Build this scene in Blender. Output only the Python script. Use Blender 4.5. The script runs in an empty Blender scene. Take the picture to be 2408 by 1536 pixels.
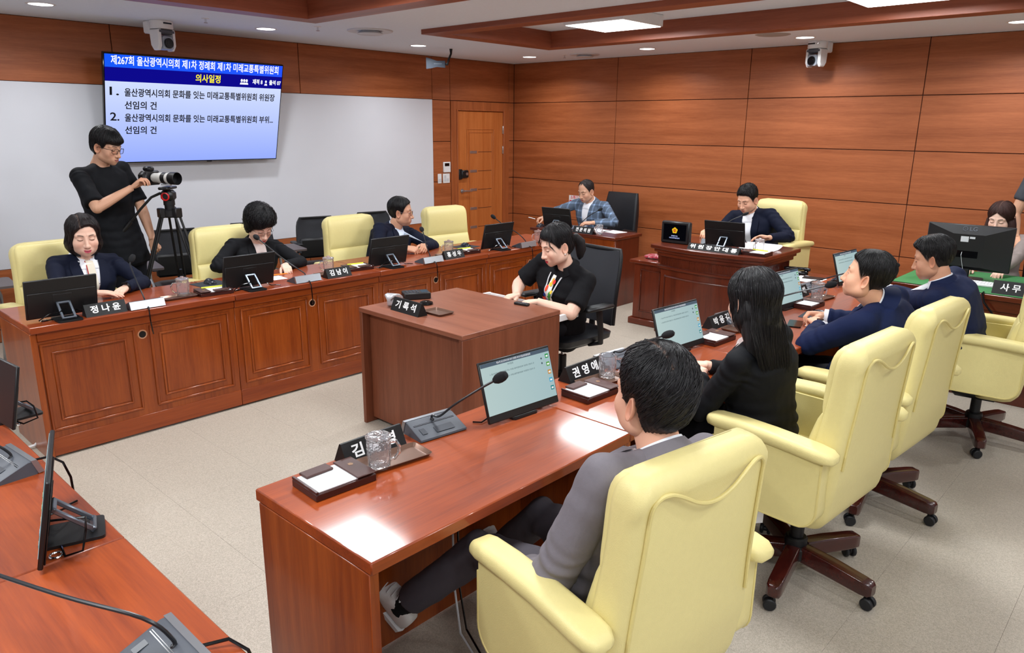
import bpy, math, random
import numpy as np
from mathutils import Vector, Matrix, Euler, noise
from mathutils.bvhtree import BVHTree
PI = math.pi
random.seed(7)
SC = bpy.context.scene
COL = SC.collection

# ------------------------------------------------------------------ camera, light, exposure
SC.view_settings.view_transform = 'Standard'
SC.view_settings.look = 'None'
SC.view_settings.gamma = 1.0
SC.view_settings.use_curve_mapping = False
SC.view_settings.exposure = 0.1
cam_data = bpy.data.cameras.new('camera')
cam_ob = bpy.data.objects.new('camera', cam_data)
COL.objects.link(cam_ob)
cam_data.sensor_width = 36.0
cam_data.lens = 1742.2 / 2408.0 * 36.0
cam_data.clip_start = 0.05
yaw, pitch, roll = 0.7458, 0.2629, 0.0096
F_ = Vector((-math.sin(yaw) * math.cos(pitch), math.cos(yaw) * math.cos(pitch), -math.sin(pitch)))
R_ = F_.cross(Vector((0, 0, 1))).normalized()
U_ = R_.cross(F_)
R2 = R_ * math.cos(roll) + U_ * math.sin(roll)
U2 = -R_ * math.sin(roll) + U_ * math.cos(roll)
m3 = Matrix((R2, U2, -F_)).transposed()
cam_ob.matrix_world = Matrix.Translation((7.240, -7.832, 1.8)) @ m3.to_4x4()
SC.camera = cam_ob

world = bpy.data.worlds.new('world')
SC.world = world
world.use_nodes = True
world.node_tree.nodes['Background'].inputs[0].default_value = (0.9, 0.93, 1.0, 1)
world.node_tree.nodes['Background'].inputs[1].default_value = 0.3

LIGHT_Z = 2.65
PANELS = [(3.22, -2.23), (5.52, -2.23), (3.22, -5.12), (5.52, -5.12), (3.22, -7.9), (5.52, -7.9)]
DOWN = [(0.80, -5.92), (0.80, -4.14), (0.80, -2.37), (0.88, -0.68), (2.53, -0.63), (4.24, -0.62), (5.93, -0.62), (0.80, -7.7), (7.62, -0.62), (7.62, -2.37), (7.62, -4.14), (7.62, -5.92), (7.62, -7.7)]  # right-hand side row is unseen, mirrored from the left and added for fill

def area_light(name, loc, size, power, color=(0.93, 0.97, 1.0), shape='SQUARE', spread=PI, size_y=None):
    l = bpy.data.lights.new(name, 'AREA')
    l.shape = shape
    l.size = size
    if size_y: l.size_y = size_y
    l.energy = power
    l.color = color
    l.spread = spread
    o = bpy.data.objects.new(name, l)
    o.location = loc
    COL.objects.link(o)
    return o
for (x, y) in PANELS:
    area_light('ceiling_panel_light', (x, y, LIGHT_Z - 0.012), 0.58, 37)
for (x, y) in DOWN:
    area_light('downlight_light', (x, y, 2.600), 0.12, 8 if x > 7 else 9, (0.95, 0.975, 1.0), 'DISK', math.radians(150))

# added fill lights behind the camera, to brighten the near chair backs
FILL_PANELS = [(8.0, -6.7), (8.0, -8.9)]
for (x, y) in FILL_PANELS:
    area_light('fill_panel_light', (x, y, 2.54), 0.58, 15)

# ------------------------------------------------------------------ materials
MATS = {}
def nm(name):
    m = bpy.data.materials.new(name)
    m.use_nodes = True
    nt = m.node_tree
    b = nt.nodes['Principled BSDF']
    return m, nt, b
def lin(c):
    return tuple(((x / 255.0) / 12.92 if x / 255.0 <= 0.04045 else ((x / 255.0 + 0.055) / 1.055) ** 2.4) for x in c)
def rgba(c): return (c[0], c[1], c[2], 1.0)
def N(nt, typ, **kw):
    n = nt.nodes.new(typ)
    for k, v in kw.items(): setattr(n, k, v)
    return n
def plain(name, c, rough=0.5, metal=0.0, bump=0.0, bscale=200.0, coat=0.0, var=0.0, spec=0.5, trans=0.0, ior=1.45, alpha=1.0, emit=None, estr=0.0, sheen=0.0):
    if name in MATS: return MATS[name]
    m, nt, b = nm(name)
    L = lin(c)
    b.inputs['Base Color'].default_value = rgba(L)
    b.inputs['Roughness'].default_value = rough
    b.inputs['Metallic'].default_value = metal
    b.inputs['Coat Weight'].default_value = coat
    b.inputs['Specular IOR Level'].default_value = spec
    b.inputs['Transmission Weight'].default_value = trans
    b.inputs['IOR'].default_value = ior
    b.inputs['Alpha'].default_value = alpha
    b.inputs['Sheen Weight'].default_value = sheen
    if emit:
        b.inputs['Emission Color'].default_value = rgba(lin(emit))
        b.inputs['Emission Strength'].default_value = estr
    tc = N(nt, 'ShaderNodeTexCoord')
    nz = N(nt, 'ShaderNodeTexNoise')
    nz.inputs['Scale'].default_value = bscale
    nz.inputs['Detail'].default_value = 3
    nt.links.new(tc.outputs['Object'], nz.inputs['Vector'])
    if bump > 0:
        bp = N(nt, 'ShaderNodeBump')
        bp.inputs['Strength'].default_value = bump
        bp.inputs['Distance'].default_value = 0.002
        nt.links.new(nz.outputs['Fac'], bp.inputs['Height'])
        nt.links.new(bp.outputs['Normal'], b.inputs['Normal'])
    v = max(var, 0.03)
    mx = N(nt, 'ShaderNodeMix', data_type='RGBA')
    nz2 = N(nt, 'ShaderNodeTexNoise')
    nz2.inputs['Scale'].default_value = bscale * 0.13 + 2
    nt.links.new(tc.outputs['Object'], nz2.inputs['Vector'])
    mx.inputs[6].default_value = rgba(tuple(x * (1 - v) for x in L))
    mx.inputs[7].default_value = rgba(tuple(min(1, x * (1 + v)) for x in L))
    nt.links.new(nz2.outputs['Fac'], mx.inputs[0])
    nt.links.new(mx.outputs[2], b.inputs['Base Color'])
    MATS[name] = m
    return m
def wood(name, c1, c2, axis='X', rough=0.35, coat=0.0, scale=1.0, bump=0.15, rnd=0.0, stripe=1.0):
    """grain runs along axis; c1 dark, c2 light"""
    if name in MATS: return MATS[name]
    m, nt, b = nm(name)
    tc = N(nt, 'ShaderNodeTexCoord')
    mp = N(nt, 'ShaderNodeMapping')
    s = {'X': (0.5, 9, 9), 'Y': (9, 0.5, 9), 'Z': (9, 9, 0.5)}[axis]
    mp.inputs['Scale'].default_value = tuple(x * scale for x in s)
    oi = N(nt, 'ShaderNodeObjectInfo')
    mul = N(nt, 'ShaderNodeMath', operation='MULTIPLY')
    mul.inputs[1].default_value = 37.0 * rnd
    nt.links.new(oi.outputs['Random'], mul.inputs[0])
    add = N(nt, 'ShaderNodeVectorMath', operation='ADD')
    nt.links.new(tc.outputs['Object'], add.inputs[0])
    nt.links.new(mul.outputs[0], add.inputs[1])
    nt.links.new(add.outputs[0], mp.inputs['Vector'])
    n1 = N(nt, 'ShaderNodeTexNoise'); n1.inputs['Scale'].default_value = 1.0; n1.inputs['Detail'].default_value = 4; n1.inputs['Distortion'].default_value = 0.6
    n2 = N(nt, 'ShaderNodeTexNoise'); n2.inputs['Scale'].default_value = 7.0; n2.inputs['Detail'].default_value = 6; n2.inputs['Roughness'].default_value = 0.65
    n3 = N(nt, 'ShaderNodeTexNoise'); n3.inputs['Scale'].default_value = 30.0; n3.inputs['Detail'].default_value = 2
    for n in (n1, n2, n3): nt.links.new(mp.outputs[0], n.inputs['Vector'])
    a1 = N(nt, 'ShaderNodeMath', operation='MULTIPLY'); a1.inputs[1].default_value = 0.5
    a2 = N(nt, 'ShaderNodeMath', operation='MULTIPLY_ADD'); a2.inputs[1].default_value = 0.35 * stripe
    a3 = N(nt, 'ShaderNodeMath', operation='MULTIPLY_ADD'); a3.inputs[1].default_value = 0.15
    nt.links.new(n1.outputs['Fac'], a1.inputs[0])
    nt.links.new(n2.outputs['Fac'], a2.inputs[0]); nt.links.new(a1.outputs[0], a2.inputs[2])
    nt.links.new(n3.outputs['Fac'], a3.inputs[0]); nt.links.new(a2.outputs[0], a3.inputs[2])
    cr = N(nt, 'ShaderNodeValToRGB')
    cr.color_ramp.elements[0].position = 0.36; cr.color_ramp.elements[0].color = rgba(lin(c1))
    cr.color_ramp.elements[1].position = 0.64; cr.color_ramp.elements[1].color = rgba(lin(c2))
    nt.links.new(a3.outputs[0], cr.inputs[0])
    nt.links.new(cr.outputs[0], b.inputs['Base Color'])
    b.inputs['Roughness'].default_value = rough
    b.inputs['Coat Weight'].default_value = coat
    b.inputs['Coat Roughness'].default_value = 0.10
    b.inputs['Specular IOR Level'].default_value = 0.35
    bp = N(nt, 'ShaderNodeBump'); bp.inputs['Strength'].default_value = bump; bp.inputs['Distance'].default_value = 0.0006
    nt.links.new(n3.outputs['Fac'], bp.inputs['Height'])
    nt.links.new(bp.outputs[0], b.inputs['Normal'])
    MATS[name] = m
    return m

M_WALL = wood('wall_veneer', (142, 75, 38), (180, 104, 62), 'X', rough=0.42, scale=1.3, bump=0.1)
M_WALLY = wood('wall_veneer_side', (142, 75, 38), (180, 104, 62), 'Y', rough=0.42, scale=1.3, bump=0.1)
M_WALLZ = wood('wall_veneer_upright', (142, 75, 38), (176, 98, 54), 'Z', rough=0.42, scale=1.2, bump=0.1)
M_COFF = wood('coffer_veneer', (128, 66, 44), (158, 88, 62), 'X', rough=0.4, scale=1.3, bump=0.1)
M_COFFY = wood('coffer_veneer_side', (128, 66, 44), (158, 88, 62), 'Y', rough=0.4, scale=1.3, bump=0.1)
M_DOOR = wood('door_veneer', (172, 92, 40), (198, 118, 62), 'Z', rough=0.38, scale=1.6, bump=0.1)
M_DESK = wood('desk_front_wood', (118, 46, 10), (164, 80, 26), 'Z', rough=0.32, coat=0.35, scale=1.0, bump=0.05, rnd=1.0)
M_DESKH = wood('desk_rail_wood', (122, 48, 12), (156, 72, 24), 'Y', rough=0.3, coat=0.35, scale=1.0, bump=0.05, rnd=1.0)
M_TOP = wood('desk_top_wood', (116, 42, 8), (162, 70, 18), 'Y', rough=0.5, coat=0.6, scale=0.7, bump=0.02, rnd=1.0)
M_TOPX = wood('desk_top_wood_cross', (118, 42, 6), (166, 72, 16), 'X', rough=0.5, coat=0.4, scale=0.7, bump=0.02, rnd=1.0)
M_DARKW = wood('podium_wood', (76, 28, 14), (112, 46, 24), 'X', rough=0.3, coat=0.5, scale=1.2, bump=0.05, rnd=1.0)
M_DARKWZ = wood('podium_wood_upright', (76, 28, 14), (112, 46, 24), 'Z', rough=0.3, coat=0.5, scale=1.2, bump=0.05, rnd=1.0)
M_WALNUT = wood('walnut_laminate', (104, 56, 36), (134, 78, 54), 'Z', rough=0.4, scale=1.0, bump=0.1, rnd=1.0)
M_WALNUTX = wood('walnut_laminate_flat', (120, 70, 52), (146, 90, 68), 'X', rough=0.38, scale=1.0, bump=0.1, rnd=1.0)
M_BASEW = wood('chair_base_wood', (46, 14, 12), (74, 24, 18), 'X', rough=0.25, coat=0.6, scale=2.0, bump=0.02)
M_WHITE = plain('white_board', (218, 220, 227), 0.55, var=0.012, bscale=6)
M_CEIL = plain('ceiling_paint', (234, 242, 252), 0.85, bump=0.1, bscale=300, var=0.01)
M_SILVER = plain('brushed_steel', (188, 190, 194), 0.32, metal=0.9)
M_CHROME = plain('chrome', (225, 225, 228), 0.12, metal=1.0)
M_BLACK = plain('black_plastic', (20, 20, 22), 0.42, bump=0.2, bscale=900)
M_BLACKG = plain('glossy_black', (9, 9, 11), 0.12)
M_DGREY = plain('dark_grey_plastic', (72, 76, 84), 0.45, bump=0.15, bscale=900)
M_LGREY = plain('light_grey_plastic', (206, 208, 212), 0.4)
M_WPLAST = plain('white_plastic', (232, 232, 232), 0.35)
M_PAPER = plain('paper', (244, 244, 246), 0.75)
M_BROWN = plain('brown_leatherette', (72, 44, 40), 0.45, bump=0.3, bscale=700)
M_TRAY = plain('bronze_tray', (116, 88, 74), 0.3, metal=0.5)
M_GOLD = plain('gold', (214, 168, 60), 0.3, metal=0.8)
M_RED = plain('red_paint', (196, 28, 32), 0.35)
M_LEATHER = plain('cream_leather', (226, 212, 146), 0.42, bump=0.35, bscale=420, var=0.02)
M_PIPING = plain('cream_piping', (218, 202, 132), 0.45, bump=0.3, bscale=420)
M_BLEATHER = plain('black_leather', (26, 27, 31), 0.4, bump=0.35, bscale=420)
M_RUBBER = plain('caster_rubber', (26, 27, 30), 0.5)
M_GREEN = plain('green_felt', (52, 120, 66), 0.6, bump=0.2, bscale=600)

def glass_mat():
    m, nt, b = nm('cut_glass')
    b.inputs['Base Color'].default_value = (0.97, 0.98, 1, 1)
    b.inputs['Roughness'].default_value = 0.03
    b.inputs['Transmission Weight'].default_value = 0.94
    b.inputs['IOR'].default_value = 1.36
    tc = N(nt, 'ShaderNodeTexCoord'); v = N(nt, 'ShaderNodeTexVoronoi'); v.inputs['Scale'].default_value = 60
    bp = N(nt, 'ShaderNodeBump'); bp.inputs['Strength'].default_value = 0.7; bp.inputs['Distance'].default_value = 0.003
    nt.links.new(tc.outputs['Object'], v.inputs['Vector']); nt.links.new(v.outputs['Distance'], bp.inputs['Height']); nt.links.new(bp.outputs[0], b.inputs['Normal'])
    return m
M_GLASS = glass_mat()
def emis(name, c, s):
    if name in MATS: return MATS[name]
    m = bpy.data.materials.new(name); m.use_nodes = True
    nt = m.node_tree; nt.nodes.clear()
    e = N(nt, 'ShaderNodeEmission'); e.inputs[0].default_value = rgba(lin(c)); e.inputs[1].default_value = s
    o = N(nt, 'ShaderNodeOutputMaterial'); nt.links.new(e.outputs[0], o.inputs[0])
    MATS[name] = m
    return m
def emis_grad(name, c1, c2, s, axis=2, lo=0.0, hi=1.0):
    m = bpy.data.materials.new(name); m.use_nodes = True
    nt = m.node_tree; nt.nodes.clear()
    tc = N(nt, 'ShaderNodeTexCoord'); sp = N(nt, 'ShaderNodeSeparateXYZ'); mr = N(nt, 'ShaderNodeMapRange')
    mr.inputs[1].default_value = lo; mr.inputs[2].default_value = hi
    cr = N(nt, 'ShaderNodeValToRGB')
    cr.color_ramp.elements[0].color = rgba(lin(c1)); cr.color_ramp.elements[1].color = rgba(lin(c2))
    e = N(nt, 'ShaderNodeEmission'); e.inputs[1].default_value = s
    o = N(nt, 'ShaderNodeOutputMaterial')
    nt.links.new(tc.outputs['Object'], sp.inputs[0]); nt.links.new(sp.outputs[axis], mr.inputs[0]); nt.links.new(mr.outputs[0], cr.inputs[0])
    nt.links.new(cr.outputs[0], e.inputs[0]); nt.links.new(e.outputs[0], o.inputs[0])
    return m
M_LED = emis('led_panel_glow', (255, 255, 255), 6.0)

def floor_mat():
    m, nt, b = nm('floor_vinyl')
    tc = N(nt, 'ShaderNodeTexCoord')
    geo = N(nt, 'ShaderNodeNewGeometry')
    n1 = N(nt, 'ShaderNodeTexNoise'); n1.inputs['Scale'].default_value = 140; n1.inputs['Detail'].default_value = 2; n1.inputs['Distortion'].default_value = 1.6
    n2 = N(nt, 'ShaderNodeTexNoise'); n2.inputs['Scale'].default_value = 260; n2.inputs['Detail'].default_value = 2
    nt.links.new(geo.outputs['Position'], n1.inputs['Vector']); nt.links.new(geo.outputs['Position'], n2.inputs['Vector'])
    cr = N(nt, 'ShaderNodeValToRGB')
    cr.color_ramp.elements[0].position = 0.42; cr.color_ramp.elements[0].color = rgba(lin((168, 159, 145)))
    cr.color_ramp.elements[1].position = 0.6; cr.color_ramp.elements[1].color = rgba(lin((192, 182, 168)))
    nt.links.new(n1.outputs['Fac'], cr.inputs[0])
    mx = N(nt, 'ShaderNodeMix', data_type='RGBA', blend_type='MULTIPLY'); mx.inputs[0].default_value = 0.25
    cr2 = N(nt, 'ShaderNodeValToRGB'); cr2.color_ramp.elements[0].position = 0.35; cr2.color_ramp.elements[0].color = (0.55, 0.52, 0.5, 1); cr2.color_ramp.elements[1].position = 0.55
    nt.links.new(n2.outputs['Fac'], cr2.inputs[0]); nt.links.new(cr.outputs[0], mx.inputs[6]); nt.links.new(cr2.outputs[0], mx.inputs[7])
    nt.links.new(mx.outputs[2], b.inputs['Base Color'])
    b.inputs['Roughness'].default_value = 0.42
    bp = N(nt, 'ShaderNodeBump'); bp.inputs['Strength'].default_value = 0.5; bp.inputs['Distance'].default_value = 0.0015
    nt.links.new(n1.outputs['Fac'], bp.inputs['Height']); nt.links.new(bp.outputs[0], b.inputs['Normal'])
    return m
M_FLOOR = floor_mat()

# ------------------------------------------------------------------ mesh helpers
class MB:
    def __init__(s): s.v = []; s.f = []; s.m = []
    def add(s, vs, fs, m=0, X=None):
        o = len(s.v)
        if X is not None: vs = [tuple(X @ Vector(v)) for v in vs]
        s.v.extend([tuple(v) for v in vs])
        s.f.extend([tuple(i + o for i in f) for f in fs]); s.m.extend([m] * len(fs))
        return s
    def box(s, x0, x1, y0, y1, z0, z1, bev=0.0, m=0, X=None):
        if x0 > x1: x0, x1 = x1, x0
        if y0 > y1: y0, y1 = y1, y0
        if z0 > z1: z0, z1 = z1, z0
        if bev <= 0:
            vs = [(x, y, z) for z in (z0, z1) for y in (y0, y1) for x in (x0, x1)]
            fs = [(0, 2, 3, 1), (4, 5, 7, 6), (0, 1, 5, 4), (2, 6, 7, 3), (0, 4, 6, 2), (1, 3, 7, 5)]
            return s.add(vs, fs, m, X)
        b = min(bev, (x1 - x0) / 2.01, (y1 - y0) / 2.01, (z1 - z0) / 2.01)
        vs = []; idx = {}
        for i, x in enumerate((x0, x1)):
            for j, y in enumerate((y0, y1)):
                for k, z in enumerate((z0, z1)):
                    sx, sy, sz = (1 if i == 0 else -1), (1 if j == 0 else -1), (1 if k == 0 else -1)
                    for a, p in enumerate(((x, y + sy * b, z + sz * b), (x + sx * b, y, z + sz * b), (x + sx * b, y + sy * b, z))):
                        idx[(i, j, k, a)] = len(vs); vs.append(p)
        fs = []
        for i in (0, 1):
            q = [idx[(i, j, k, 0)] for j, k in ((0, 0), (0, 1), (1, 1), (1, 0))]; fs.append(q if i == 0 else q[::-1])
            q = [idx[(j, i, k, 1)] for j, k in ((0, 0), (1, 0), (1, 1), (0, 1))]; fs.append(q if i == 0 else q[::-1])
            q = [idx[(j, k, i, 2)] for j, k in ((0, 0), (0, 1), (1, 1), (1, 0))]; fs.append(q if i == 0 else q[::-1])
        def orient(q):
            c = Vector(((x0 + x1) / 2, (y0 + y1) / 2, (z0 + z1) / 2))
            p = [Vector(vs[t]) for t in q]
            n = (p[1] - p[0]).cross(p[2] - p[0]); mid = sum(p, Vector()) / len(p)
            return q if n.dot(mid - c) > 0 else q[::-1]
        for i in (0, 1):
            for j in (0, 1):
                fs.append(orient([idx[(i, j, 0, 0)], idx[(i, j, 1, 0)], idx[(i, j, 1, 1)], idx[(i, j, 0, 1)]]))
                fs.append(orient([idx[(i, 0, j, 0)], idx[(i, 1, j, 0)], idx[(i, 1, j, 2)], idx[(i, 0, j, 2)]]))
                fs.append(orient([idx[(0, i, j, 1)], idx[(1, i, j, 1)], idx[(1, i, j, 2)], idx[(0, i, j, 2)]]))
                for k in (0, 1):
                    fs.append(orient([idx[(i, j, k, 0)], idx[(i, j, k, 1)], idx[(i, j, k, 2)]]))
        return s.add(vs, [orient(list(q)) for q in fs], m, X)
    def loft(s, rings, cap0=True, cap1=True, m=0, X=None, closed=True):
        n = len(rings[0]); vs = [p for r in rings for p in r]; fs = []
        rng = range(n) if closed else range(n - 1)
        for i in range(len(rings) - 1):
            for j in rng:
                a = i * n + j; b2 = i * n + (j + 1) % n
                fs.append((a, b2, b2 + n, a + n))
        if cap0: fs.append(tuple(reversed(range(n))))
        if cap1: fs.append(tuple(range((len(rings) - 1) * n, len(rings) * n)))
        return s.add(vs, fs, m, X)
    def tube(s, pts, r, n=8, m=0, X=None, caps=True, flat=1.0):
        pts = [Vector(p) for p in pts]
        if not hasattr(r, '__len__'): r = [r] * len(pts)
        rings = []; up = None
        for i, p in enumerate(pts):
            t = (pts[min(i + 1, len(pts) - 1)] - pts[max(i - 1, 0)]).normalized()
            if up is None:
                up = Vector((0, 0, 1)) if abs(t.z) < 0.9 else Vector((1, 0, 0))
            a = t.cross(up).normalized(); up = a.cross(t).normalized()
            rings.append([tuple(p + a * math.cos(q * 2 * PI / n) * r[i] + up * math.sin(q * 2 * PI / n) * r[i] * flat) for q in range(n)])
        return s.loft(rings, caps, caps, m, X)
    def lathe(s, prof, n=24, m=0, X=None, cap0=True, cap1=True):
        rings = [[(r * math.cos(2 * PI * j / n), r * math.sin(2 * PI * j / n), z) for j in range(n)] for r, z in prof]
        return s.loft(rings, cap0, cap1, m, X)
    def cyl(s, c, r, h, n=20, m=0, axis='Z', bev=0.0, X=None):
        pr = [(r - bev, 0), (r, bev), (r, h - bev), (r - bev, h)] if bev > 0 else [(r, 0), (r, h)]
        A = {'Z': Matrix(), 'X': Matrix.Rotation(PI / 2, 4, 'Y'), 'Y': Matrix.Rotation(-PI / 2, 4, 'X')}[axis]
        T = Matrix.Translation(c) @ A
        if X is not None: T = X @ T
        return s.lathe(pr, n, m, T)
    def ell(s, c, rx, ry, rz, nu=16, nv=10, m=0, X=None):
        vs = [(c[0], c[1], c[2] - rz)]; fs = []
        for i in range(1, nv):
            a = -PI / 2 + PI * i / nv
            for j in range(nu):
                b = 2 * PI * j / nu
                vs.append((c[0] + rx * math.cos(a) * math.cos(b), c[1] + ry * math.cos(a) * math.sin(b), c[2] + rz * math.sin(a)))
        vs.append((c[0], c[1], c[2] + rz)); L = len(vs) - 1
        for j in range(nu):
            fs.append((0, 1 + (j + 1) % nu, 1 + j)); fs.append((L, L - nu + j, L - nu + (j + 1) % nu))
        for i in range(nv - 2):
            for j in range(nu):
                a = 1 + i * nu + j; b = 1 + i * nu + (j + 1) % nu
                fs.append((a, b, b + nu, a + nu))
        return s.add(vs, fs, m, X)
    def prism(s, poly, z0, z1, m=0, X=None):
        n = len(poly)
        return s.loft([[(x, y, z0) for x, y in poly], [(x, y, z1) for x, y in poly]], True, True, m, X)

def rrect(w, h, r, n=5, cx=0, cy=0):
    """rounded rectangle outline, half sizes w,h"""
    r = min(r, w * 0.999, h * 0.999)
    out = []
    for k, (sx, sy) in enumerate(((1, 1), (-1, 1), (-1, -1), (1, -1))):
        for i in range(n + 1):
            a = k * PI / 2 + i * PI / 2 / n
            out.append((cx + sx * (w - r) + r * math.cos(a), cy + sy * (h - r) + r * math.sin(a)))
    return out

def mkmesh(name, mb, mats, angle=38, smooth=True):
    me = bpy.data.meshes.new(name)
    me.from_pydata(mb.v, [], mb.f)
    if not isinstance(mats, (list, tuple)): mats = [mats]
    for m in mats: me.materials.append(m)
    if len(mats) > 1: me.polygons.foreach_set('material_index', mb.m)
    if smooth:
        me.polygons.foreach_set('use_smooth', [True] * len(me.polygons))
        me.set_sharp_from_angle(angle=math.radians(angle))
    me.update()
    return me
def link(name, me, parent=None):
    o = bpy.data.objects.new(name, me); COL.objects.link(o)
    if parent is not None: o.parent = parent
    return o
def part(name, mb, mats, parent=None, label=None, angle=38, smooth=True):
    o = link(name, mkmesh(name, mb, mats, angle, smooth), parent)
    if label: o['label'] = label
    return o
def struct(name, mb, mats, parent=None, **k):
    o = part(name, mb, mats, parent, **k)
    if parent is None: o['kind'] = 'structure'
    return o
def tag(o, label, cat, group=None):
    o['label'] = label; o['category'] = cat
    if group: o['group'] = group
    return o
def thing(name, label, cat, loc=(0, 0, 0), rz=0.0, group=None, rot=None):
    o = bpy.data.objects.new(name, None); COL.objects.link(o)
    o.empty_display_size = 0.05
    o.location = loc; o.rotation_euler = rot if rot else (0, 0, rz)
    return tag(o, label, cat, group)
CH = {}
def kids(o): return [c for c in bpy.data.objects if c.parent == o]
def clone(root, loc, rz, label, group=None, keep=None, rot=None):
    r = root.copy(); COL.objects.link(r)
    r.location = loc; r.rotation_euler = rot if rot else (0, 0, rz)
    r['label'] = label
    if group: r['group'] = group
    def rec(src, dst):
        for c in kids(src):
            d = c.copy(); COL.objects.link(d); d.parent = dst
            rec(c, d)
    rec(root, r)
    return r
def text_mesh(txt, size, mat, parent, X, bold=0.0, extrude=0.0008, name='lettering', align='CENTER', spacing=1.0, shear=0.0, width=None):
    cu = bpy.data.curves.new(name, 'FONT')
    cu.body = txt; cu.size = size; cu.align_x = align; cu.align_y = 'CENTER'
    cu.extrude = extrude; cu.offset = bold; cu.space_character = spacing; cu.resolution_u = 3; cu.shear = shear
    o = bpy.data.objects.new(name, cu)
    me = bpy.data.meshes.new_from_object(o)
    bpy.data.objects.remove(o); bpy.data.curves.remove(cu)
    if width:
        xs = [v.co.x for v in me.vertices]; w = max(xs) - min(xs)
        me.transform(Matrix.Diagonal((width / w, 1, 1, 1)))
    me.transform(X)
    me.materials.clear(); me.materials.append(mat)
    return link(name, me, parent)
# ------------------------------------------------------------------ room shell
CEIL = 2.629
XR, YF = 9.2, -10.6      # right and front walls lie behind the camera
XB = [0.0, 1.712, 3.426, 5.144, 6.86, 8.575, XR]
ZR = [0.0, 0.11, 0.612, 1.115, 1.617, 2.12, CEIL]
mb = MB().box(-0.12, XR + 0.12, 0.012, 0.13, -0.02, 3.0)
wb = struct('wall_back', mb, plain('groove_dark', (70, 34, 20), 0.7))
G = 0.0035
for i in range(len(XB) - 1):
    for k in range(len(ZR) - 1):
        b = MB().box(XB[i] + G, XB[i + 1] - G, 0.0, 0.0125, ZR[k] + G, ZR[k + 1] - G, 0.002)
        part('panel', b, M_WALL, wb)
mb = MB().box(-0.13, -0.012, YF - 0.12, 0.13, -0.02, 3.0)
wl = struct('wall_left', mb, MATS['groove_dark'])
def lp(y0, y1, z0, z1, m=M_WALLY, name='panel', t=0.0, g=G):
    return part(name, MB().box(-0.0125, t, y0 + g, y1 - g, z0 + g, z1 - g, 0.002), m, wl)
YT = [-1.488, -3.332, -5.174, -7.016, -8.858, YF]
for i in range(len(YT) - 1): lp(YT[i + 1], YT[i], 2.122, CEIL)
lp(YF, -1.488, 0.612, 2.122, M_WHITE, 'white_board', 0.0, 0.0)
YW = [-1.488, -3.332, -5.174, -7.016, -8.858, YF]
for i in range(len(YW) - 1): lp(YW[i + 1], YW[i], 0.11, 0.612); lp(YW[i + 1], YW[i], 0.0, 0.11)
for k in range(len(ZR) - 1):
    lp(-1.488, -1.189, ZR[k], ZR[k + 1])
    lp(-0.1008, 0.0, ZR[k], ZR[k + 1])
lp(-1.189, -0.1008, 2.12, CEIL)
# door casing and door
cas = MB()
def frame_poly(mb, y0, y1, z0, z1, wd, x0, x1, m=0):
    mb.box(x0, x1, y0, y0 + wd, z0, z1, 0.003, m); mb.box(x0, x1, y1 - wd, y1, z0, z1, 0.003, m); mb.box(x0, x1, y0 + wd, y1 - wd, z1 - wd, z1, 0.003, m)
frame_poly(cas, -1.186, -0.104, 0, 2.115, 0.105, -0.0125, 0.012)
frame_poly(cas, -1.09, -0.20, 0, 2.02, 0.02, -0.0125, 0.022)
tr = struct('trim_1', cas, M_WALLZ)
door = MB().box(-0.014, 0.002, -1.068, -0.222, 0.01, 1.995, 0.002)
dr = struct('door_1', door, M_DOOR)
b = MB()
def mould(b, y0, y1, z0, z1, x, w=0.012, h=0.006, m=0):
    b.box(x, x + h, y0, y1, z0, z0 + w, 0.002, m); b.box(x, x + h, y0, y1, z1 - w, z1, 0.002, m)
    b.box(x, x + h, y0, y0 + w, z0 + w, z1 - w, 0.002, m); b.box(x, x + h, y1 - w, y1, z0 + w, z1 - w, 0.002, m)
mould(b, -0.905, -0.395, 0.13, 1.775, 0.002)
mould(b, -0.862, -0.428, 0.17, 1.735, 0.002)
part('moulding', b, M_DOOR, dr)
for i, zc in enumerate((1.475, 1.228, 0.983, 0.734, 0.483)):
    part('slat_groove', MB().box(0.002, 0.0035, -0.70, -0.44, zc - 0.003, zc + 0.003), MATS['groove_dark'], dr)
    part('metal_inlay', MB().box(0.002, 0.006, -0.848, -0.722, zc - 0.017, zc + 0.017, 0.001), M_SILVER, dr)
for zc in (1.762, 1.497, 0.35):
    part('hinge', MB().box(0.002, 0.02, -0.236, -0.218, zc - 0.052, zc + 0.052, 0.003), M_SILVER, dr)
b = MB().box(0.002, 0.03, -1.07, -1.01, 1.13, 1.262, 0.006).box(0.002, 0.045, -1.03, -0.905, 1.148, 1.248, 0.012)
lk = part('digital_lock', b, M_BLACK, dr)
part('lock_button', MB().cyl((0.045, -0.945, 1.2), 0.02, 0.004, 16, axis='X'), M_SILVER, lk)
b = MB().cyl((0.002, -1.0, 0.978), 0.028, 0.012, 18, axis='X').cyl((0.012, -1.0, 0.978), 0.011, 0.04, 12, axis='X')
b.tube([(0.048, -1.0, 0.978), (0.052, -0.97, 0.98), (0.05, -0.9, 0.975), (0.05, -0.86, 0.972)], [0.012, 0.011, 0.009, 0.008], 10)
part('door_handle', b, M_SILVER, dr)
# skirting blocks
struct('baseboard_back', MB().box(0.012, XR, -0.006, 0.0, 0.0, 0.10, 0.001), M_WALL)
# right wall and front wall (behind the camera)
struct('wall_right', MB().box(XR, XR + 0.12, YF - 0.12, 0.13, -0.02, 3.0), M_WHITE)
struct('wall_front', MB().box(-0.12, XR + 0.12, YF - 0.12, YF, -0.02, 3.0), M_WHITE)
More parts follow.
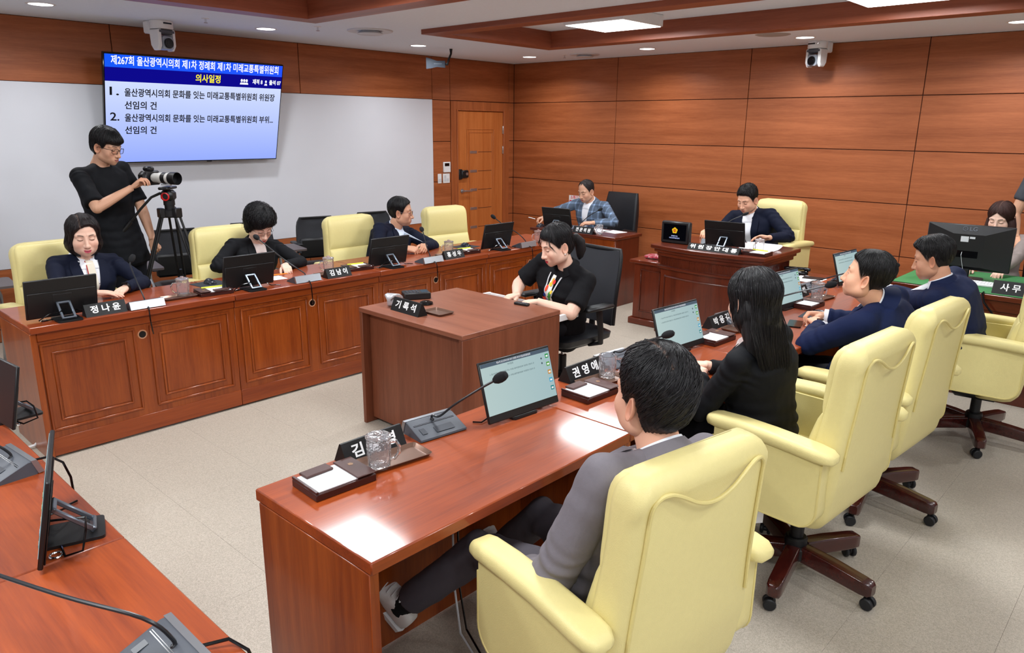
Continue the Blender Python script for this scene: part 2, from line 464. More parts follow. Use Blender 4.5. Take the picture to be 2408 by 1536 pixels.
# floor of tiles
fl = struct('floor', MB().box(-0.12, XR + 0.12, YF - 0.12, 0.13, -0.06, -0.0035), plain('floor_joint', (150, 134, 118), 0.8))
TS = 0.452
x_off, y_off = 4.722 - 20 * TS, -6.08 - 20 * TS
tile_me = mkmesh('floor_tile', MB().box(0.0003, TS - 0.0003, 0.0003, TS - 0.0003, -0.0035, 0.0, 0.0003), M_FLOOR)
tiles = []
rest = MB()
for i in range(60):
    for j in range(60):
        x = x_off + i * TS; y = y_off + j * TS
        if x + TS < 0 or x > XR or y + TS < YF or y > 0: continue
        x1, y1 = min(x + TS, XR), min(y + TS, 0.0); x0, y0 = max(x, 0.0), max(y, YF)
        cx, cy = x + TS / 2, y + TS / 2
        if x0 == x and y0 == y and x1 == x + TS and y1 == y + TS:
            tiles.append(((cx - 5.3) ** 2 + (cy + 5.4) ** 2, x, y))
        else:
            rest.box(x0 + 0.0006, x1 - 0.0006, y0 + 0.0006, y1 - 0.0006, -0.0035, 0.0, 0.0006)
tiles.sort()
for d, x, y in tiles[:290]:
    o = link('floor_tile', tile_me, fl); o.location = (x, y, 0)
for d, x, y in tiles[290:]:
    rest.box(x + 0.0006, x + TS - 0.0006, y + 0.0006, y + TS - 0.0006, -0.0035, 0.0, 0.0006)
o = part('floor_tile', rest, M_FLOOR, fl); o['kind'] = 'stuff'
# ceiling with three sunken coffers
RIM, RZ0, RZ1 = 0.18, 2.588, 2.745
COFF = [(1.86, 6.45, -3.235, -1.475), (1.745, 6.45, -6.0, -4.24), (1.745, 6.45, -8.8, -7.04)]
b = MB()
ys = [YF] + [y for c in sorted(COFF, key=lambda c: c[2]) for y in (c[2] + 0.02, c[3] - 0.02)] + [0.0]
for i in range(0, len(ys), 2): b.box(0, XR, ys[i], ys[i + 1], CEIL, CEIL + 0.02)
for (x0, x1, y0, y1) in COFF:
    b.box(0, x0 + 0.02, y0 + 0.02, y1 - 0.02, CEIL, CEIL + 0.02); b.box(x1 - 0.02, XR, y0 + 0.02, y1 - 0.02, CEIL, CEIL + 0.02)
    b.box(x0, x1, y0, y1, RZ1, RZ1 + 0.02)
ce = struct('ceiling', b, M_CEIL)
for (x0, x1, y0, y1) in COFF:
    part('coffer_beam', MB().box(x0, x1, y1 - RIM, y1, RZ0, RZ1, 0.002), M_COFF, ce)
    part('coffer_beam', MB().box(x0, x1, y0, y0 + RIM, RZ0, RZ1, 0.002), M_COFF, ce)
    part('coffer_beam', MB().box(x0, x0 + RIM, y0 + RIM, y1 - RIM, RZ0, RZ1, 0.002), M_COFFY, ce)
    part('coffer_beam', MB().box(x1 - RIM, x1, y0 + RIM, y1 - RIM, RZ0, RZ1, 0.002), M_COFFY, ce)
# panel lights
names = ['square ceiling light panel in the far coffer, nearer the door', 'square ceiling light panel in the far coffer, at the top edge of the photo']
for i, (x, y) in enumerate(PANELS):
    lab = names[i] if i < 2 else ['square light panel over the left desk row, middle coffer', 'square light panel over the right desk row, middle coffer', 'square light panel over the left side, nearest coffer', 'square light panel over the right side, nearest coffer'][i - 2]
    t = thing('panel_light', lab, 'ceiling light', (x, y, RZ1), group='square ceiling light panels')
    part('housing', MB().box(-0.31, 0.31, -0.30, 0.30, LIGHT_Z - RZ1, -0.0005, 0.004), M_WPLAST, t)
    part('diffuser', MB().box(-0.295, 0.295, -0.285, 0.285, LIGHT_Z - RZ1 - 0.004, LIGHT_Z - RZ1 - 0.0005), M_LED, t)
for (x, y), s in zip(FILL_PANELS, ('added square fill light panel in the side aisle behind the chairs', 'added square fill light panel in the aisle behind the photographer')):
    t = thing('panel_light', s, 'ceiling light', (x, y, CEIL), group='square ceiling light panels')  # added fixture that carries the fill light
    part('housing', MB().box(-0.31, 0.31, -0.30, 0.30, -0.075, -0.0005, 0.004), M_WPLAST, t)
    part('diffuser', MB().box(-0.295, 0.295, -0.285, 0.285, -0.079, -0.0755), M_LED, t)
dn = ['above the screen, cut by the left edge', 'between the wall camera and the wide vent', 'in front of the black wedge antenna', 'over the corner by the door', 'over the seated man in the grey blazer', 'beside the camera on the panelled wall', 'at the right edge of the photo', 'over the left wall behind the photographer', 'at the far right wall', 'added for fill off to the right of the clerk', 'added for fill off to the right, second along the side', 'added for fill off to the right, near the photographer', 'added for fill behind the photographer on the right']
for (x, y), s in zip(DOWN, dn):
    t = thing('downlight', 'round recessed downlight ' + s, 'ceiling light', (x, y, CEIL), group='recessed downlights')
    part('trim_ring', MB().lathe([(0.075, -0.001), (0.082, -0.004), (0.098, -0.001)], 28, cap0=False, cap1=False).lathe([(0.098, -0.001), (0.098, 0.0)], 28, cap0=False, cap1=False), M_WPLAST, t)
    part('lens', MB().lathe([(0.0, -0.004), (0.05, -0.005), (0.08, -0.003)], 28, cap0=False, cap1=False), M_LED, t)
# vents
for (x, y, s, sz) in [(1.435, -3.473, 'round stepped ceiling vent between the two left downlights', 0.20), (1.606, -0.526, 'round stepped ceiling vent over the far wall', 0.17), (4.10, -1.0, 'flat round ceiling speaker by the wall camera', 0.0), (2.28, -3.05, 'flat round ceiling speaker beside the dark coffer tip', 0.0)]:
    t = thing('ceiling_vent', s, 'vent', (x, y, CEIL))
    if sz:
        part('outer_ring', MB().lathe([(sz * 0.55, -0.002), (sz * 0.8, -0.012), (sz, -0.010), (sz * 1.03, -0.003), (sz * 1.03, 0)], 36, cap0=False, cap1=False), M_LGREY, t)
        part('inner_cone', MB().lathe([(0.001, -0.035), (sz * 0.55, -0.033), (sz * 0.6, -0.028), (sz * 0.4, -0.002)], 36, cap0=False, cap1=False), M_LGREY, t)
    else:
        part('grille', MB().lathe([(0.001, -0.006), (0.14, -0.005), (0.155, 0.0)], 32, cap0=False, cap1=False), plain('speaker_mesh', (176, 170, 166), 0.7, bump=0.6, bscale=900), t)
for (x, y, s) in [(1.02, -4.80, 'small chrome sprinkler head above the screen'), (1.30, -3.93, 'small chrome sprinkler head left of the wide vent'), (1.38, -0.62, 'small chrome sprinkler head near the door corner'), (4.25, -0.32, 'small chrome sprinkler head above the far wall camera')]:
    t = thing('sprinkler_head', s, 'sprinkler', (x, y, CEIL))
    part('plate', MB().lathe([(0.0, -0.004), (0.03, -0.003), (0.033, 0)], 20, cap0=False, cap1=False), M_WPLAST, t)
    part('nozzle', MB().cyl((0, 0, -0.03), 0.008, 0.03, 10).cyl((0, 0, -0.034), 0.016, 0.003, 14), M_CHROME, t)
# ------------------------------------------------------------------ desks
TOPZ = 0.76
def raised_panel(b, y0, y1, z0, z1, xf, d):
    """double moulding and a raised field on a face lying at x = xf, facing d (+1/-1)"""
    for k, (ins, w, h) in enumerate(((0.0, 0.014, 0.010), (0.052, 0.012, 0.008))):
        a0, a1, c0, c1 = y0 + ins, y1 - ins, z0 + ins, z1 - ins
        xs = (xf, xf + d * h)
        b.box(xs[0], xs[1], a0, a1, c0, c0 + w, 0.003); b.box(xs[0], xs[1], a0, a1, c1 - w, c1, 0.003)
        b.box(xs[0], xs[1], a0, a0 + w, c0 + w * .5, c1 - w * .5, 0.003); b.box(xs[0], xs[1], a1 - w, a1, c0 + w * .5, c1 - w * .5, 0.003)
def long_desk(label, y0, y1, xf, xb, endcap0=False, endcap1=False, group=None, hole=True):
    """xf: x of the front (room side) edge, xb: the seat side edge"""
    d = 1 if xf > xb else -1
    yc = (y0 + y1) / 2; L = (y1 - y0) / 2
    t = thing('council_desk', label, 'desk', ((xf + xb) / 2, yc, 0), group=group)
    hf = (xf - xb) / 2        # signed
    W = 0.0012
    part('desk_top', MB().box(-hf, hf, -L + W, L - W, 0.722, TOPZ, 0.004), M_TOP, t)
    f = hf - d * 0.035        # face plane
    part('apron', MB().box(f - d * 0.05, f + d * 0.012, -L + W + (0.031 if endcap0 else 0), L - W - (0.031 if endcap1 else 0), 0.672, 0.7215, 0.004), M_DESKH, t)
    fr = part('front_panel', MB().box(f - d * 0.03, f, -L + W + (0.031 if endcap0 else 0), L - W - (0.031 if endcap1 else 0), 0.02, 0.6715, 0.002), M_DESK, t)
    part('plinth', MB().box(f - d * 0.02, f + d * 0.004, -L + W + (0.031 if endcap0 else 0), L - W - (0.031 if endcap1 else 0), 0.012, 0.115, 0.002), M_DESKH, t)
    for s in (-1, 1):
        b = MB(); c = s * L * 0.5
        raised_panel(b, c - 0.245, c + 0.245, 0.155, 0.655, f, d)
        b.box(f, f + d * 0.003, c - 0.175, c + 0.175, 0.225, 0.585, 0.0015)
        part('raised_panel', b, M_DESK, t)
    if hole:
        g = MB().lathe([(0.019, 0), (0.024, 0.003), (0.028, 0.0)], 20, cap0=False, cap1=False, X=Matrix.Translation((f, 0, 0.608)) @ Matrix.Rotation(d * PI / 2, 4, 'Y'))
        g.lathe([(0.0, 0.001), (0.02, 0.001)], 20, m=1, cap0=False, cap1=False, X=Matrix.Translation((f, 0, 0.608)) @ Matrix.Rotation(d * PI / 2, 4, 'Y'))
        part('cable_grommet', g, [plain('grommet', (196, 140, 104), 0.5), M_BLACKG], t)
    for e, s in ((endcap0, -1), (endcap1, 1)):
        th = 0.03 if e else 0.018
        a, b2 = s * (L - W), s * (L - W - th)
        part('end_panel', MB().box(f + (d * 0.018 if e else -d * 0.031), -hf + d * 0.01, a, b2, 0.0, 0.7215, 0.002), M_DESK, t)
    return t
LD = [(-6.806, -5.665), (-5.665, -4.525), (-4.525, -3.385), (-3.385, -2.245)]
ll = ['red-brown panelled desk at the near left end, below the woman in the patterned scarf', 'red-brown panelled desk in the left row, below the woman in black with bouffant hair',
      'red-brown panelled desk in the left row, below the man in navy who looks aside', 'red-brown panelled desk at the far end of the left row, before the empty cream chair']
for i, (a, c) in enumerate(LD): long_desk(ll[i], a, c, 2.855, 2.26, i == 0, i == 3, 'panelled desks of the left row')
RD = [(-6.885, -5.757), (-5.757, -4.622), (-4.622, -3.487), (-3.487, -2.352)]
rl = ['glossy desk at the near end of the right row, before the man in grey', 'glossy desk of the right row before the long-haired woman', 'glossy desk of the right row before the man in navy with clasped hands', 'glossy desk at the far end of the right row, before the man leaning forward']
for i, (a, c) in enumerate(RD): long_desk(rl[i], a, c, 5.335, 5.90, i == 0, i == 3, 'glossy desks of the right row')
# desk that closes the horseshoe towards the photographer (runs across)
def cross_desk(x0, x1, label, e0=False, e1=False):
    t = thing('council_desk', label, 'desk', ((x0 + x1) / 2, -7.53, 0), group='desks at the bottom left corner')
    L = (x1 - x0) / 2; W = 0.0012
    part('desk_top', MB().box(-L + W, L - W, -0.285, 0.28, 0.722, TOPZ, 0.004), M_TOPX, t)
    part('apron', MB().box(-L + W, L - W, 0.2, 0.257, 0.672, 0.7215, 0.004), M_TOPX, t)
    part('front_panel', MB().box(-L + W, L - W, 0.215, 0.245, 0.0, 0.6715, 0.002), M_DESK, t)
    part('end_panel', MB().box(-L + W, -L + 0.02, -0.27, 0.214, 0, 0.7215), M_DESK, t)
    part('end_panel', MB().box(L - 0.02, L - W, -0.27, 0.214, 0, 0.7215), M_DESK, t)
cross_desk(3.07, 4.203, 'glossy desk top at the left edge of the photo, the dark monitor on it')
cross_desk(4.203, 5.336, 'glossy desk top at the bottom left, carrying the edge-on monitor')
cross_desk(5.336, 6.47, 'glossy desk top in the bottom left corner with a long gooseneck microphone')

# stenographer's desk
t = thing('side_desk', 'plain walnut box desk standing alone in the middle of the floor', 'desk', (4.065, -4.865, 0))
hx, hy, H = 0.455, 0.405, 0.742
part('desk_top', MB().box(-hx, hx, -hy, hy, H - 0.028, H, 0.003), M_WALNUTX, t)
part('side_panel', MB().box(-hx + 0.002, -hx + 0.03, -hy + 0.002, hy - 0.002, 0.0, H - 0.029, 0.002), M_WALNUT, t)
part('side_panel', MB().box(hx - 0.03, hx - 0.002, -hy + 0.002, hy - 0.002, 0.0, H - 0.029, 0.002), M_WALNUT, t)
part('front_panel', MB().box(-hx + 0.031, hx - 0.031, -hy + 0.055, -hy + 0.073, 0.03, H - 0.029, 0.002), M_WALNUT, t)
tr_ = part('keyboard_tray', MB().box(-0.36, 0.385, 0.13, 0.64, 0.655, 0.67, 0.003), M_WALNUTX, t, 'pulled-out wooden tray')
for s in (-0.38, 0.39): part('rail', MB().box(s - 0.01, s + 0.012, 0.05, 0.655, 0.645, 0.685, 0.003), M_WPLAST, tr_, 'white metal rail')
part('rail', MB().box(-0.39, 0.402, 0.641, 0.652, 0.65, 0.683, 0.002), M_WPLAST, tr_, 'white metal rail')

# witness desk at the back left
t = thing('officer_desk', 'plain dark brown desk below the man in the grey checked blazer', 'desk', (2.38, -1.43, 0))
part('desk_top', MB().box(-0.56, 0.58, -0.26, 0.235, 0.705, 0.735, 0.004), M_DARKW, t)
part('front_panel', MB().box(-0.54, 0.56, -0.235, -0.215, 0.0, 0.704, 0.002), M_DESK, t)
part('side_panel', MB().box(0.53, 0.56, -0.214, 0.215, 0.0, 0.704, 0.002), M_DARKWZ, t)
part('side_panel', MB().box(-0.54, -0.51, -0.214, 0.215, 0.0, 0.704, 0.002), M_DARKWZ, t)

# chairman's podium with curved fluted front
t = thing('podium_desk', 'carved dark brown podium desk with fluted curved front', 'podium', (4.215, -2.0, 0))
def bow(hw, front, back, n=18, amt=0.075):
    pts = []
    for i in range(n + 1):
        u = -1 + 2 * i / n
        pts.append((u * hw, front - amt * (1 - u * u)))
    return pts + [(hw, back), (-hw, back)]
def bowslab(hw, front, back, z0, z1, m, name, amt=0.075, ch=0.0):
    p0 = bow(hw, front, back, amt=amt)
    if ch:
        q = bow(hw - ch, front + ch, back, amt=amt)
        mb = MB().loft([[(x, y, z0) for x, y in q], [(x, y, z0 + ch) for x, y in p0], [(x, y, z1 - ch) for x, y in p0], [(x, y, z1) for x, y in q]])
    else: mb = MB().prism(p0, z0, z1)
    return part(name, mb, m, t, angle=30)
bowslab(0.53, -0.17, 0.55, 0.772, 0.808, M_DARKW, 'desk_top', ch=0.006)
bowslab(0.505, -0.145, 0.53, 0.742, 0.7715, M_DARKW, 'cornice', ch=0.004)
bowslab(0.485, -0.125, 0.52, 0.708, 0.7415, M_DARKW, 'cornice', ch=0.004)
bowslab(0.462, -0.105, 0.50, 0.622, 0.7075, M_DARKW, 'frieze')
bowslab(0.487, -0.128, 0.51, 0.598, 0.6215, M_DARKW, 'moulding', ch=0.006)
bowslab(0.455, -0.10, 0.49, 0.07, 0.5975, M_DARKWZ, 'body')
bowslab(0.475, -0.12, 0.50, 0.0, 0.0695, M_DARKW, 'plinth', ch=0.006)
b = MB()
for i in range(72):
    u = -1 + 2 * (i + 0.5) / 72
    x = u * 0.455; y = -0.105 - 0.075 * (1 - (x / 0.462) ** 2)
    b.cyl((x, y, 0.630), 0.0042, 0.07, 6)
for i in range(46):
    for s in (-1, 1): b.cyl((s * 0.462, -0.09 + i * 0.0128, 0.630), 0.0042, 0.07, 6)
o = part('fluting', b, M_DARKWZ, t); o['kind'] = 'stuff'
def bowpanel(x0, x1, z0, z1):
    b = MB()
    def pt(x, z, off): return (x, -0.10 - 0.075 * (1 - (x / 0.455) ** 2) - off, z)
    xs = [x0 + (x1 - x0) * i / 12 for i in range(13)]
    for z in (z0, z1): b.tube([pt(x, z, 0.002) for x in xs], 0.008, 8)
    for x in (x0, x1): b.tube([pt(x, z0 + (z1 - z0) * i / 4, 0.002) for i in range(5)], 0.008, 8)
    return b
part('panel_moulding', bowpanel(-0.40, 0.40, 0.14, 0.53), M_DARKWZ, t)
for s in (-1, 1):      # lower side wings
    xa, xb = (-0.80, -0.456) if s < 0 else (0.456, 0.98)
    part('side_wing', MB().box(xa, xb, -0.0, 0.48, 0.06, 0.585, 0.003), M_DARKWZ, t)
    part('wing_top', MB().box(xa - 0.035, xb + (0.0 if s < 0 else 0.03), -0.04, 0.50, 0.5855, 0.618, 0.005), M_DARKW, t)
    part('wing_plinth', MB().box(xa - 0.03, xb + (0.0 if s < 0 else 0.025), -0.03, 0.50, 0.0, 0.0595, 0.006), M_DARKW, t)
    b = MB(); w = 0.012
    for (a0, a1, c0, c1) in ((xa + .07, xb - .06, .13, .13 + w), (xa + .07, xb - .06, .52, .52 + w), (xa + .07, xa + .07 + w, .13, .53), (xb - .06 - w, xb - .06, .13, .53)):
        b.box(a0, a1, -0.008, 0.0, c0, c1, 0.003)
    part('panel_moulding', b, M_DARKWZ, t)
part('riser', MB().box(-0.565, -0.50, 0.02, 0.5, 0.6185, 0.69, 0.003), M_DARKW, t)

# clerk's desk at the right edge with green felt
t = thing('clerk_desk', 'dark brown desk with a green felt top at the right edge', 'desk', (6.62, -1.62, 0))
part('felt_top', MB().box(-0.955, 0.9, -0.44, 0.42, 0.742, 0.748, 0.002), M_GREEN, t, 'green felt sheet')
part('desk_top', MB().box(-0.96, 0.9, -0.45, 0.43, 0.705, 0.7415, 0.004), M_DARKW, t)
part('apron', MB().box(-0.945, 0.9, -0.435, -0.40, 0.63, 0.7045, 0.003), M_DARKW, t)
part('front_panel', MB().box(-0.94, 0.9, -0.42, -0.395, 0.0, 0.6295, 0.003), M_DARKW, t)
part('side_panel', MB().box(-0.94, -0.91, -0.39, 0.4, 0.0, 0.7045, 0.003), M_DARKWZ, t)
for k in range(4):
    b = MB(); x0 = -0.89 + k * 0.45
    for (a0, a1, c0, c1) in ((x0, x0 + .38, .12, .132), (x0, x0 + .38, .568, .58), (x0, x0 + .012, .12, .58), (x0 + .368, x0 + .38, .12, .58)):
        b.box(a0, a1, -0.428, -0.42, c0, c1, 0.003)
    part('panel_moulding', b, M_DARKWZ, t)
g = MB().lathe([(0.024, 0), (0.03, 0.004), (0.036, 0.0)], 20, cap0=False, cap1=False, X=Matrix.Translation((0.11, -0.421, 0.60)) @ Matrix.Rotation(PI / 2, 4, 'X'))
part('cable_grommet', g, MATS['grommet'], t)
# ------------------------------------------------------------------ chairs
def smoothstep(a, b, x):
    t = max(0.0, min(1.0, (x - a) / (b - a))); return t * t * (3 - 2 * t)
def interp(tab, z):
    if z <= tab[0][0]: return tab[0][1:]
    for i in range(len(tab) - 1):
        if z <= tab[i + 1][0]:
            t = (z - tab[i][0]) / (tab[i + 1][0] - tab[i][0])
            # catmull-rom
            p0 = tab[max(i - 1, 0)]; p1 = tab[i]; p2 = tab[i + 1]; p3 = tab[min(i + 2, len(tab) - 1)]
            return [0.5 * ((2 * p1[k]) + (-p0[k] + p2[k]) * t + (2 * p0[k] - 5 * p1[k] + 4 * p2[k] - p3[k]) * t * t + (-p0[k] + 3 * p1[k] - 3 * p2[k] + p3[k]) * t ** 3) for k in range(1, len(p1))]
    return tab[-1][1:]
#        z     halfwidth  yrear  yfront
SHELL = [(0.318, 0.20, -0.12, 0.00), (0.332, 0.235, -0.165, -0.02), (0.38, 0.255, -0.200, -0.04), (0.45, 0.266, -0.212, -0.07), (0.53, 0.268, -0.224, -0.09), (0.62, 0.264, -0.229, -0.115),
         (0.72, 0.257, -0.235, -0.132), (0.85, 0.250, -0.246, -0.150), (0.95, 0.247, -0.254, -0.158), (1.0, 0.246, -0.258, -0.162), (1.035, 0.242, -0.258, -0.167), (1.062, 0.232, -0.250, -0.175), (1.078, 0.208, -0.236, -0.184), (1.085, 0.17, -0.224, -0.196)]
def star_base(t, wood=True, r=0.30, hub_z=0.10, legm=None, m_leg=None, rot0=0.0):
    b = MB().cyl((0, 0, 0.165), 0.028, 0.12, 18, bev=0.002).cyl((0, 0, 0.10), 0.045, 0.07, 20, bev=0.006).lathe([(0.05, 0.075), (0.058, 0.08), (0.058, 0.125), (0.05, 0.135), (0.03, 0.14)], 22)
    part('hub', b, M_BLACK, t)
    part('gas_column', MB().cyl((0, 0, 0.24), 0.014, 0.12, 14), M_CHROME, t)
    for k in range(5):
        a = rot0 + k * 2 * PI / 5
        X = Matrix.Rotation(a, 4, 'Z')
        if wood:
            ys = [0.045, 0.16, r - 0.02, r + 0.01, r + 0.022]; zt = [0.140, 0.134, 0.120, 0.116, 0.108]; zb = [0.070, 0.066, 0.058, 0.059, 0.066]; w = [0.029, 0.030, 0.029, 0.026, 0.017]
            rings = []
            for y, zt_, zb_, w_ in zip(ys, zt, zb, w):
                rr = rrect(w_, (zt_ - zb_) / 2, 0.008, 3)
                rings.append([(x, y, (zt_ + zb_) / 2 + z) for x, z in rr])
            lg = part('base_leg', MB().loft(rings, X=X), M_BASEW, t)
        else:
            rings = []
            for y, zt_, zb_, w_ in zip([0.04, 0.16, r, r + 0.015], [0.13, 0.115, 0.092, 0.088], [0.085, 0.08, 0.068, 0.07], [0.024, 0.019, 0.016, 0.01]):
                rr = rrect(w_, (zt_ - zb_) / 2, 0.008, 3)
                rings.append([(x, y, (zt_ + zb_) / 2 + z) for x, z in rr])
            lg = part('base_leg', MB().loft(rings, X=X), M_BLACK, t)
        c = MB()
        Xc = X @ Matrix.Translation((0, r - 0.005, 0)) @ Matrix.Rotation(0.6 + k * 1.3, 4, 'Z')
        c.cyl((0, 0.0, 0.03), 0.006, 0.035, 8, X=Xc)
        for s in (-1, 1): c.cyl((s * 0.008 if s > 0 else -0.024, -0.012, 0.0255), 0.025, 0.016, 18, axis='X', bev=0.004, X=Xc)
        c.cyl((-0.01, -0.012, 0.0255), 0.012, 0.02, 10, axis='X', X=Xc)
        part('caster', c, M_RUBBER, lg)
def cream_chair(label, loc, rz, group=None, tag_=False):
    t = thing('executive_chair', label, 'chair', loc, rz, group)
    # shell ------------------------------------------------
    rings = []
    zs = [0.318, 0.322, 0.328, 0.337] + [0.35 + i * 0.0242 for i in range(29)] + [1.045, 1.06, 1.07, 1.072, 1.078, 1.082, 1.085]
    zs = sorted(set(round(z, 4) for z in zs))
    def shell_pt(z, u):      # rear surface, u in -1..1
        w, yr, yf = interp(SHELL, z)
        return w, yr, yf
    for z in zs:
        w, yr, yf = interp(SHELL, z)
        d = (yf - yr) / 2; cy = (yf + yr) / 2
        r = min(d * 0.95, 0.034)
        rr = rrect(w, d, r, 6, 0, cy)
        ring = []
        for x, y in rr:
            u = x / w
            dz = -0.026 * (u * u) * smoothstep(0.94, 1.06, z)          # crown of the top edge
            yy = y
            if y < cy: yy -= 0.026 * (1 - u * u)                        # convex rear
            else: yy -= 0.012 * (1 - u * u) * smoothstep(0.5, 0.7, z)
            line = 0.955 + 0.065 * smoothstep(0.15, 0.72, abs(u)) * (1 - smoothstep(0.80, 0.97, abs(u)))
            if y < cy: yy -= 0.007 * smoothstep(line - 0.004, line + 0.02, z) * (1 - smoothstep(1.02, 1.08, z))
            ring.append((x, yy, z + dz))
        rings.append(ring)
    part('back_shell', MB().loft(rings), M_LEATHER, t, angle=70)
    # piping that frames the rear
    def rear(u, z, off=0.003):
        w, yr, yf = interp(SHELL, z)
        x = u * w; d = (yf - yr) / 2; r = min(d * 0.95, 0.034); e = w - r
        y = yr
        if abs(x) > e:
            q = min(1.0, (abs(x) - e) / r); y = yr + r * (1 - math.sqrt(max(0, 1 - q * q)))
        y -= 0.026 * (1 - u * u) + off
        return (x, y, z - 0.026 * u * u * smoothstep(0.94, 1.06, z))
    pts = [rear(-0.86 + 0.015 * i / 9, 0.60 + i * 0.04) for i in range(10)] + [rear(-0.835, 0.99), rear(-0.80, 1.012), rear(-0.72, 1.022), rear(-0.60, 1.016), rear(-0.45, 0.995), rear(-0.3, 0.972), rear(-0.15, 0.958), rear(0, 0.953)]
    pts = pts + [(-p[0], p[1], p[2]) for p in reversed(pts[:-1])]
    V_ = [Vector(p) for p in pts]; sm_ = []
    for i in range(len(V_) - 1):
        a_, b_, c_, d_ = V_[max(i - 1, 0)], V_[i], V_[i + 1], V_[min(i + 2, len(V_) - 1)]
        for q in (0, 0.33, 0.67): sm_.append(0.5 * ((2 * b_) + (c_ - a_) * q + (2 * a_ - 5 * b_ + 4 * c_ - d_) * q * q + (3 * b_ - a_ - 3 * c_ + d_) * q ** 3))
    part('piping', MB().tube(sm_ + [V_[-1]], 0.0056, 8), M_PIPING, t)
    # front cushions
    def cush(z0, z1, th, wf, nm_):
        rings = []; n = 12
        for i in range(n + 1):
            q = i / n; z = z0 + (z1 - z0) * q
            w, yr, yf = interp(SHELL, z)
            k = max(0.02, math.sin(PI * min(max(q, 0.0), 1.0))) ** 0.35
            rr = rrect(w * wf, th * 0.5 * k + 0.004, min(th * 0.5 * k, 0.03), 5, 0, yf - 0.01)
            rings.append([(x, y - 0.012 * (1 - (x / w) ** 2), z - 0.02 * (x / w) ** 2 * smoothstep(0.94, 1.06, z)) for x, y in rr])
        part(nm_, MB().loft(rings), M_LEATHER, t, angle=70)
    cush(0.80, 1.068, 0.06, 0.95, 'head_cushion')
    cush(0.46, 0.797, 0.075, 0.95, 'back_cushion')
    # seat
    rings = []
    for (z, w, y0, y1, r) in ((0.345, 0.235, -0.10, 0.20, 0.05), (0.365, 0.25, -0.12, 0.235, 0.05), (0.42, 0.258, -0.12, 0.25, 0.06), (0.46, 0.255, -0.12, 0.25, 0.06), (0.487, 0.24, -0.11, 0.235, 0.06), (0.497, 0.20, -0.09, 0.20, 0.06)):
        rings.append([(x, y, z) for x, y in rrect(w, (y1 - y0) / 2, r, 6, 0, (y0 + y1) / 2)])
    part('seat', MB().loft(rings), M_LEATHER, t, angle=60)
    part('seat_pan', MB().prism(rrect(0.17, 0.13, 0.04, 5, 0, 0.03), 0.325, 0.345).box(-0.09, 0.09, -0.11, 0.13, 0.27, 0.326, 0.02), M_BLACK, t)
    for s in (-1, 1):
        # side panel: outline in the y-z plane
        out = []
        def arc(cy, cz, r, a0, a1, n=6):
            return [(cy + r * math.cos(a0 + (a1 - a0) * i / n), cz + r * math.sin(a0 + (a1 - a0) * i / n)) for i in range(n + 1)]
        out += arc(0.15, 0.46, 0.085, -PI / 2, 0) + [(0.236, 0.67)] + [(-0.206, 0.67)] + arc(-0.13, 0.45, 0.075, PI, 1.5 * PI)
        rings = []
        for (x, k) in ((0.247, 0.985), (0.252, 1.0), (0.318, 1.0), (0.327, 0.975)):
            cy, cz = 0.0, 0.52
            rings.append([(s * x, cy + (y - cy) * k, cz + (z - cz) * k) for y, z in out])
        part('side_panel', MB().loft(rings), M_LEATHER, t, angle=50)
        pp = [(s * 0.325, y, z) for y, z in ([(0.233, 0.62), (0.233, 0.55)] + arc(0.15, 0.46, 0.083, 0, -PI / 2) + arc(-0.13, 0.45, 0.073, 1.5 * PI, PI) + [(-0.203, 0.52), (-0.203, 0.64)])]
        part('piping', MB().tube(pp, 0.0045, 6), M_PIPING, t)
        # arm pad
        rings = []
        for (y, w, h, zc) in ((0.272, 0.012, 0.007, 0.678), (0.268, 0.030, 0.016, 0.678), (0.257, 0.041, 0.023, 0.679), (0.23, 0.046, 0.027, 0.680), (0.13, 0.047, 0.029, 0.683), (0.0, 0.047, 0.028, 0.682), (-0.10, 0.048, 0.027, 0.679), (-0.18, 0.050, 0.026, 0.675), (-0.22, 0.046, 0.023, 0.672), (-0.244, 0.032, 0.015, 0.668), (-0.25, 0.012, 0.006, 0.666)):
            rings.append([(s * (0.298 + 0.012 * smoothstep(0.1, -0.25, y)) + x, y, zc + z) for x, z in rrect(w, h, min(w, h) * 0.9, 5)])
        part('arm_pad', MB().loft(rings), M_LEATHER, t, angle=70)
    star_base(t, True, 0.315, rot0=0.55)
    if tag_:
        part('care_tag', MB().box(-0.005, 0.06, 0.02, 0.022, 0.2, 0.3, X=Matrix.Translation((0.05, 0.2, 0.0))), M_PAPER, t)
    return t
T3_ = Matrix.Translation
# facing: local +Y. rz so that +Y maps to the direction faced
def face(dx, dy): return math.atan2(-dx, dy)
CG_R = 'cream leather swivel chairs of the right row'; CG_L = 'cream leather chairs of the left row'
c1 = cream_chair('cream leather swivel chair in the foreground, the man in grey sitting in it', (6.242, -6.29, 0), face(-0.985, 0.17), CG_R)
def lift(ch, dz):
    for k_ in kids(ch):
        if not k_.name.startswith(('hub', 'base_leg', 'gas_column', 'caster')): k_.location.z += dz
    return ch
c2_ = lift(clone(c1, (6.245, -4.995, 0), face(-0.995, 0.08), 'cream leather swivel chair behind the long-haired woman in black', CG_R), 0.02)
Mi_ = (T3_((6.245, -4.995, 0)) @ Matrix.Rotation(face(-0.995, 0.08), 4, 'Z')).inverted()
part('care_tag', MB().box(-0.022, 0.022, -0.0006, 0.0006, -0.035, 0.035, X=Mi_ @ T3_((6.155, -5.19, 0.305)) @ Matrix.Rotation(0.9, 4, 'Z')).tube([Mi_ @ Vector((6.155, -5.19, 0.34)), Mi_ @ Vector((6.15, -5.15, 0.375))], 0.0015, 6), M_PAPER, c2_, 'white care tag')
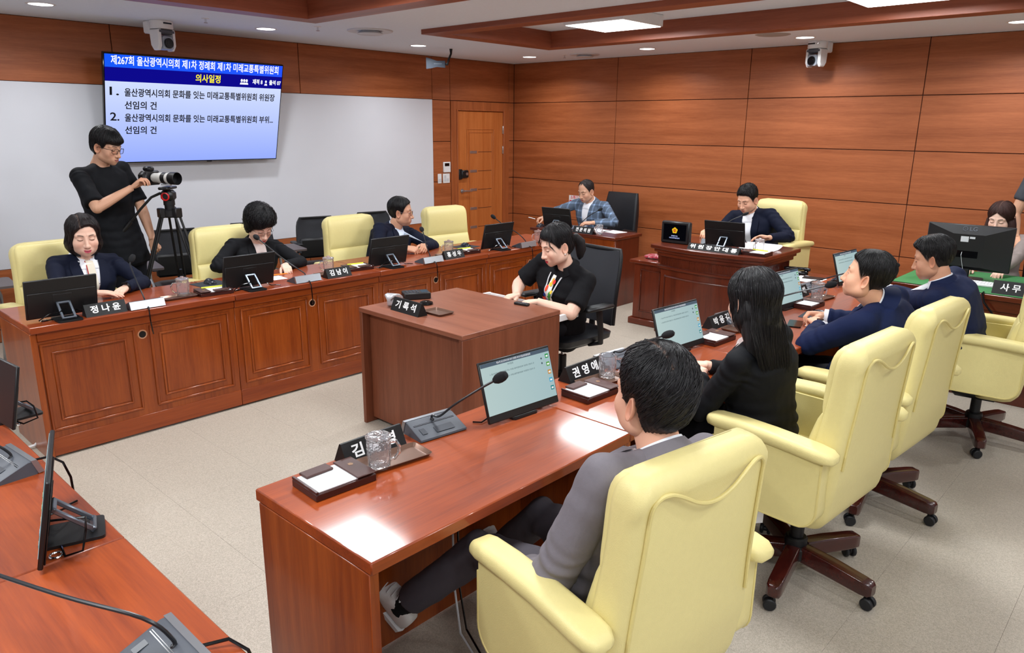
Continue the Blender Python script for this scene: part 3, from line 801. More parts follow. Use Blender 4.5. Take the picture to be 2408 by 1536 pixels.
clone(c1, (6.245, -4.12, 0), face(-0.995, 0.08), 'cream leather swivel chair behind the man in navy with clasped hands', CG_R)
clone(c1, (6.45, -2.86, 0), face(-1, -0.10), 'cream leather swivel chair cut by the right edge of the photo', CG_R)
clone(c1, (2.00, -6.34, 0), face(1, 0.05), 'cream leather chair behind the woman in the patterned scarf', CG_L)
clone(c1, (2.04, -5.22, 0), face(1, 0.0), 'cream leather chair behind the woman in black with bouffant hair', CG_L)
clone(c1, (2.10, -4.12, 0), face(1, 0.0), 'cream leather chair behind the man in navy who looks aside', CG_L)
clone(c1, (2.08, -3.03, 0), face(1, -0.12), 'empty cream leather chair beside the wooden door', CG_L)
clone(c1, (4.24, -0.99, 0.09), face(-0.05, -1), 'tall cream leather chair behind the chairman at the podium', None)

# black executive chair behind the man in the checked blazer
t = thing('black_executive_chair', 'black leather high-backed chair behind the man in the grey checked blazer', 'chair', (2.12, -0.72, 0), face(0.0, -1))
rings = []
for z in [0.42 + 0.04 * i for i in range(17)]:
    q = (z - 0.42) / 0.64
    w = 0.24 - 0.03 * q ** 4; yr = -0.30 - 0.07 * q; k = 0.045 * (1 - 0.6 * q ** 6)
    rings.append([(x, y, z) for x, y in rrect(w, k, 0.03, 5, 0, yr)])
part('backrest', MB().loft(rings), M_BLEATHER, t, angle=70)
part('seat', MB().loft([[(x, y, z) for x, y in rrect(w, d, 0.06, 6)] for z, w, d in ((0.40, 0.22, 0.22), (0.42, 0.245, 0.245), (0.47, 0.245, 0.245), (0.49, 0.21, 0.21))]), M_BLEATHER, t, angle=60)
for s in (-1, 1):
    part('armrest', MB().tube([(s * 0.27, -0.25, 0.46), (s * 0.29, -0.22, 0.62), (s * 0.29, 0.0, 0.66), (s * 0.29, 0.16, 0.63), (s * 0.27, 0.19, 0.47)], 0.022, 10), M_BLACK, t)
part('seat_pan', MB().box(-0.1, 0.1, -0.12, 0.12, 0.34, 0.41, 0.02), M_BLACK, t)
star_base(t, False, 0.28)

# stenographer's mesh chair
t = thing('mesh_office_chair', 'black mesh-back office chair of the note-taking woman', 'chair', (4.17, -3.99, 0), face(-0.10, -1))
rings = []; fr = []
for i in range(15):
    q = i / 14; z = 0.50 + 0.50 * q
    w = 0.235 + 0.012 * math.sin(PI * q) - 0.03 * q ** 6; y = -0.26 - 0.085 * q + 0.03 * math.sin(PI * q)
    rings.append([(x, y - 0.012 + 0.05 * (x / w) ** 2 * 0.6, z) for x in [w * (-1 + 2 * j / 10) for j in range(11)]] + [(x, y + 0.012 + 0.05 * (x / w) ** 2 * 0.6, z) for x in [w * (1 - 2 * j / 10) for j in range(11)]])
part('backrest', MB().loft(rings), plain('chair_mesh', (44, 46, 52), 0.55, bump=0.8, bscale=1500), t, angle=60)
L_ = [(r[0]) for r in rings]; R_2 = [(r[10]) for r in rings]
part('back_frame', MB().tube(L_ + list(reversed(R_2)), 0.013, 8), M_BLACK, t)
part('seat', MB().loft([[(x, y, z) for x, y in rrect(w, d, 0.07, 6)] for z, w, d in ((0.40, 0.21, 0.20), (0.425, 0.25, 0.24), (0.46, 0.255, 0.245), (0.485, 0.21, 0.20))]), M_BLEATHER, t, angle=60)
part('seat_pan', MB().box(-0.11, 0.11, -0.24, 0.1, 0.34, 0.40, 0.02).tube([(0, -0.2, 0.38), (0, -0.29, 0.42), (0, -0.29, 0.56)], [0.03, 0.03, 0.02], 8, flat=0.6), M_BLACK, t)
for s in (-1, 1):
    a = part('armrest', MB().box(s * 0.30 - 0.04, s * 0.30 + 0.04, -0.14, 0.12, 0.655, 0.685, 0.012), M_BLACK, t)
    part('arm_post', MB().tube([(s * 0.2, -0.05, 0.39), (s * 0.29, -0.06, 0.42), (s * 0.305, -0.04, 0.50), (s * 0.30, -0.02, 0.66)], [0.02, 0.024, 0.024, 0.026], 8, flat=0.6), M_BLACK, a)
star_base(t, False, 0.29, rot0=0.5)

# black tablet-arm guest chairs along the white wall
def guest_chair(label, loc, rz):
    t = thing('tablet_arm_chair', label, 'chair', loc, rz, 'black tablet-arm chairs along the white wall')
    rings = []
    for i in range(10):
        q = i / 9; z = 0.56 + 0.34 * q; w = 0.215 - 0.02 * q - 0.03 * q ** 8; y = -0.20 - 0.06 * q
        rings.append([(x, y - 0.008 + 0.05 * (x / w) ** 2, z) for x in [w * (-1 + 2 * j / 8) for j in range(9)]] + [(x, y + 0.008 + 0.05 * (x / w) ** 2, z) for x in [w * (1 - 2 * j / 8) for j in range(9)]])
    part('backrest', MB().loft(rings), MATS['chair_mesh'], t, angle=60)
    part('back_frame', MB().tube([r[0] for r in rings] + [r[8] for r in reversed(rings)], 0.011, 8), M_BLACK, t)
    part('back_pad', MB().box(-0.19, 0.19, -0.20, -0.15, 0.50, 0.70, 0.02), M_BLACK, t)
    part('seat', MB().loft([[(x, y, z) for x, y in rrect(w, d, 0.06, 5)] for z, w, d in ((0.41, 0.20, 0.20), (0.43, 0.225, 0.225), (0.455, 0.225, 0.225), (0.47, 0.19, 0.19))]), M_BLEATHER, t, angle=60)
    for s in (-1, 1):
        part('frame_leg', MB().tube([(s * 0.25, 0.26, 0.012), (s * 0.25, 0.16, 0.35), (s * 0.25, 0.06, 0.42), (s * 0.25, -0.12, 0.50), (s * 0.25, -0.16, 0.66)], 0.0125, 8), M_SILVER, t)
        part('frame_leg', MB().tube([(s * 0.25, -0.28, 0.012), (s * 0.25, -0.10, 0.30), (s * 0.25, 0.02, 0.41)], 0.0125, 8), M_SILVER, t)
        part('armrest', MB().box(s * 0.25 - 0.03, s * 0.25 + 0.03, -0.2, 0.05, 0.66, 0.685, 0.01), M_BLACK, t)
    tb = part('writing_tablet', MB().prism(rrect(0.14, 0.19, 0.03, 4, -0.18, 0.24), 0.70, 0.716), plain('tablet_laminate', (88, 78, 80), 0.45), t)
    part('bracket', MB().tube([(-0.25, 0.06, 0.42), (-0.25, 0.12, 0.60), (-0.22, 0.16, 0.70)], 0.010, 8), M_SILVER, tb)
    return t
g1 = guest_chair('black tablet-arm chair between the second and third cream chairs', (0.88, -3.72, 0), face(1, -0.25))
for (x, y, dx, dy, s) in [(0.86, -4.42, 1, -0.2, 'black tablet-arm chair beside the shoulder of the woman with bouffant hair'), (0.86, -5.12, 1, -0.2, 'black tablet-arm chair behind the second cream chair'), (0.9, -5.72, 1, -0.2, 'black tablet-arm chair seen through the tripod legs'),
                           (0.9, -3.02, 1, -0.2, 'black tablet-arm chair behind the man in navy, only its top rim showing'), (0.88, -6.75, 1, -0.1, 'black tablet-arm chair at the far left, behind the first cream chair')]:
    clone(g1, (x, y, 0), face(dx, dy), s)
# ------------------------------------------------------------------ things on the desks
def Rz(a): return Matrix.Rotation(a, 4, 'Z')
def Rx(a): return Matrix.Rotation(a, 4, 'X')
def Ry(a): return Matrix.Rotation(a, 4, 'Y')
T3 = Matrix.Translation
M_SCR = emis_grad('screen_page', (196, 218, 216), (176, 204, 208), 0.78, 0, -0.18, 0.18)
M_SCRBAR = emis('screen_bar', (84, 98, 112), 0.9)
M_INK = plain('screen_ink', (60, 84, 92), 0.6)
ICONS = [emis('icon_green', (52, 160, 84), 0.8), emis('icon_lime', (90, 170, 70), 0.8), emis('icon_orange', (214, 150, 60), 0.8), emis('icon_blue', (72, 176, 214), 0.8), emis('icon_teal', (40, 140, 146), 0.8)]
def monitor(label, loc, rz, tilt=0.30, group=None, cable=True, screen=True, w=0.178, h=0.112):
    """local: screen faces -Y, back to +Y, resting on its stand; loc is the desk point below the screen"""
    t = thing('portable_monitor', label, 'monitor', loc, rz, group)
    X = T3((0, 0, 0.012)) @ Rx(-tilt) @ T3((0, 0, h))
    pn = part('panel', MB().box(-w, w, -0.006, 0.006, -h, h, 0.003, X=X), M_BLACK, t)
    part('back_plate', MB().box(-w * 0.94, w * 0.94, 0.006, 0.0105, -h * 0.94, h * 0.35, 0.002, X=X).box(-w * .26, w * .26, 0.0105, 0.0125, -h * 0.80, h * 0.20, 0.001, X=X), M_BLACK, pn)
    if screen:
        s = part('screen', MB().box(-w + 0.006, w - 0.006, -0.0072, -0.006, -h + 0.028, h - 0.008, X=X), M_SCR, pn)
        part('title_bar', MB().box(-w + 0.006, w - 0.006, -0.0078, -0.0072, h - 0.022, h - 0.008, X=X), M_SCRBAR, pn)
        b = MB()
        for k, m in enumerate(ICONS):
            zc = h - 0.038 - k * 0.031
            b.box(w - 0.030, w - 0.014, -0.0079, -0.0072, zc - 0.008, zc + 0.008, 0, k, X=X)
            b.box(w - 0.027, w - 0.017, -0.0083, -0.0079, zc - 0.004, zc + 0.003, 0, 5, X=X)
        part('icons', b, ICONS + [plain('icon_white', (230, 238, 236), 0.6)], pn)
        text_mesh('제267회 울산광역시의회 제1차 정례회 제1차 미래교통특별위원회', 0.009, plain('screen_white', (232, 236, 240), 0.6), pn, X @ T3((-0.01, -0.0080, h - 0.015)) @ Rx(PI / 2), 0.0, 0.0001, width=0.17)
        text_mesh('의사일정', 0.008, M_INK, pn, X @ T3((-0.03, -0.0074, h - 0.030)) @ Rx(PI / 2), 0.0, 0.0001)
        for k, s_ in enumerate(('1. 울산광역시의회 문화를 잇는 미래교통특별위원회 위원장 선임의 건', '2. 울산광역시의회 문화를 잇는 미래교통특별위원회 부위원장 선임의 건')):
            text_mesh(s_, 0.007, M_INK, pn, X @ T3((-0.025, -0.0074, h - 0.052 - 0.020 * k)) @ Rx(PI / 2), 0.0, 0.0001, width=0.22)
        b = MB()
        for k in range(2): b.cyl((w - 0.052, -0.0075, h - 0.043 - 0.018 * k), 0.004, 0.0003, 10, axis='Y', X=X)
        part('icons', b, M_INK, pn)
    st = part('stand_base', MB().prism(rrect(0.062, 0.075, 0.012, 3, 0, 0.065), 0.0, 0.008), M_BLACK, t)
    # arm from the base rear up to the back plate
    p0 = Vector((0, 0.118, 0.014)); p1 = X @ Vector((0, 0.012, -h * 0.22))
    d = (p1 - p0); L = d.length; ang = math.atan2(d.z, d.y)
    Xa = T3(p0) @ Rx(ang)
    a = MB()
    for s in (-1, 1): a.box(s * 0.030 - 0.006, s * 0.030 + 0.006, 0, L, -0.006, 0.006, 0.002, X=Xa)
    a.box(-0.036, 0.036, L - 0.012, L, -0.006, 0.006, 0.002, X=Xa).box(-0.036, 0.036, 0, 0.01, -0.008, 0.008, 0.002, X=Xa)
    part('stand_arm', a, plain('stand_metal', (128, 138, 150), 0.3, metal=0.85), t)
    if cable:
        part('desk_grommet', MB().tube([(0.10 + 0.014 * math.cos(2 * PI * i / 16), 0.03 + 0.014 * math.sin(2 * PI * i / 16), 0.003) for i in range(17)], 0.003, 6), M_CHROME, t)
        part('cable', MB().tube([X @ Vector((-w * .35, 0.01, -h * 0.75)), (-0.10, 0.05, 0.03), (-0.13, 0.06, 0.008), (-0.17, 0.05, 0.005), (-0.19, 0.075, 0.004)], 0.0028, 6), M_BLACKG, t)
        part('cable', MB().tube([X @ Vector((w * .1, 0.012, -h * 0.55)), (0.03, 0.10, 0.055), (0.09, 0.10, 0.05), (0.14, 0.09, 0.02), (0.12, 0.05, 0.005), (0.06, 0.04, 0.005)], 0.003, 6), M_BLACKG, t)
    return t
MG = 'portable monitors of the left row, their backs to the floor'
for y, s in [(-6.60, 'black portable monitor, back view, before the woman in the patterned scarf'), (-5.50, 'black portable monitor, back view, before the woman with bouffant hair'), (-4.355, 'black portable monitor, back view, before the man in navy who looks aside'), (-3.16, 'black portable monitor, back view, on the left row beside the empty cream chair')]:
    monitor(s, (2.715, y, TOPZ), -PI / 2 - 0.02, 0.24, MG, screen=False)
MR = 'portable monitors of the right row with lit pages'
for y, s in [(-5.90, 'lit portable monitor on the nearest right-hand desk, in front of the man in grey'), (-4.76, 'lit portable monitor before the long-haired woman'), (-3.53, 'lit portable monitor behind the head of the long-haired woman'), (-2.50, 'lit portable monitor mostly hidden by the head of the man in navy')]:
    monitor(s, (5.525, y, TOPZ), PI / 2 - 0.08, 0.30, MR)
monitor('black portable monitor standing edge-on to the photographer at the bottom left', (5.205, -7.40, TOPZ), -0.31, 0.20, None, screen=True)
monitor('black portable monitor cut by the left edge of the photo', (4.19, -7.27, TOPZ), 0.10, 0.20, None, screen=False)
monitor('black portable monitor, back view, before the man in the checked blazer', (2.10, -1.54, 0.735), PI + 0.15, 0.28, None, screen=False)
monitor('black portable monitor, back view, on the podium before the chairman', (4.24, -1.86, 0.808), PI + 0.12, 0.28, None, screen=False)

def mic(label, loc, rz, neck, silver_back=True, group=None, tip=0.016, scale=1.0):
    """local: the speaker sits at -Y; the silver back faces +Y. neck: list of points from the base"""
    t = thing('gooseneck_microphone', label, 'microphone', loc, rz, group)
    # wedge base
    pr = [(-0.062, 0.004), (-0.060, 0.010), (0.045, 0.046), (0.058, 0.046), (0.072, 0.008), (0.066, 0.0), (-0.058, 0.0)]
    rings = []
    for x, k in ((-0.096, 0.94), (-0.092, 1.0), (0.092, 1.0), (0.096, 0.94)):
        rings.append([(x, y * (0.97 if abs(x) > 0.094 else 1) + 0.008 * (abs(x) / 0.096) ** 2 * (1 if y < 0 else -1), z * k) for y, z in pr])
    part('base', MB().loft(rings), M_DGREY, t, angle=25)
    part('back_cover', MB().loft([[(x, 0.0480 + 0.012, 0.0485), (x, 0.082, 0.004), (x, 0.0775, 0.002), (x, 0.046, 0.0470)] for x in (-0.099, -0.094, 0.094, 0.099)], angle=20) if False else MB().loft([[(x, 0.044, 0.0475), (x, 0.060, 0.0475), (x, 0.0765, 0.004), (x, 0.060, 0.002)] for x in (-0.098, -0.092, 0.092, 0.098)]), plain('mic_silver', (168, 172, 178), 0.34, metal=0.9), t, angle=20)
    b = MB().box(-0.02, 0.055, -0.042, -0.012, 0.0, 0.0012, X=T3((0, 0, 0.0308)) @ Rx(0.33)).box(-0.075, -0.055, -0.035, -0.005, 0.0, 0.0012, X=T3((0, 0, 0.0308)) @ Rx(0.33))
    part('button', b, plain('mic_button', (54, 58, 66), 0.35), t)
    g = MB()
    for i in range(6): g.box(-0.085, 0.085, 0.010 + i * 0.005, 0.012 + i * 0.005, 0.0, 0.0008, X=T3((0, 0, 0.0310)) @ Rx(0.33) @ T3((0, 0.000, 0)))
    o = part('speaker_slots', g, M_BLACKG, t); o['kind'] = 'stuff'
    pts = [Vector((0.0, 0.022, 0.034)), Vector((0.0, 0.022, 0.055))] + [Vector(p) for p in neck]
    # smooth
    def cr(P, n=5):
        out = []
        for i in range(len(P) - 1):
            a, b_, c, d = P[max(i - 1, 0)], P[i], P[i + 1], P[min(i + 2, len(P) - 1)]
            for k in range(n):
                q = k / n
                out.append(0.5 * ((2 * b_) + (c - a) * q + (2 * a - 5 * b_ + 4 * c - d) * q * q + (3 * b_ - a - 3 * c + d) * q ** 3))
        return out + [P[-1]]
    P = cr(pts)
    nk = part('gooseneck', MB().tube(P, [0.0075] * 3 + [0.0042] * (len(P) - 3), 8), plain('neck_black', (34, 36, 40), 0.3), t)
    e = P[-1]; dr = (P[-1] - P[-3]).normalized()
    q = Vector((0, 0, 1)).rotation_difference(dr).to_matrix().to_4x4()
    part('foam_cap', MB().lathe([(0.004, -0.004), (tip * .6, 0.0), (tip, 0.012), (tip * 1.12, 0.026), (tip * 1.05, 0.040), (tip * 0.75, 0.052), (0.003, 0.057)], 16, X=T3(e) @ q), plain('mic_foam', (22, 23, 26), 0.95, bump=0.8, bscale=900), t)
    part('cable', MB().tube([(0.0, 0.07, 0.010), (0.005, 0.09, 0.010), (0.018, 0.125, -0.01), (0.020, 0.133, -0.06), (0.012, 0.125, -0.12), (0.0, 0.100, -0.148)], 0.0038, 6) if silver_back == 'hang' else MB().tube([(0.0, 0.07, 0.010), (0.03, 0.12, 0.016), (0.07, 0.14, 0.0), (0.085, 0.15, -0.05), (0.09, 0.15, -0.12)], 0.0038, 6), M_BLACKG, t)
    return t
G1 = 'gooseneck microphones of the left row'
HX = 2.765
def toL(x, y, z, base):       # world point -> local of a mic on the left row (rz=-90deg: local +Y = +x, local +X = -y)
    return (-(y - base[1]), x - base[0], z - base[2])
# heads computed from the photograph: neck end points in world space
mic('gooseneck microphone rising in front of the standing cameraman', (HX, -6.19, TOPZ), -PI / 2, [toL(2.74, -6.20, 0.90, (HX, -6.19, TOPZ)), toL(2.64, -6.19, 0.985, (HX, -6.19, TOPZ)), toL(2.62, -6.18, 1.005, (HX, -6.19, TOPZ))], 'hang', G1)
mic('gooseneck microphone reaching up to the chin of the woman with bouffant hair', (HX, -5.12, TOPZ), -PI / 2, [toL(2.74, -5.15, 0.85, (HX, -5.12, TOPZ)), toL(2.68, -5.231, 0.93, (HX, -5.12, TOPZ)), toL(2.58, -5.31, 1.035, (HX, -5.12, TOPZ)), toL(2.562, -5.32, 1.05, (HX, -5.12, TOPZ))], 'hang', G1)
mic('gooseneck microphone between the man in navy and the empty cream chair', (HX + .03, -4.01, TOPZ), -PI / 2, [toL(2.78, -4.01, 0.88, (HX + .03, -4.01, TOPZ)), toL(2.71, -3.98, 0.97, (HX + .03, -4.01, TOPZ)), toL(2.68, -3.965, 0.99, (HX + .03, -4.01, TOPZ))], 'hang', G1)
mic('gooseneck microphone at the far end of the left row, bending towards the door', (HX + .03, -2.88, TOPZ), -PI / 2, [toL(2.76, -2.92, 0.88, (HX + .03, -2.88, TOPZ)), toL(2.58, -2.90, 0.93, (HX + .03, -2.88, TOPZ)), toL(2.46, -2.90, 0.985, (HX + .03, -2.88, TOPZ))], 'hang', G1)
G2 = 'gooseneck microphones of the right row'
def toR(x, y, z, b):          # right row: rz=+90deg: local +Y = -x, local +X = +y
    return (y - b[1], -(x - b[0]), z - b[2])
for (bx, by, pts, s) in [
    (5.40, -6.23, [(5.41, -6.22, .82), (5.47, -6.20, .875), (5.55, -6.15, .945), (5.595, -6.125, .980)], 'gooseneck microphone nearest the photographer, its head before the lit monitor'),
    (5.41, -5.14, [(5.42, -5.13, .82), (5.465, -5.10, .858), (5.52, -5.05, .885), (5.56, -5.02, .905)], 'gooseneck microphone behind the head of the man in grey'),
    (5.42, -4.03, [(5.46, -4.02, .84), (5.673, -3.95, .942), (5.80, -3.89, .995), (5.845, -3.87, 1.012)], 'gooseneck microphone pointing at the mouth of the man in navy with clasped hands'),
    (5.42, -2.88, [(5.46, -2.87, .84), (5.65, -2.79, .92), (5.78, -2.73, .955), (5.82, -2.71, .965)], 'gooseneck microphone whose head shows above the collar of the nearer man in navy')]:
    mic(s, (bx, by, TOPZ), PI / 2 - 0.12, [toR(*p, (bx, by, TOPZ)) for p in pts], True, G2)
mic('grey gooseneck microphone in the bottom left corner, its stem running out of the frame', (5.90, -7.385, TOPZ), 0.0, [(-0.02, -0.02, 0.115), (-0.16, -0.12, 0.15), (-0.42, -0.26, 0.19), (-0.46, -0.28, 0.195)], True)
mic('grey gooseneck microphone cut by the left edge of the photo', (4.68, -7.36, TOPZ), 0.1, [(-0.02, -0.02, 0.10), (-0.16, -0.12, 0.15), (-0.32, -0.24, 0.2)], True)
mic('slim gooseneck microphone in front of the man in the checked blazer', (2.33, -1.45, 0.735), PI, [(-0.02, 0.0, 0.08), (-0.12, 0.0, 0.16), (-0.22, -0.02, 0.22)], True, tip=0.013)
mic('slim gooseneck microphone on the podium beside the emblem display', (4.10, -1.78, 0.808), PI, [(-0.02, -0.02, 0.12), (-0.10, -0.05, 0.21), (-0.19, -0.10, 0.265)], True, tip=0.011)

def plate(label, txt, loc, rz, L=0.105, group=None, hgt=0.066, size=0.046, spacing=1.9, both=True, fit=None):
    """triangular black name block, lettering on the +Y face and on the -Y face"""
    t = thing('name_plate', label, 'name plate', loc, rz, group)
    d = 0.036
    part('block', MB().loft([[(x, -d, 0), (x, d, 0), (x, 0.004, hgt), (x, -0.004, hgt)] for x in (-L, L)]), plain('plate_black', (10, 10, 12), 0.5), t, angle=20)
    a = math.atan2(hgt, d - 0.004)
    n = (0, math.sin(a), math.cos(a))
    for s in ((1, -1) if both else (1,)):
        X = Rz(0 if s > 0 else PI) @ T3((0, (d + 0.004) / 2 + 0.0006, hgt / 2 + 0.0006)) @ Rz(PI) @ Rx(a)
        text_mesh(txt, size, plain('plate_letter', (240, 240, 240), 0.5), t, X, 0.0012, 0.0003, spacing=1.0, width=fit or L * 1.45)
    return t
GP = 'black name plates on the desks'
def lp_(label, txt, x, y, **k): return plate(label, txt, (x, y, TOPZ), -PI / 2, **k)
lp_('black name plate below the woman in the patterned scarf', '정 나 윤', 2.79, -6.41, L=0.108)
lp_('black name plate right of the woman with bouffant hair', '김 남 이', 2.80, -4.865, L=0.10)
lp_('black name plate right of the man in navy who looks aside', '홍 성 우', 2.80, -3.75, L=0.105)
plate('black name plate on the nearest desk, its middle letter hidden by the glass mug', '김 종 영', (5.375, -6.49, TOPZ), PI / 2, L=0.12)
plate('black name plate beside the mug behind the head of the man in grey', '권 영 애', (5.395, -5.385, TOPZ), PI / 2, L=0.12)
plate('black name plate beside the cheek of the long-haired woman', '박 용 걸', (5.40, -4.17, TOPZ), PI / 2, L=0.12)
plate('black name plate with one letter showing beyond the third lit monitor', '이 영 해', (5.42, -3.16, TOPZ), PI / 2, L=0.12)
plate('tilted black name block on the front edge of the walnut side desk', '기 록 석', (3.925, -5.14, 0.742), PI - 0.03, L=0.13, size=0.05, hgt=0.075)
plate('black name plate with four white letters on the dark desk by the corner', '전 문 위 원', (2.53, -1.635, 0.735), PI, L=0.13)
plate('very long black name plate on the edge of the podium', '위 원 장 안 대 룡', (4.29, -2.15, 0.808), PI + 0.0, L=0.235, hgt=0.05, size=0.04, fit=0.43)
plate('black name plate on the green felt desk at the right edge', '사 무 직 원', (6.46, -2.0, 0.748), PI, L=0.17, hgt=0.085, size=0.055)

def mug(label, loc, lid=True, rz=0.0, water=False, group='cut glass mugs', liddy=None):
    t = thing('glass_mug', label, 'mug', loc, rz, group)
    n = 24; rings = []
    for (r, z) in ((0.030, 0.0), (0.033, 0.003), (0.034, 0.012), (0.036, 0.04), (0.037, 0.07), (0.038, 0.098), (0.0365, 0.100), (0.034, 0.097), (0.033, 0.05), (0.030, 0.014), (0.0, 0.012)):
        rings.append([((r * (1.0 + (0.035 if (j % 2 and r > 0.031 and z < 0.095) else 0.0))) * math.cos(2 * PI * j / n), (r * (1.0 + (0.035 if (j % 2 and r > 0.031 and z < 0.095) else 0.0))) * math.sin(2 * PI * j / n), z) for j in range(n)])
    part('cup', MB().loft(rings, True, False), M_GLASS, t, angle=15)
    part('handle', MB().tube([(0.036, 0, 0.082), (0.056, 0, 0.080), (0.066, 0, 0.062), (0.064, 0, 0.038), (0.050, 0, 0.022), (0.036, 0, 0.020)], 0.0055, 8), M_GLASS, t)
    if lid:
        lr = MB().lathe([(0.0, 0.102), (0.036, 0.1015), (0.041, 0.104), (0.041, 0.108), (0.034, 0.112), (0.012, 0.115), (0.010, 0.122), (0.0, 0.124)], 20, cap0=False, cap1=False)
        part('lid', lr, M_GLASS, t, angle=20)
    return t
def tray(label, loc, rz, sx=0.10, sy=0.062):
    t = thing('serving_tray', label, 'tray', loc, rz)
    r0 = rrect(sx - 0.010, sy - 0.010, 0.012, 4); r1 = rrect(sx, sy, 0.016, 4); r2 = rrect(sx - 0.003, sy - 0.003, 0.014, 4); r3 = rrect(sx - 0.013, sy - 0.013, 0.01, 4)
    part('tray_body', MB().loft([[(x, y, z) for x, y in r] for r, z in ((r0, 0.0), (r1, 0.013), (r2, 0.0135), (r3, 0.0025))]), M_TRAY, t, angle=30)
    return t
def memo(label, loc, rz, group='brown memo boxes with white paper', pen=False, two=True):
    t = thing('memo_box', label, 'memo box', loc, rz, group)
    part('box', MB().box(-0.085, 0.085, -0.058, 0.058, 0.0, 0.020, 0.002), plain('memo_wood', (58, 24, 20), 0.3), t)
    part('paper_stack', MB().box(-0.074, 0.035, -0.052, 0.052, 0.0203, 0.0235, 0.0005), M_PAPER, t)
    cv = part('cover', MB().box(0.030, 0.085, -0.058, 0.058, 0.0238, 0.0285, 0.002), M_BROWN, t)
    part('emblem', MB().cyl((0.058, 0.018, 0.0286), 0.008, 0.0004, 5), plain('stamped_gold', (140, 104, 70), 0.5), cv)
    part('side_rail', MB().box(-0.085, -0.078, -0.058, 0.058, 0.0203, 0.027, 0.001), MATS['memo_wood'], t)
    if two: part('flap', MB().box(-0.062, 0.016, 0.026, 0.062, 0.0238, 0.031, 0.002, X=Rz(0.05)), M_BROWN, t)
    if pen: part('pen', MB().tube([(-0.06, -0.03, 0.031), (0.05, -0.035, 0.031)], 0.0045, 8), plain('pen_yellow_green', (210, 214, 60), 0.4), t)
    for k_ in kids(t): k_.scale = (1.2, 1.22, 1.15)
    return t
# right row
tray('bronze tray under the mug on the nearest desk', (5.475, -6.475, TOPZ), PI / 2 - 0.12, 0.115, 0.058)
mug('cut glass mug with a lid on the nearest desk', (5.49, -6.545, TOPZ + 0.003), True, 1.2)
memo('brown memo box with blank white paper at the corner of the nearest desk', (5.475, -6.70, TOPZ), PI / 2 - 0.05)
tray('bronze tray with a glass lid on it, beside the head of the man in grey', (5.50, -5.385, TOPZ), PI / 2 - 0.12, 0.115, 0.058)
mug('cut glass mug without its lid, behind the head of the man in grey', (5.485, -5.325, TOPZ + 0.003), False, 0.9)
t = thing('mug_cover', 'round cut glass mug cover lying on the tray beside the open mug', 'lid', (5.505, -5.445, TOPZ + 0.003))
part('disc', MB().lathe([(0.0, 0.0), (0.038, 0.0), (0.041, 0.003), (0.041, 0.007), (0.034, 0.011), (0.012, 0.014), (0.010, 0.02), (0.0, 0.022)], 20, cap0=False, cap1=False), M_GLASS, t, angle=20)
memo('brown memo box half hidden behind the hair of the man in grey', (5.56, -5.56 + 0.02, TOPZ), PI / 2 - 0.05)
memo('brown memo box with white paper left of the long-haired woman', (5.53, -4.47, TOPZ), PI / 2 - 0.05)
tray('bronze tray by the cheek of the long-haired woman', (5.52, -4.17, TOPZ), PI / 2 - 0.12, 0.10, 0.055)
mug('cut glass mug peeping out beside the cheek of the long-haired woman', (5.50, -4.14, TOPZ + 0.003), True, 0.9)
memo('brown memo box with white paper beside the third lit monitor', (5.57, -3.38, TOPZ), PI / 2 - 0.05)
tray('bronze tray under the mug before the man in navy with clasped hands', (5.55, -3.11, TOPZ), PI / 2 - 0.12, 0.11, 0.055)
mug('cut glass mug with a lid before the man in navy with clasped hands', (5.545, -3.155, TOPZ + 0.003), True, 0.9)
# left row
tray('bronze tray under the mug on the near left desk', (2.69, -5.95, TOPZ), PI / 2, 0.105, 0.055)
mug('cut glass mug with a lid on the near left desk', (2.66, -5.905, TOPZ + 0.003), True, -1.9)
memo('brown memo box with a pen at the right end of the near left desk', (2.72, -5.74, TOPZ), -PI / 2 - 0.1, pen=True)
tray('bronze tray right of the woman with bouffant hair', (2.69, -4.87, TOPZ), PI / 2, 0.105, 0.05)
mug('lidded cut glass mug right of the woman with bouffant hair', (2.64, -4.83, TOPZ + 0.003), True, -1.9)
memo('brown memo box with a pen left of the third monitor back', (2.67, -4.60, TOPZ), -PI / 2 - 0.1, pen=True)
tray('bronze tray right of the man in navy who looks aside', (2.67, -3.70, TOPZ), PI / 2, 0.10, 0.05)
mug('lidded cut glass mug right of the man in navy who looks aside', (2.655, -3.66, TOPZ + 0.003), True, -1.9)
memo('brown memo box with a pen left of the fourth monitor back', (2.70, -3.50, TOPZ), -PI / 2 - 0.1, pen=True)
mug('cut glass mug at the far end of the left row', (2.73, -2.60, TOPZ), True, -1.9)
mug('cut glass mug on the desk of the man in the checked blazer', (2.70, -1.60, 0.735), False, -1.9)
mug('cut glass mug with a lid on the podium', (4.585, -1.93, 0.808), True, -1.9)
memo('brown memo box with a pen at the right corner of the podium', (4.63, -2.06, 0.808), PI, pen=True, two=False)

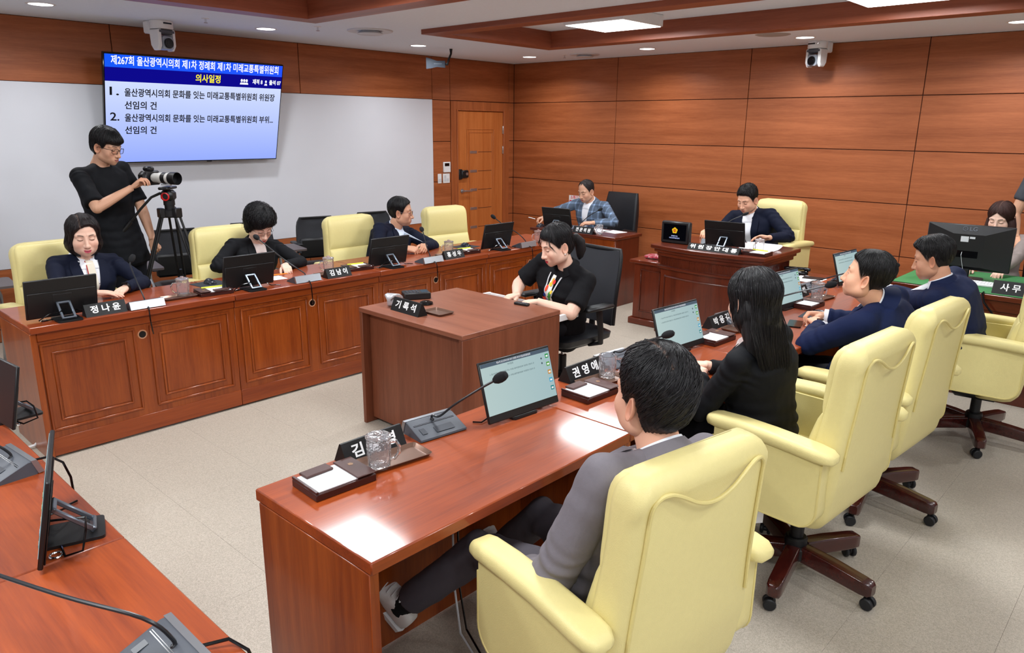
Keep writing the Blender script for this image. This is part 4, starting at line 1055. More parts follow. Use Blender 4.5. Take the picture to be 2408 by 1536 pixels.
def mouse(label, loc, rz, pad=True, padc=None):
    t = thing('computer_mouse', label, 'mouse', (loc[0], loc[1], loc[2] + (0.0025 if pad else 0)), rz)
    rings = []
    for (y, w, h) in ((-0.052, 0.012, 0.008), (-0.046, 0.024, 0.022), (-0.02, 0.031, 0.036), (0.01, 0.030, 0.036), (0.04, 0.027, 0.024), (0.050, 0.018, 0.012)):
        rings.append([(w * math.cos(a), y, max(0.0, h * math.sin(a))) for a in [2 * PI * j / 16 for j in range(16)]])
    part('shell', MB().loft(rings), plain('mouse_grey', (38, 42, 52), 0.3), t, angle=60)
    part('wheel', MB().cyl((-0.004, 0.028, 0.024), 0.009, 0.008, 12, axis='X'), M_BLACKG, t)
    if pad:
        p = thing('mouse_pad', 'dark pad under the ' + label, 'mouse pad', loc, rz + 0.1)
        part('sheet', MB().prism(rrect(0.10, 0.09, 0.01), 0.0, 0.0022), plain('pad_dark', (44, 48, 56), 0.8), p)
    return t
mouse('black mouse left of the second monitor back on the left row', (2.42, -5.62, TOPZ), -PI / 2)
mouse('black mouse in front of the empty cream chair', (2.45, -3.27, TOPZ), -PI / 2)
mouse('black mouse beside the clasped hands of the man in navy', (5.72, -3.57, TOPZ), PI / 2)

# papers
def sheet(label, loc, rz, w=0.105, h=0.148, n=1, curl=0.0, cat='papers', col=None, name='paper_sheets'):
    t = thing(name, label, cat, loc, rz)
    for k in range(n):
        rr = []
        for i in range(9):
            u = -1 + 2 * i / 8
            rr.append((u, curl * max(0, u) ** 2))
        b = MB(); X = T3((0, 0, 0.0006 + k * 0.0012)) @ Rz(0.12 * (k % 3) - 0.1 * (k % 2))
        rings = [[(u * w, -h, z), (u * w, h, z), (u * w, h, z + 0.0008), (u * w, -h, z + 0.0008)] for u, z in rr]
        part('sheet', b.loft(rings, X=X), col or M_PAPER, t)
    return t
sheet('open white papers under the hands of the man in the checked blazer', (2.48, -1.38, 0.735), 1.57, n=2)
sheet('second stack of white papers at the right end of his dark desk', (2.70, -1.33, 0.735), 1.4, n=2, w=0.09, h=0.10)
sheet('large open white document under the hands of the chairman', (4.50, -1.72, 0.808), 1.45, n=3, curl=0.03)
sheet('white sheet left of the podium monitor', (4.16, -1.62, 0.808), 1.57, n=1)
sheet('loose white and pale blue papers on the right wing of the podium', (5.02, -1.82, 0.618), 1.3, n=3, w=0.12, h=0.16)
sheet('white note under the pen of the woman with bouffant hair', (2.55, -5.20, TOPZ), 1.5, w=0.05, h=0.07)
sheet('white papers beside the clasped hands of the man in navy', (5.80, -3.74, TOPZ), 0.2, w=0.07, h=0.10)
sheet('thick white stack of documents at the far right of the green felt desk', (6.60, -1.78, 0.748), 1.5, n=4, w=0.11, h=0.15)
sheet('small white sheet on the green felt desk behind the head of the leaning man', (5.83, -1.35, 0.748), 1.2, w=0.07, h=0.09)
t = thing('black_folder', 'black folder lying on the papers of the right podium wing', 'folder', (5.0, -1.75, 0.618 + 0.004), 0.2)
part('cover', MB().box(-0.09, 0.07, -0.05, 0.05, 0, 0.006, 0.002), M_BLACK, t)
t = thing('table_telephone', 'black telephone handset on the right wing of the podium', 'telephone', (4.80, -1.62, 0.618), 1.9)
part('body', MB().box(-0.07, 0.07, -0.09, 0.09, 0, 0.035, 0.01), M_BLACKG, t)
part('handset', MB().tube([(-0.03, -0.105, 0.044), (-0.03, -0.075, 0.046), (-0.03, -0.05, 0.052), (-0.03, 0.05, 0.052), (-0.03, 0.075, 0.046), (-0.03, 0.105, 0.044)], [0.012, 0.018, 0.011, 0.011, 0.018, 0.012], 10), M_BLACKG, t)
# keyboard on the clerk's desk
t = thing('white_keyboard', 'white keyboard under the large monitor on the green felt', 'keyboard', (6.16, -1.78, 0.748), 0.05)
part('case', MB().box(-0.21, 0.21, -0.065, 0.065, 0, 0.016, 0.004), M_WPLAST, t)
kb = MB()
for i in range(20):
    for j in range(5): kb.box(-0.2 + i * 0.0202, -0.2 + i * 0.0202 + 0.017, -0.055 + j * 0.0225, -0.055 + j * 0.0225 + 0.019, 0.016, 0.020)
o = part('keys', kb, M_WPLAST, t); o['kind'] = 'stuff'
# large desktop monitor, back view
t = thing('desktop_monitor', 'large black desktop monitor, back view, on the green felt desk', 'monitor', (6.03, -1.62, 0.748), 0.06)
X = T3((0, 0, 0.235)) @ Rx(0.06)
W2, H2 = 0.275, 0.165
part('panel', MB().box(-W2, W2, -0.004, 0.018, -H2, H2, 0.004, X=X), M_BLACK, t)
b = MB().loft([[(x, -0.004, z) for x, z in ((-W2 + .004, -H2 + .004), (W2 - .004, -H2 + .004), (W2 - .004, H2 - .004), (-W2 + .004, H2 - .004))],
               [(x, -0.036, z) for x, z in ((-0.10, -H2 + .03), (0.10, -H2 + .03), (0.10, 0.10), (-0.10, 0.10))]], X=X)
part('back_cover', b, M_BLACK, t, angle=10)
lg = text_mesh('LG', 0.042, plain('logo_grey', (78, 82, 90), 0.4), t, X @ T3((0.02, -0.0185, 0.137)) @ Rx(PI / 2 - 0.45), 0.0008, 0.0006)
part('logo_disc', MB().lathe([(0.013, 0), (0.015, 0.001), (0.017, 0)], 20, cap0=False, cap1=False, X=X @ T3((-0.032, -0.019, 0.137)) @ Rx(PI / 2 - 0.45)).tube([(0, 0.010, 0), (0, -0.006, 0), (0.010, -0.006, 0)], 0.0014, 6, X=X @ T3((-0.032, -0.019, 0.137)) @ Rx(PI / 2 - 0.45)), MATS['logo_grey'], t)
part('sticker', MB().box(-0.05, 0.0, -0.0368, -0.036, 0.045, 0.085, X=X).box(0.006, 0.04, -0.0368, -0.036, 0.07, 0.085, X=X), M_LGREY, t)
part('port_bay', MB().box(-0.07, 0.07, -0.037, -0.036, -0.07, -0.02, X=X), M_BLACKG, t)
part('cable', MB().tube([X @ Vector((-0.03, -0.037, -0.03)), X @ Vector((-0.03, -0.06, -0.05)), X @ Vector((-0.02, -0.05, -0.10)), (-0.0, -0.04, 0.05), (0.02, -0.03, 0.004)], 0.0016, 6), M_LGREY, t)
part('stand', MB().box(-0.03, 0.03, 0.0, 0.03, 0.0, 0.16, 0.005).prism(rrect(0.12, 0.09, 0.03), 0.0, 0.01), M_BLACK, t)
t = thing('desk_cable', 'thick black cable hanging from the front of the green felt desk', 'cable', (6.25, -2.08, 0.748))
part('cord', MB().tube([(0.0, 0.03, 0.0), (0.0, -0.01, 0.0), (0.02, -0.02, -0.06), (0.12, -0.03, -0.17), (0.30, -0.035, -0.195), (0.46, -0.035, -0.145), (0.48, 0.03, -0.145)][:6] , 0.007, 8), M_BLACKG, t)
# emblem display on the podium
t = thing('emblem_display', 'black box display with a gold five-petal emblem on the left of the podium', 'display', (3.825, -1.985, 0.808), 0.06)
part('case', MB().box(-0.135, 0.135, -0.03, 0.035, 0, 0.195, 0.010), M_BLACK, t)
part('screen', MB().box(-0.11, 0.11, -0.0308, -0.0301, 0.030, 0.172), emis('display_black', (6, 6, 10), 1.0), t)
pet = []
for i in range(40):
    a = 2 * PI * i / 40; pet.append(((0.022 + 0.006 * abs(math.cos(2.5 * (a - PI / 2)))) * math.cos(a), (0.022 + 0.006 * abs(math.cos(2.5 * (a - PI / 2)))) * math.sin(a)))
XE = T3((0.0, -0.0312, 0.118)) @ Rx(PI / 2)
em = part('emblem', MB().prism(pet, 0, 0.0006, X=XE), emis('emblem_gold', (236, 190, 40), 0.9), t)
part('emblem_disc', MB().cyl((0, 0, 0.0006), 0.0125, 0.0005, 20, X=XE), emis('emblem_red', (206, 40, 30), 0.9), em)
text_mesh('의회', 0.010, MATS['emblem_gold'], em, XE @ T3((0, 0, 0.0013)), 0.0003, 0.0001)
text_mesh('문화를 잇는', 0.013, emis('display_text', (190, 200, 255), 0.9), t, T3((0, -0.0312, 0.068)) @ Rx(PI / 2), 0.0002, 0.0001)
text_mesh('미래교통특별위원회', 0.013, MATS['display_text'], t, T3((0, -0.0312, 0.050)) @ Rx(PI / 2), 0.0002, 0.0001, width=0.10)
# red satin gavel cloth
t = thing('satin_gavel_cloth', 'crumpled glossy crimson satin cushion on the left wing of the podium', 'cushion', (3.54, -1.83, 0.618), 0.2)
n = 48; rings = []
for k, (r, z) in enumerate(((0.085, 0.002), (0.10, 0.010), (0.098, 0.018), (0.075, 0.03), (0.03, 0.036))):
    rings.append([(r * (1 + 0.09 * math.sin(i * 12 * 2 * PI / n)) * math.cos(2 * PI * i / n) * 1.1, r * (1 + 0.09 * math.sin(i * 12 * 2 * PI / n)) * math.sin(2 * PI * i / n) * 0.8, z + 0.005 * math.sin(i * 12 * 2 * PI / n + k)) for i in range(n)])
part('satin', MB().loft(rings), plain('crimson_satin', (150, 16, 40), 0.18, bump=0.4, bscale=60, sheen=0.6), t, angle=50)
# side desk things
t = thing('intercom_handset', 'silver intercom with a curved handset on the walnut side desk', 'intercom', (3.715, -5.08, 0.742), 0.5)
rings = []
for (y, w, h, z) in ((-0.085, 0.012, 0.010, 0.055), (-0.07, 0.03, 0.012, 0.072), (-0.03, 0.036, 0.010, 0.070), (0.02, 0.036, 0.012, 0.055), (0.06, 0.034, 0.018, 0.032), (0.08, 0.02, 0.014, 0.02)):
    rings.append([(x, y, z + q) for x, q in rrect(w, h, min(w, h) * .9, 4)])
part('body', MB().loft(rings).box(-0.03, 0.03, -0.05, 0.07, 0.0, 0.05, 0.01), plain('intercom_silver', (206, 208, 212), 0.3, metal=0.4), t, angle=50)
part('display', MB().box(-0.012, 0.012, -0.02, 0.01, 0.0, 0.0012, X=T3((0, 0, 0.079)) @ Rx(-0.2)), M_BLACKG, t)
t = thing('portable_recorder', 'black rectangular portable audio recorder with buttons on the walnut desk', 'recorder', (3.66, -4.86, 0.742), -0.5)
part('body', MB().box(-0.055, 0.055, -0.085, 0.085, 0.0, 0.042, 0.005), M_BLACK, t)
b = MB()
for i in range(3):
    for j in range(4): b.cyl((-0.03 + i * 0.03, -0.06 + j * 0.022, 0.042), 0.007, 0.003, 10)
part('buttons', b, M_DGREY, t)
part('display', MB().box(-0.035, 0.035, 0.03, 0.07, 0.042, 0.043), M_SCRBAR, t)
t = thing('black_puck', 'small round black puck microphone between recorder and name plate', 'microphone', (3.84, -4.93, 0.742))
part('disc', MB().lathe([(0.036, 0), (0.042, 0.005), (0.04, 0.014), (0.03, 0.019), (0.0, 0.02)], 24, cap1=False), M_BLACKG, t)
tray('flat bronze tray behind the name block of the walnut desk', (4.06, -5.03, 0.742), 0.0, 0.085, 0.06)
t = thing('voice_recorder', 'slim black voice recorder near the hands of the note-taking woman', 'recorder', (4.27, -4.53, 0.742), 0.15)
part('body', MB().box(-0.05, 0.05, -0.017, 0.017, 0.0, 0.016, 0.004), M_BLACK, t)
part('buttons', MB().box(0.0, 0.035, -0.01, 0.01, 0.016, 0.0175, 0.001), M_DGREY, t)
t = thing('smartphone', 'black smartphone lying by the hands of the woman in the patterned scarf', 'phone', (2.62, -6.37, TOPZ), 1.45)
part('body', MB().prism(rrect(0.036, 0.075, 0.008), 0.0, 0.008), plain('phone_lilac', (150, 150, 176), 0.2), t)
t = thing('smartphone', 'dark smartphone just left of the clasped hands of the man in navy', 'phone', (5.70, -3.86, TOPZ), 0.3)
part('body', MB().prism(rrect(0.036, 0.075, 0.008), 0.0, 0.008), M_BLACKG, t)
t = thing('power_adapter', 'white power adapter with cord on the floor at the near corner of the left desk', 'adapter', (2.62, -6.90, 0.0), 0.6)
part('body', MB().box(-0.03, 0.03, -0.05, 0.05, 0, 0.03, 0.006), M_WPLAST, t)
part('cord', MB().tube([(0, 0.05, 0.015), (0.03, 0.09, 0.02), (0.08, 0.10, 0.07)], 0.008, 8), M_WPLAST, t)
t = thing('cable_bundle', 'grey and black cables hanging below the nearest desk with a yellow network plug', 'cable', (5.47, -6.24, 0.0))
part('cord', MB().tube([(0, 0.0, 0.70), (0.02, 0.0, 0.45), (0.05, -0.02, 0.2), (0.10, -0.04, 0.05), (0.20, -0.06, 0.01), (0.34, -0.10, 0.008)], 0.004, 6), M_LGREY, t)
part('cord', MB().tube([(0.01, 0.012, 0.70), (0.035, 0.012, 0.42), (0.06, -0.005, 0.2), (0.11, -0.02, 0.06), (0.21, -0.04, 0.012), (0.38, -0.07, 0.008)], 0.004, 6), M_BLACKG, t)
part('network_plug', MB().box(0.31, 0.36, -0.115, -0.09, 0.0, 0.016, 0.003), plain('plug_yellow', (222, 186, 52), 0.4), t)

# ------------------------------------------------------------------ on the walls and ceiling
tvX = T3((0.12, -4.56, 1.455)) @ Rz(PI / 2) @ Rx(0.0)
tvh = 0.945; tvw = 1.654; tilt = math.atan2(0.26, 0.91)
# local: x along the width (screen left -> right), z up, -y out of the screen
TVM = T3((0.115, -4.56, 1.458)) @ Rz(PI / 2) @ Rx(tilt)
t = thing('wall_television', 'very large flat television tilted forward on the white board, showing the agenda', 'television')
t.matrix_world = TVM
pn = part('panel', MB().box(-tvw / 2, tvw / 2, 0.0, 0.035, 0, tvh, 0.004), M_BLACKG, t)
bz = 0.011
body_m = emis_grad('tv_page', (150, 172, 255), (212, 224, 255), 0.95, 2, 0.0, 0.75)
z1, z2 = tvh * 0.877, tvh * 0.755
part('screen', MB().box(-tvw / 2 + bz, tvw / 2 - bz, -0.0015, -0.0001, bz, z2), body_m, pn)
part('title_band', MB().box(-tvw / 2 + bz, tvw / 2 - bz, -0.0015, -0.0001, z1, tvh - bz), emis_grad('tv_title', (24, 90, 250), (36, 84, 255), 0.95, 0, -0.8, 0.8), pn)
part('subtitle_band', MB().box(-tvw / 2 + bz, tvw / 2 - bz, -0.0015, -0.0001, z2, z1), emis('tv_navy', (14, 10, 140), 0.95), pn)
TW = emis('tv_white', (245, 248, 255), 1.0); TB = plain('tv_black', (4, 6, 22), 0.6); TY = emis('tv_yellow', (255, 240, 40), 1.0)
def tvt(s, size, m, x, z, w=None, al='LEFT', b=0.0015):
    o = text_mesh(s, size, m, pn, T3((x, -0.003, z)) @ Rx(PI / 2), b, 0.0003, align=al, width=None)
    if w:
        xs = [v.co.x for v in o.data.vertices]; W = max(xs) - min(xs); x0 = min(xs)
        for v in o.data.vertices: v.co.x = x + (v.co.x - x0) * w / W
    return o
H0 = -tvw / 2
tvt('제267회 울산광역시의회 제1차 정례회 제1차 미래교통특별위원회', 0.082, TW, H0 + 0.06, tvh * 0.935, 1.54)
tvt('의사일정', 0.078, TY, H0 + 0.78, tvh * 0.815, 0.235)
tvt('재적 8', 0.05, TW, H0 + 1.335, tvh * 0.812, 0.105)
tvt('출석 07', 0.05, TW, H0 + 1.51, tvh * 0.812, 0.125)
ic = MB()
def person_icon(cx, s):
    XI = T3((cx, -0.0025, tvh * 0.812)) @ Rx(PI / 2)
    ic.prism([(0.011 * s * math.cos(a), 0.009 + 0.014 * s * math.sin(a)) for a in [2 * PI * i / 14 for i in range(14)]], 0, 0.0005, X=XI)
    ic.prism([(-0.018 * s, -0.028), (0.018 * s, -0.028), (0.012 * s, -0.010), (-0.012 * s, -0.010)], 0, 0.0005, X=XI)
for cx in (H0 + 1.225, H0 + 1.25, H0 + 1.275): person_icon(cx, 1.0)
person_icon(H0 + 1.475, 0.9)
part('icons', ic, TW, pn)
for k, (a, b_) in enumerate((('울산광역시의회 문화를 잇는 미래교통특별위원회 위원장', '선임의 건'), ('울산광역시의회 문화를 잇는 미래교통특별위원회 부위...', '선임의 건'))):
    zz = (0.655, 0.425)[k]
    tvt('%d.' % (k + 1), 0.098, TB, H0 + 0.045, tvh * (zz + 0.01), 0.075)
    tvt(a, 0.075, TB, H0 + 0.165, tvh * zz, 1.415)
    tvt(b_, 0.075, TB, H0 + 0.165, tvh * (zz - 0.115), 0.27)
part('mount', MB().box(-0.25, 0.25, 0.035, 0.09, 0.2, 0.7, 0.01).box(-0.03, 0.03, 0.08, 0.3, 0.55, 0.6), M_BLACK, t)
part('sensor', MB().box(0.09, 0.14, 0.004, 0.02, -0.008, 0.0, 0.002), M_BLACKG, t)

def ptz(label, loc, rz, yaw_=0.0):
    t = thing('ceiling_camera', label, 'camera', loc, rz)
    part('mount', MB().lathe([(0.088, -0.0), (0.092, -0.004), (0.092, -0.058), (0.086, -0.066), (0.03, -0.066)], 30).box(-0.085, 0.085, 0.05, 0.125, -0.10, -0.001, 0.01), M_WPLAST, t)
    part('status_window', MB().box(-0.045, 0.03, -0.0935, -0.085, -0.03, -0.018, 0.001), M_BLACKG, t)
    yk = part('yoke', MB().box(-0.082, 0.082, -0.065, 0.06, -0.105, -0.066, 0.012), plain('camera_grey', (86, 90, 98), 0.4), t)
    for s in (-1, 1):
        pr = [(-0.062, -0.07), (0.055, -0.07), (0.045, -0.20), (0.02, -0.235), (-0.035, -0.235), (-0.06, -0.20)]
        part('side_arm', MB().loft([[(s * x, y * k, -0.15 + (z + 0.15) * k) for y, z in pr] for x, k in ((0.056, 1.0), (0.074, 1.0), (0.084, 0.88))]), M_WPLAST, yk, angle=40)
    hd = part('camera_head', MB().loft([[(x, y, z) for x, z in rrect(0.052, h, 0.02, 5, 0, -0.175)] for y, h in ((0.045, 0.03), (0.04, 0.052), (-0.055, 0.056), (-0.068, 0.05))]), plain('camera_head_grey', (150, 156, 166), 0.35, metal=0.3), yk, angle=45)
    part('lens', MB().cyl((0, -0.085, -0.178), 0.041, 0.02, 26, axis='Y', bev=0.004).cyl((0, -0.087, -0.178), 0.026, 0.004, 22, axis='Y'), M_BLACKG, hd)
    return t
ptz('white ceiling camera hanging above the television', (0.57, -4.97, CEIL), face(-0.95, -0.25))
ptz('white ceiling camera hanging before the panelled far wall', (4.20, -0.20, CEIL), face(0.25, 1))
# wedge antenna
t = thing('wireless_antenna', 'black wedge-shaped wireless microphone antenna on a ceiling bracket by the corner', 'antenna', (0.82, -1.92, CEIL), 0)
Xa = T3((-0.085, -0.135, -0.155)) @ Rz(math.radians(40)) @ Rx(0.08) @ Matrix.Diagonal((0.62, 0.62, 0.62, 1))
pr = [(-0.19, -0.095), (-0.10, -0.085), (0.0, -0.062), (0.15, -0.075), (0.15, 0.045), (0.0, 0.042), (-0.10, 0.075), (-0.19, 0.10)]
part('paddle', MB().loft([[(x, y, z) for x, z in pr] for y in (-0.012, 0.012)], X=Xa), plain('antenna_slate', (50, 58, 70), 0.5), t, angle=20)
text_mesh('SENNHEISER', 0.026, plain('antenna_print', (120, 130, 140), 0.5), t, Xa @ T3((0.02, -0.0125, -0.008)) @ Rx(PI / 2), 0.0, 0.0002)
part('bracket', MB().tube([Xa @ Vector((0.15, 0, -0.01)), Xa @ Vector((0.19, 0, -0.02)), Xa @ Vector((0.20, 0, 0.03)), (0.0, 0.0, -0.05), (0.0, 0.0, 0.0)], [0.015, 0.014, 0.012, 0.012, 0.018], 10), M_BLACK, t)
# wall controls
t = thing('thermostat', 'white thermostat with a dark display beside the door', 'thermostat', (0.0, -1.268, 1.296))
part('case', MB().box(0.0, 0.018, -0.060, 0.060, -0.066, 0.066, 0.004), M_WPLAST, t)
part('display', MB().box(0.018, 0.0188, -0.042, 0.036, 0.012, 0.05), M_BLACKG, t)
for (yc, w, s, n_) in ((-1.275, 0.058, 'white square light switch with several keys, under the thermostat', 3), (-1.389, 0.031, 'narrow white light switch left of the square one', 1)):
    t = thing('light_switch', s, 'switch', (0.0, yc, 1.155))
    part('plate', MB().box(0.0, 0.008, -w, w, -0.060, 0.060, 0.003), M_WPLAST, t)
    for k in range(n_): part('rocker', MB().box(0.008, 0.0105, -w * .7 + (k % 2) * w * .75, (-w * .7 + (k % 2) * w * .75) + w * .6 if n_ > 1 else w * .7, -0.04 + (k // 2) * 0.042, -0.002 + (k // 2) * 0.042, 0.001), M_LGREY, t)
t = thing('notice_card', 'small pink and white fire extinguisher notice on the far wall by the corner', 'notice', (1.13, -0.001, 0.885))
part('card', MB().box(-0.11, 0.11, -0.003, 0, -0.05, 0.05), M_WPLAST, t)
text_mesh('소화기', 0.05, plain('notice_red', (214, 40, 60), 0.5), t, T3((-0.02, -0.0035, 0.022)) @ Rx(PI / 2), 0.001, 0.0002)
part('red_band', MB().box(-0.10, 0.10, -0.0036, -0.003, -0.045, -0.012), MATS['notice_red'], t)

t = thing('paper_packet', 'small green and white packet on the floor beyond the last cream chair', 'packet', (6.34, -1.885, 0.0), 0.2)
part('wrapper', MB().box(-0.05, 0.05, -0.03, 0.03, 0, 0.012, 0.003), M_WPLAST, t)
part('green_end', MB().box(-0.052, -0.02, -0.031, 0.031, 0.001, 0.013, 0.003), plain('packet_green', (50, 160, 120), 0.5), t)
# ------------------------------------------------------------------ people
TMP = bpy.data.scenes.new('tmp_build')
def rnd_tex():
    tx = bpy.data.textures.new('folds', 'CLOUDS'); tx.noise_scale = 0.09; tx.noise_depth = 1
    return tx
TEXF = rnd_tex()
def remesh(mb, voxel, smooth=6, fac=0.5, folds=0.0):
    me = bpy.data.meshes.new('src'); me.from_pydata(mb.v, [], mb.f); me.update()
    o = bpy.data.objects.new('src', me); TMP.collection.objects.link(o)
    r = o.modifiers.new('r', 'REMESH'); r.mode = 'VOXEL'; r.voxel_size = voxel; r.adaptivity = 0
    if smooth:
        s = o.modifiers.new('s', 'SMOOTH'); s.factor = fac; s.iterations = smooth
    if folds > 0:
        d = o.modifiers.new('d', 'DISPLACE'); d.texture = TEXF; d.strength = folds; d.mid_level = 0.5; d.texture_coords = 'LOCAL'
    vl = TMP.view_layers[0]; vl.update(); dg = vl.depsgraph
    ev = o.evaluated_get(dg); m2 = ev.to_mesh()
    n = len(m2.vertices); co = np.empty(n * 3, np.float32); m2.vertices.foreach_get('co', co); co = co.reshape(-1, 3).astype(float)
    no = np.empty(n * 3, np.float32); m2.vertices.foreach_get('normal', no); no = no.reshape(-1, 3).astype(float)
    nl = len(m2.loops); li = np.empty(nl, np.int32); m2.loops.foreach_get('vertex_index', li)
    npo = len(m2.polygons); lt = np.empty(npo, np.int32); m2.polygons.foreach_get('loop_total', lt)
    faces = []; k = 0
    if np.all(lt == 4): faces = li.reshape(-1, 4)
    else:
        for c in lt: faces.append(tuple(li[k:k + c])); k += c
    ev.to_mesh_clear(); bpy.data.objects.remove(o); bpy.data.meshes.remove(me)
    return co, no, faces
def quick_mesh(name, co, faces, mats, smooth=True):
    me = bpy.data.meshes.new(name)
    me.from_pydata([tuple(c) for c in co], [], [tuple(int(i) for i in f) for f in faces])
    for m in (mats if isinstance(mats, (list, tuple)) else [mats]): me.materials.append(m)
    me.polygons.foreach_set('use_smooth', [smooth] * len(me.polygons)); me.update()
    return me

# --- signed distance pieces
def nrm(a): return np.sqrt((a * a).sum(-1))
def smin(a, b, k): h = np.clip(0.5 + 0.5 * (b - a) / k, 0, 1); return b * (1 - h) + a * h - k * h * (1 - h)
def smax(a, b, k): return -smin(-a, -b, k)
def s_ell(p, c, r):
    q = p - np.array(c); r = np.array(r, float); k0 = nrm(q / r); k1 = nrm(q / (r * r)) + 1e-9
    return k0 * (k0 - 1) / k1
def s_sph(p, c, r): return nrm(p - np.array(c)) - r
def s_cap(p, a, b, ra, rb):
    a = np.array(a, float); b = np.array(b, float); ba = b - a; pa = p - a
    h = np.clip((pa @ ba) / (ba @ ba), 0, 1)
    return nrm(pa - h[..., None] * ba) - (ra + (rb - ra) * h)
def head_sdf(p, F):
    px = np.abs(p[..., 0:1]); q = np.concatenate([px, p[..., 1:]], -1)
    w = F.get('w', 1.0); jw = F.get('jaw', 1.0); fl = F.get('cheek', 0.0)
    d = s_ell(q, (0, -0.012, 0.034), (0.0765 * w, 0.097, 0.088))
    d = smin(d, s_ell(q, (0, 0.022, -0.030), (0.0625 * w, 0.066, 0.076)), 0.03)
    d = smin(d, s_ell(q, (0.012, 0.030, -0.070), (0.044 * w * jw, 0.050, 0.040)), 0.03)
    d = smin(d, s_sph(q, (0.046 * w, -0.002, -0.066), 0.020 * jw), 0.035)          # jaw angle
    d = smin(d, s_sph(q, (0.0, 0.070, -0.096), 0.019), 0.022)                       # chin
    d = smin(d, s_sph(q, (0.040 * w, 0.055, -0.032), 0.023 + fl), 0.025)             # cheek
    d = smin(d, s_cap(q, (0.010, 0.0785, 0.022), (0.046, 0.066, 0.022), 0.011, 0.010), 0.016)
    d = smax(d, -s_sph(q, (0.031, 0.102, 0.001), 0.0165), 0.016)                    # sockets
    d = smin(d, s_ell(q, (0.031, 0.0725, 0.000), (0.0155, 0.0135, 0.0115)), 0.006)  # lids
    d = smin(d, s_cap(q, (0.0, 0.088, 0.006), (0.0, 0.1065, -0.036), 0.0065, 0.0105), 0.013)   # nose ridge
    d = smin(d, s_sph(q, (0.0, 0.1075, -0.040), 0.0115), 0.006)
    d = smin(d, s_sph(q, (0.0125, 0.0965, -0.043), 0.0085), 0.006)
    d = smin(d, s_ell(q, (0.0, 0.079, -0.070), (0.030, 0.018, 0.020)), 0.016)        # muzzle
    d = smin(d, s_cap(q, (0.0, 0.0945, -0.0665), (0.018, 0.0865, -0.0685), 0.0055, 0.003), 0.005)
    d = smin(d, s_cap(q, (0.0, 0.0925, -0.0775), (0.015, 0.0860, -0.0745), 0.0065, 0.004), 0.005)
    d = smax(d, -s_cap(q, (0.0, 0.1005, -0.0716), (0.020, 0.0920, -0.0712), 0.0022, 0.0018), 0.003)
    return d
def ray_radius(dirs, sdf, r0=0.26, n=42):
    r = np.full(dirs.shape[:-1], r0)
    for _ in range(n): r = r - 0.75 * sdf(dirs * r[..., None])
    return np.clip(r, 0.005, r0)
def dir_grid(nu, nv):
    # dense towards the face
    t = np.linspace(-1, 1, nu, endpoint=False)
    az = PI * (0.52 * t + 0.48 * t ** 3)
    e = np.linspace(-1, 1, nv)
    el = PI / 2 * (0.72 * e + 0.28 * e ** 3) * 0.997
    A, E = np.meshgrid(az, el, indexing='xy')       # rows = elevation
    D = np.stack([np.sin(A) * np.cos(E), np.cos(A) * np.cos(E), np.sin(E)], -1)
    return A, E, D
def grid_faces(nu, nv, off=0):
    f = []
    for j in range(nv - 1):
        for i in range(nu):
            a = off + j * nu + i; b = off + j * nu + (i + 1) % nu
            f.append((a, b, b + nu, a + nu))
    f.append(tuple(off + i for i in reversed(range(nu)))); f.append(tuple(off + (nv - 1) * nu + i for i in range(nu)))
    return f
def lerp_tab(x, xs, ys): return np.interp(x, xs, ys)
def sst(a, b, x): t = np.clip((x - a) / (b - a), 0, 1); return t * t * (3 - 2 * t)

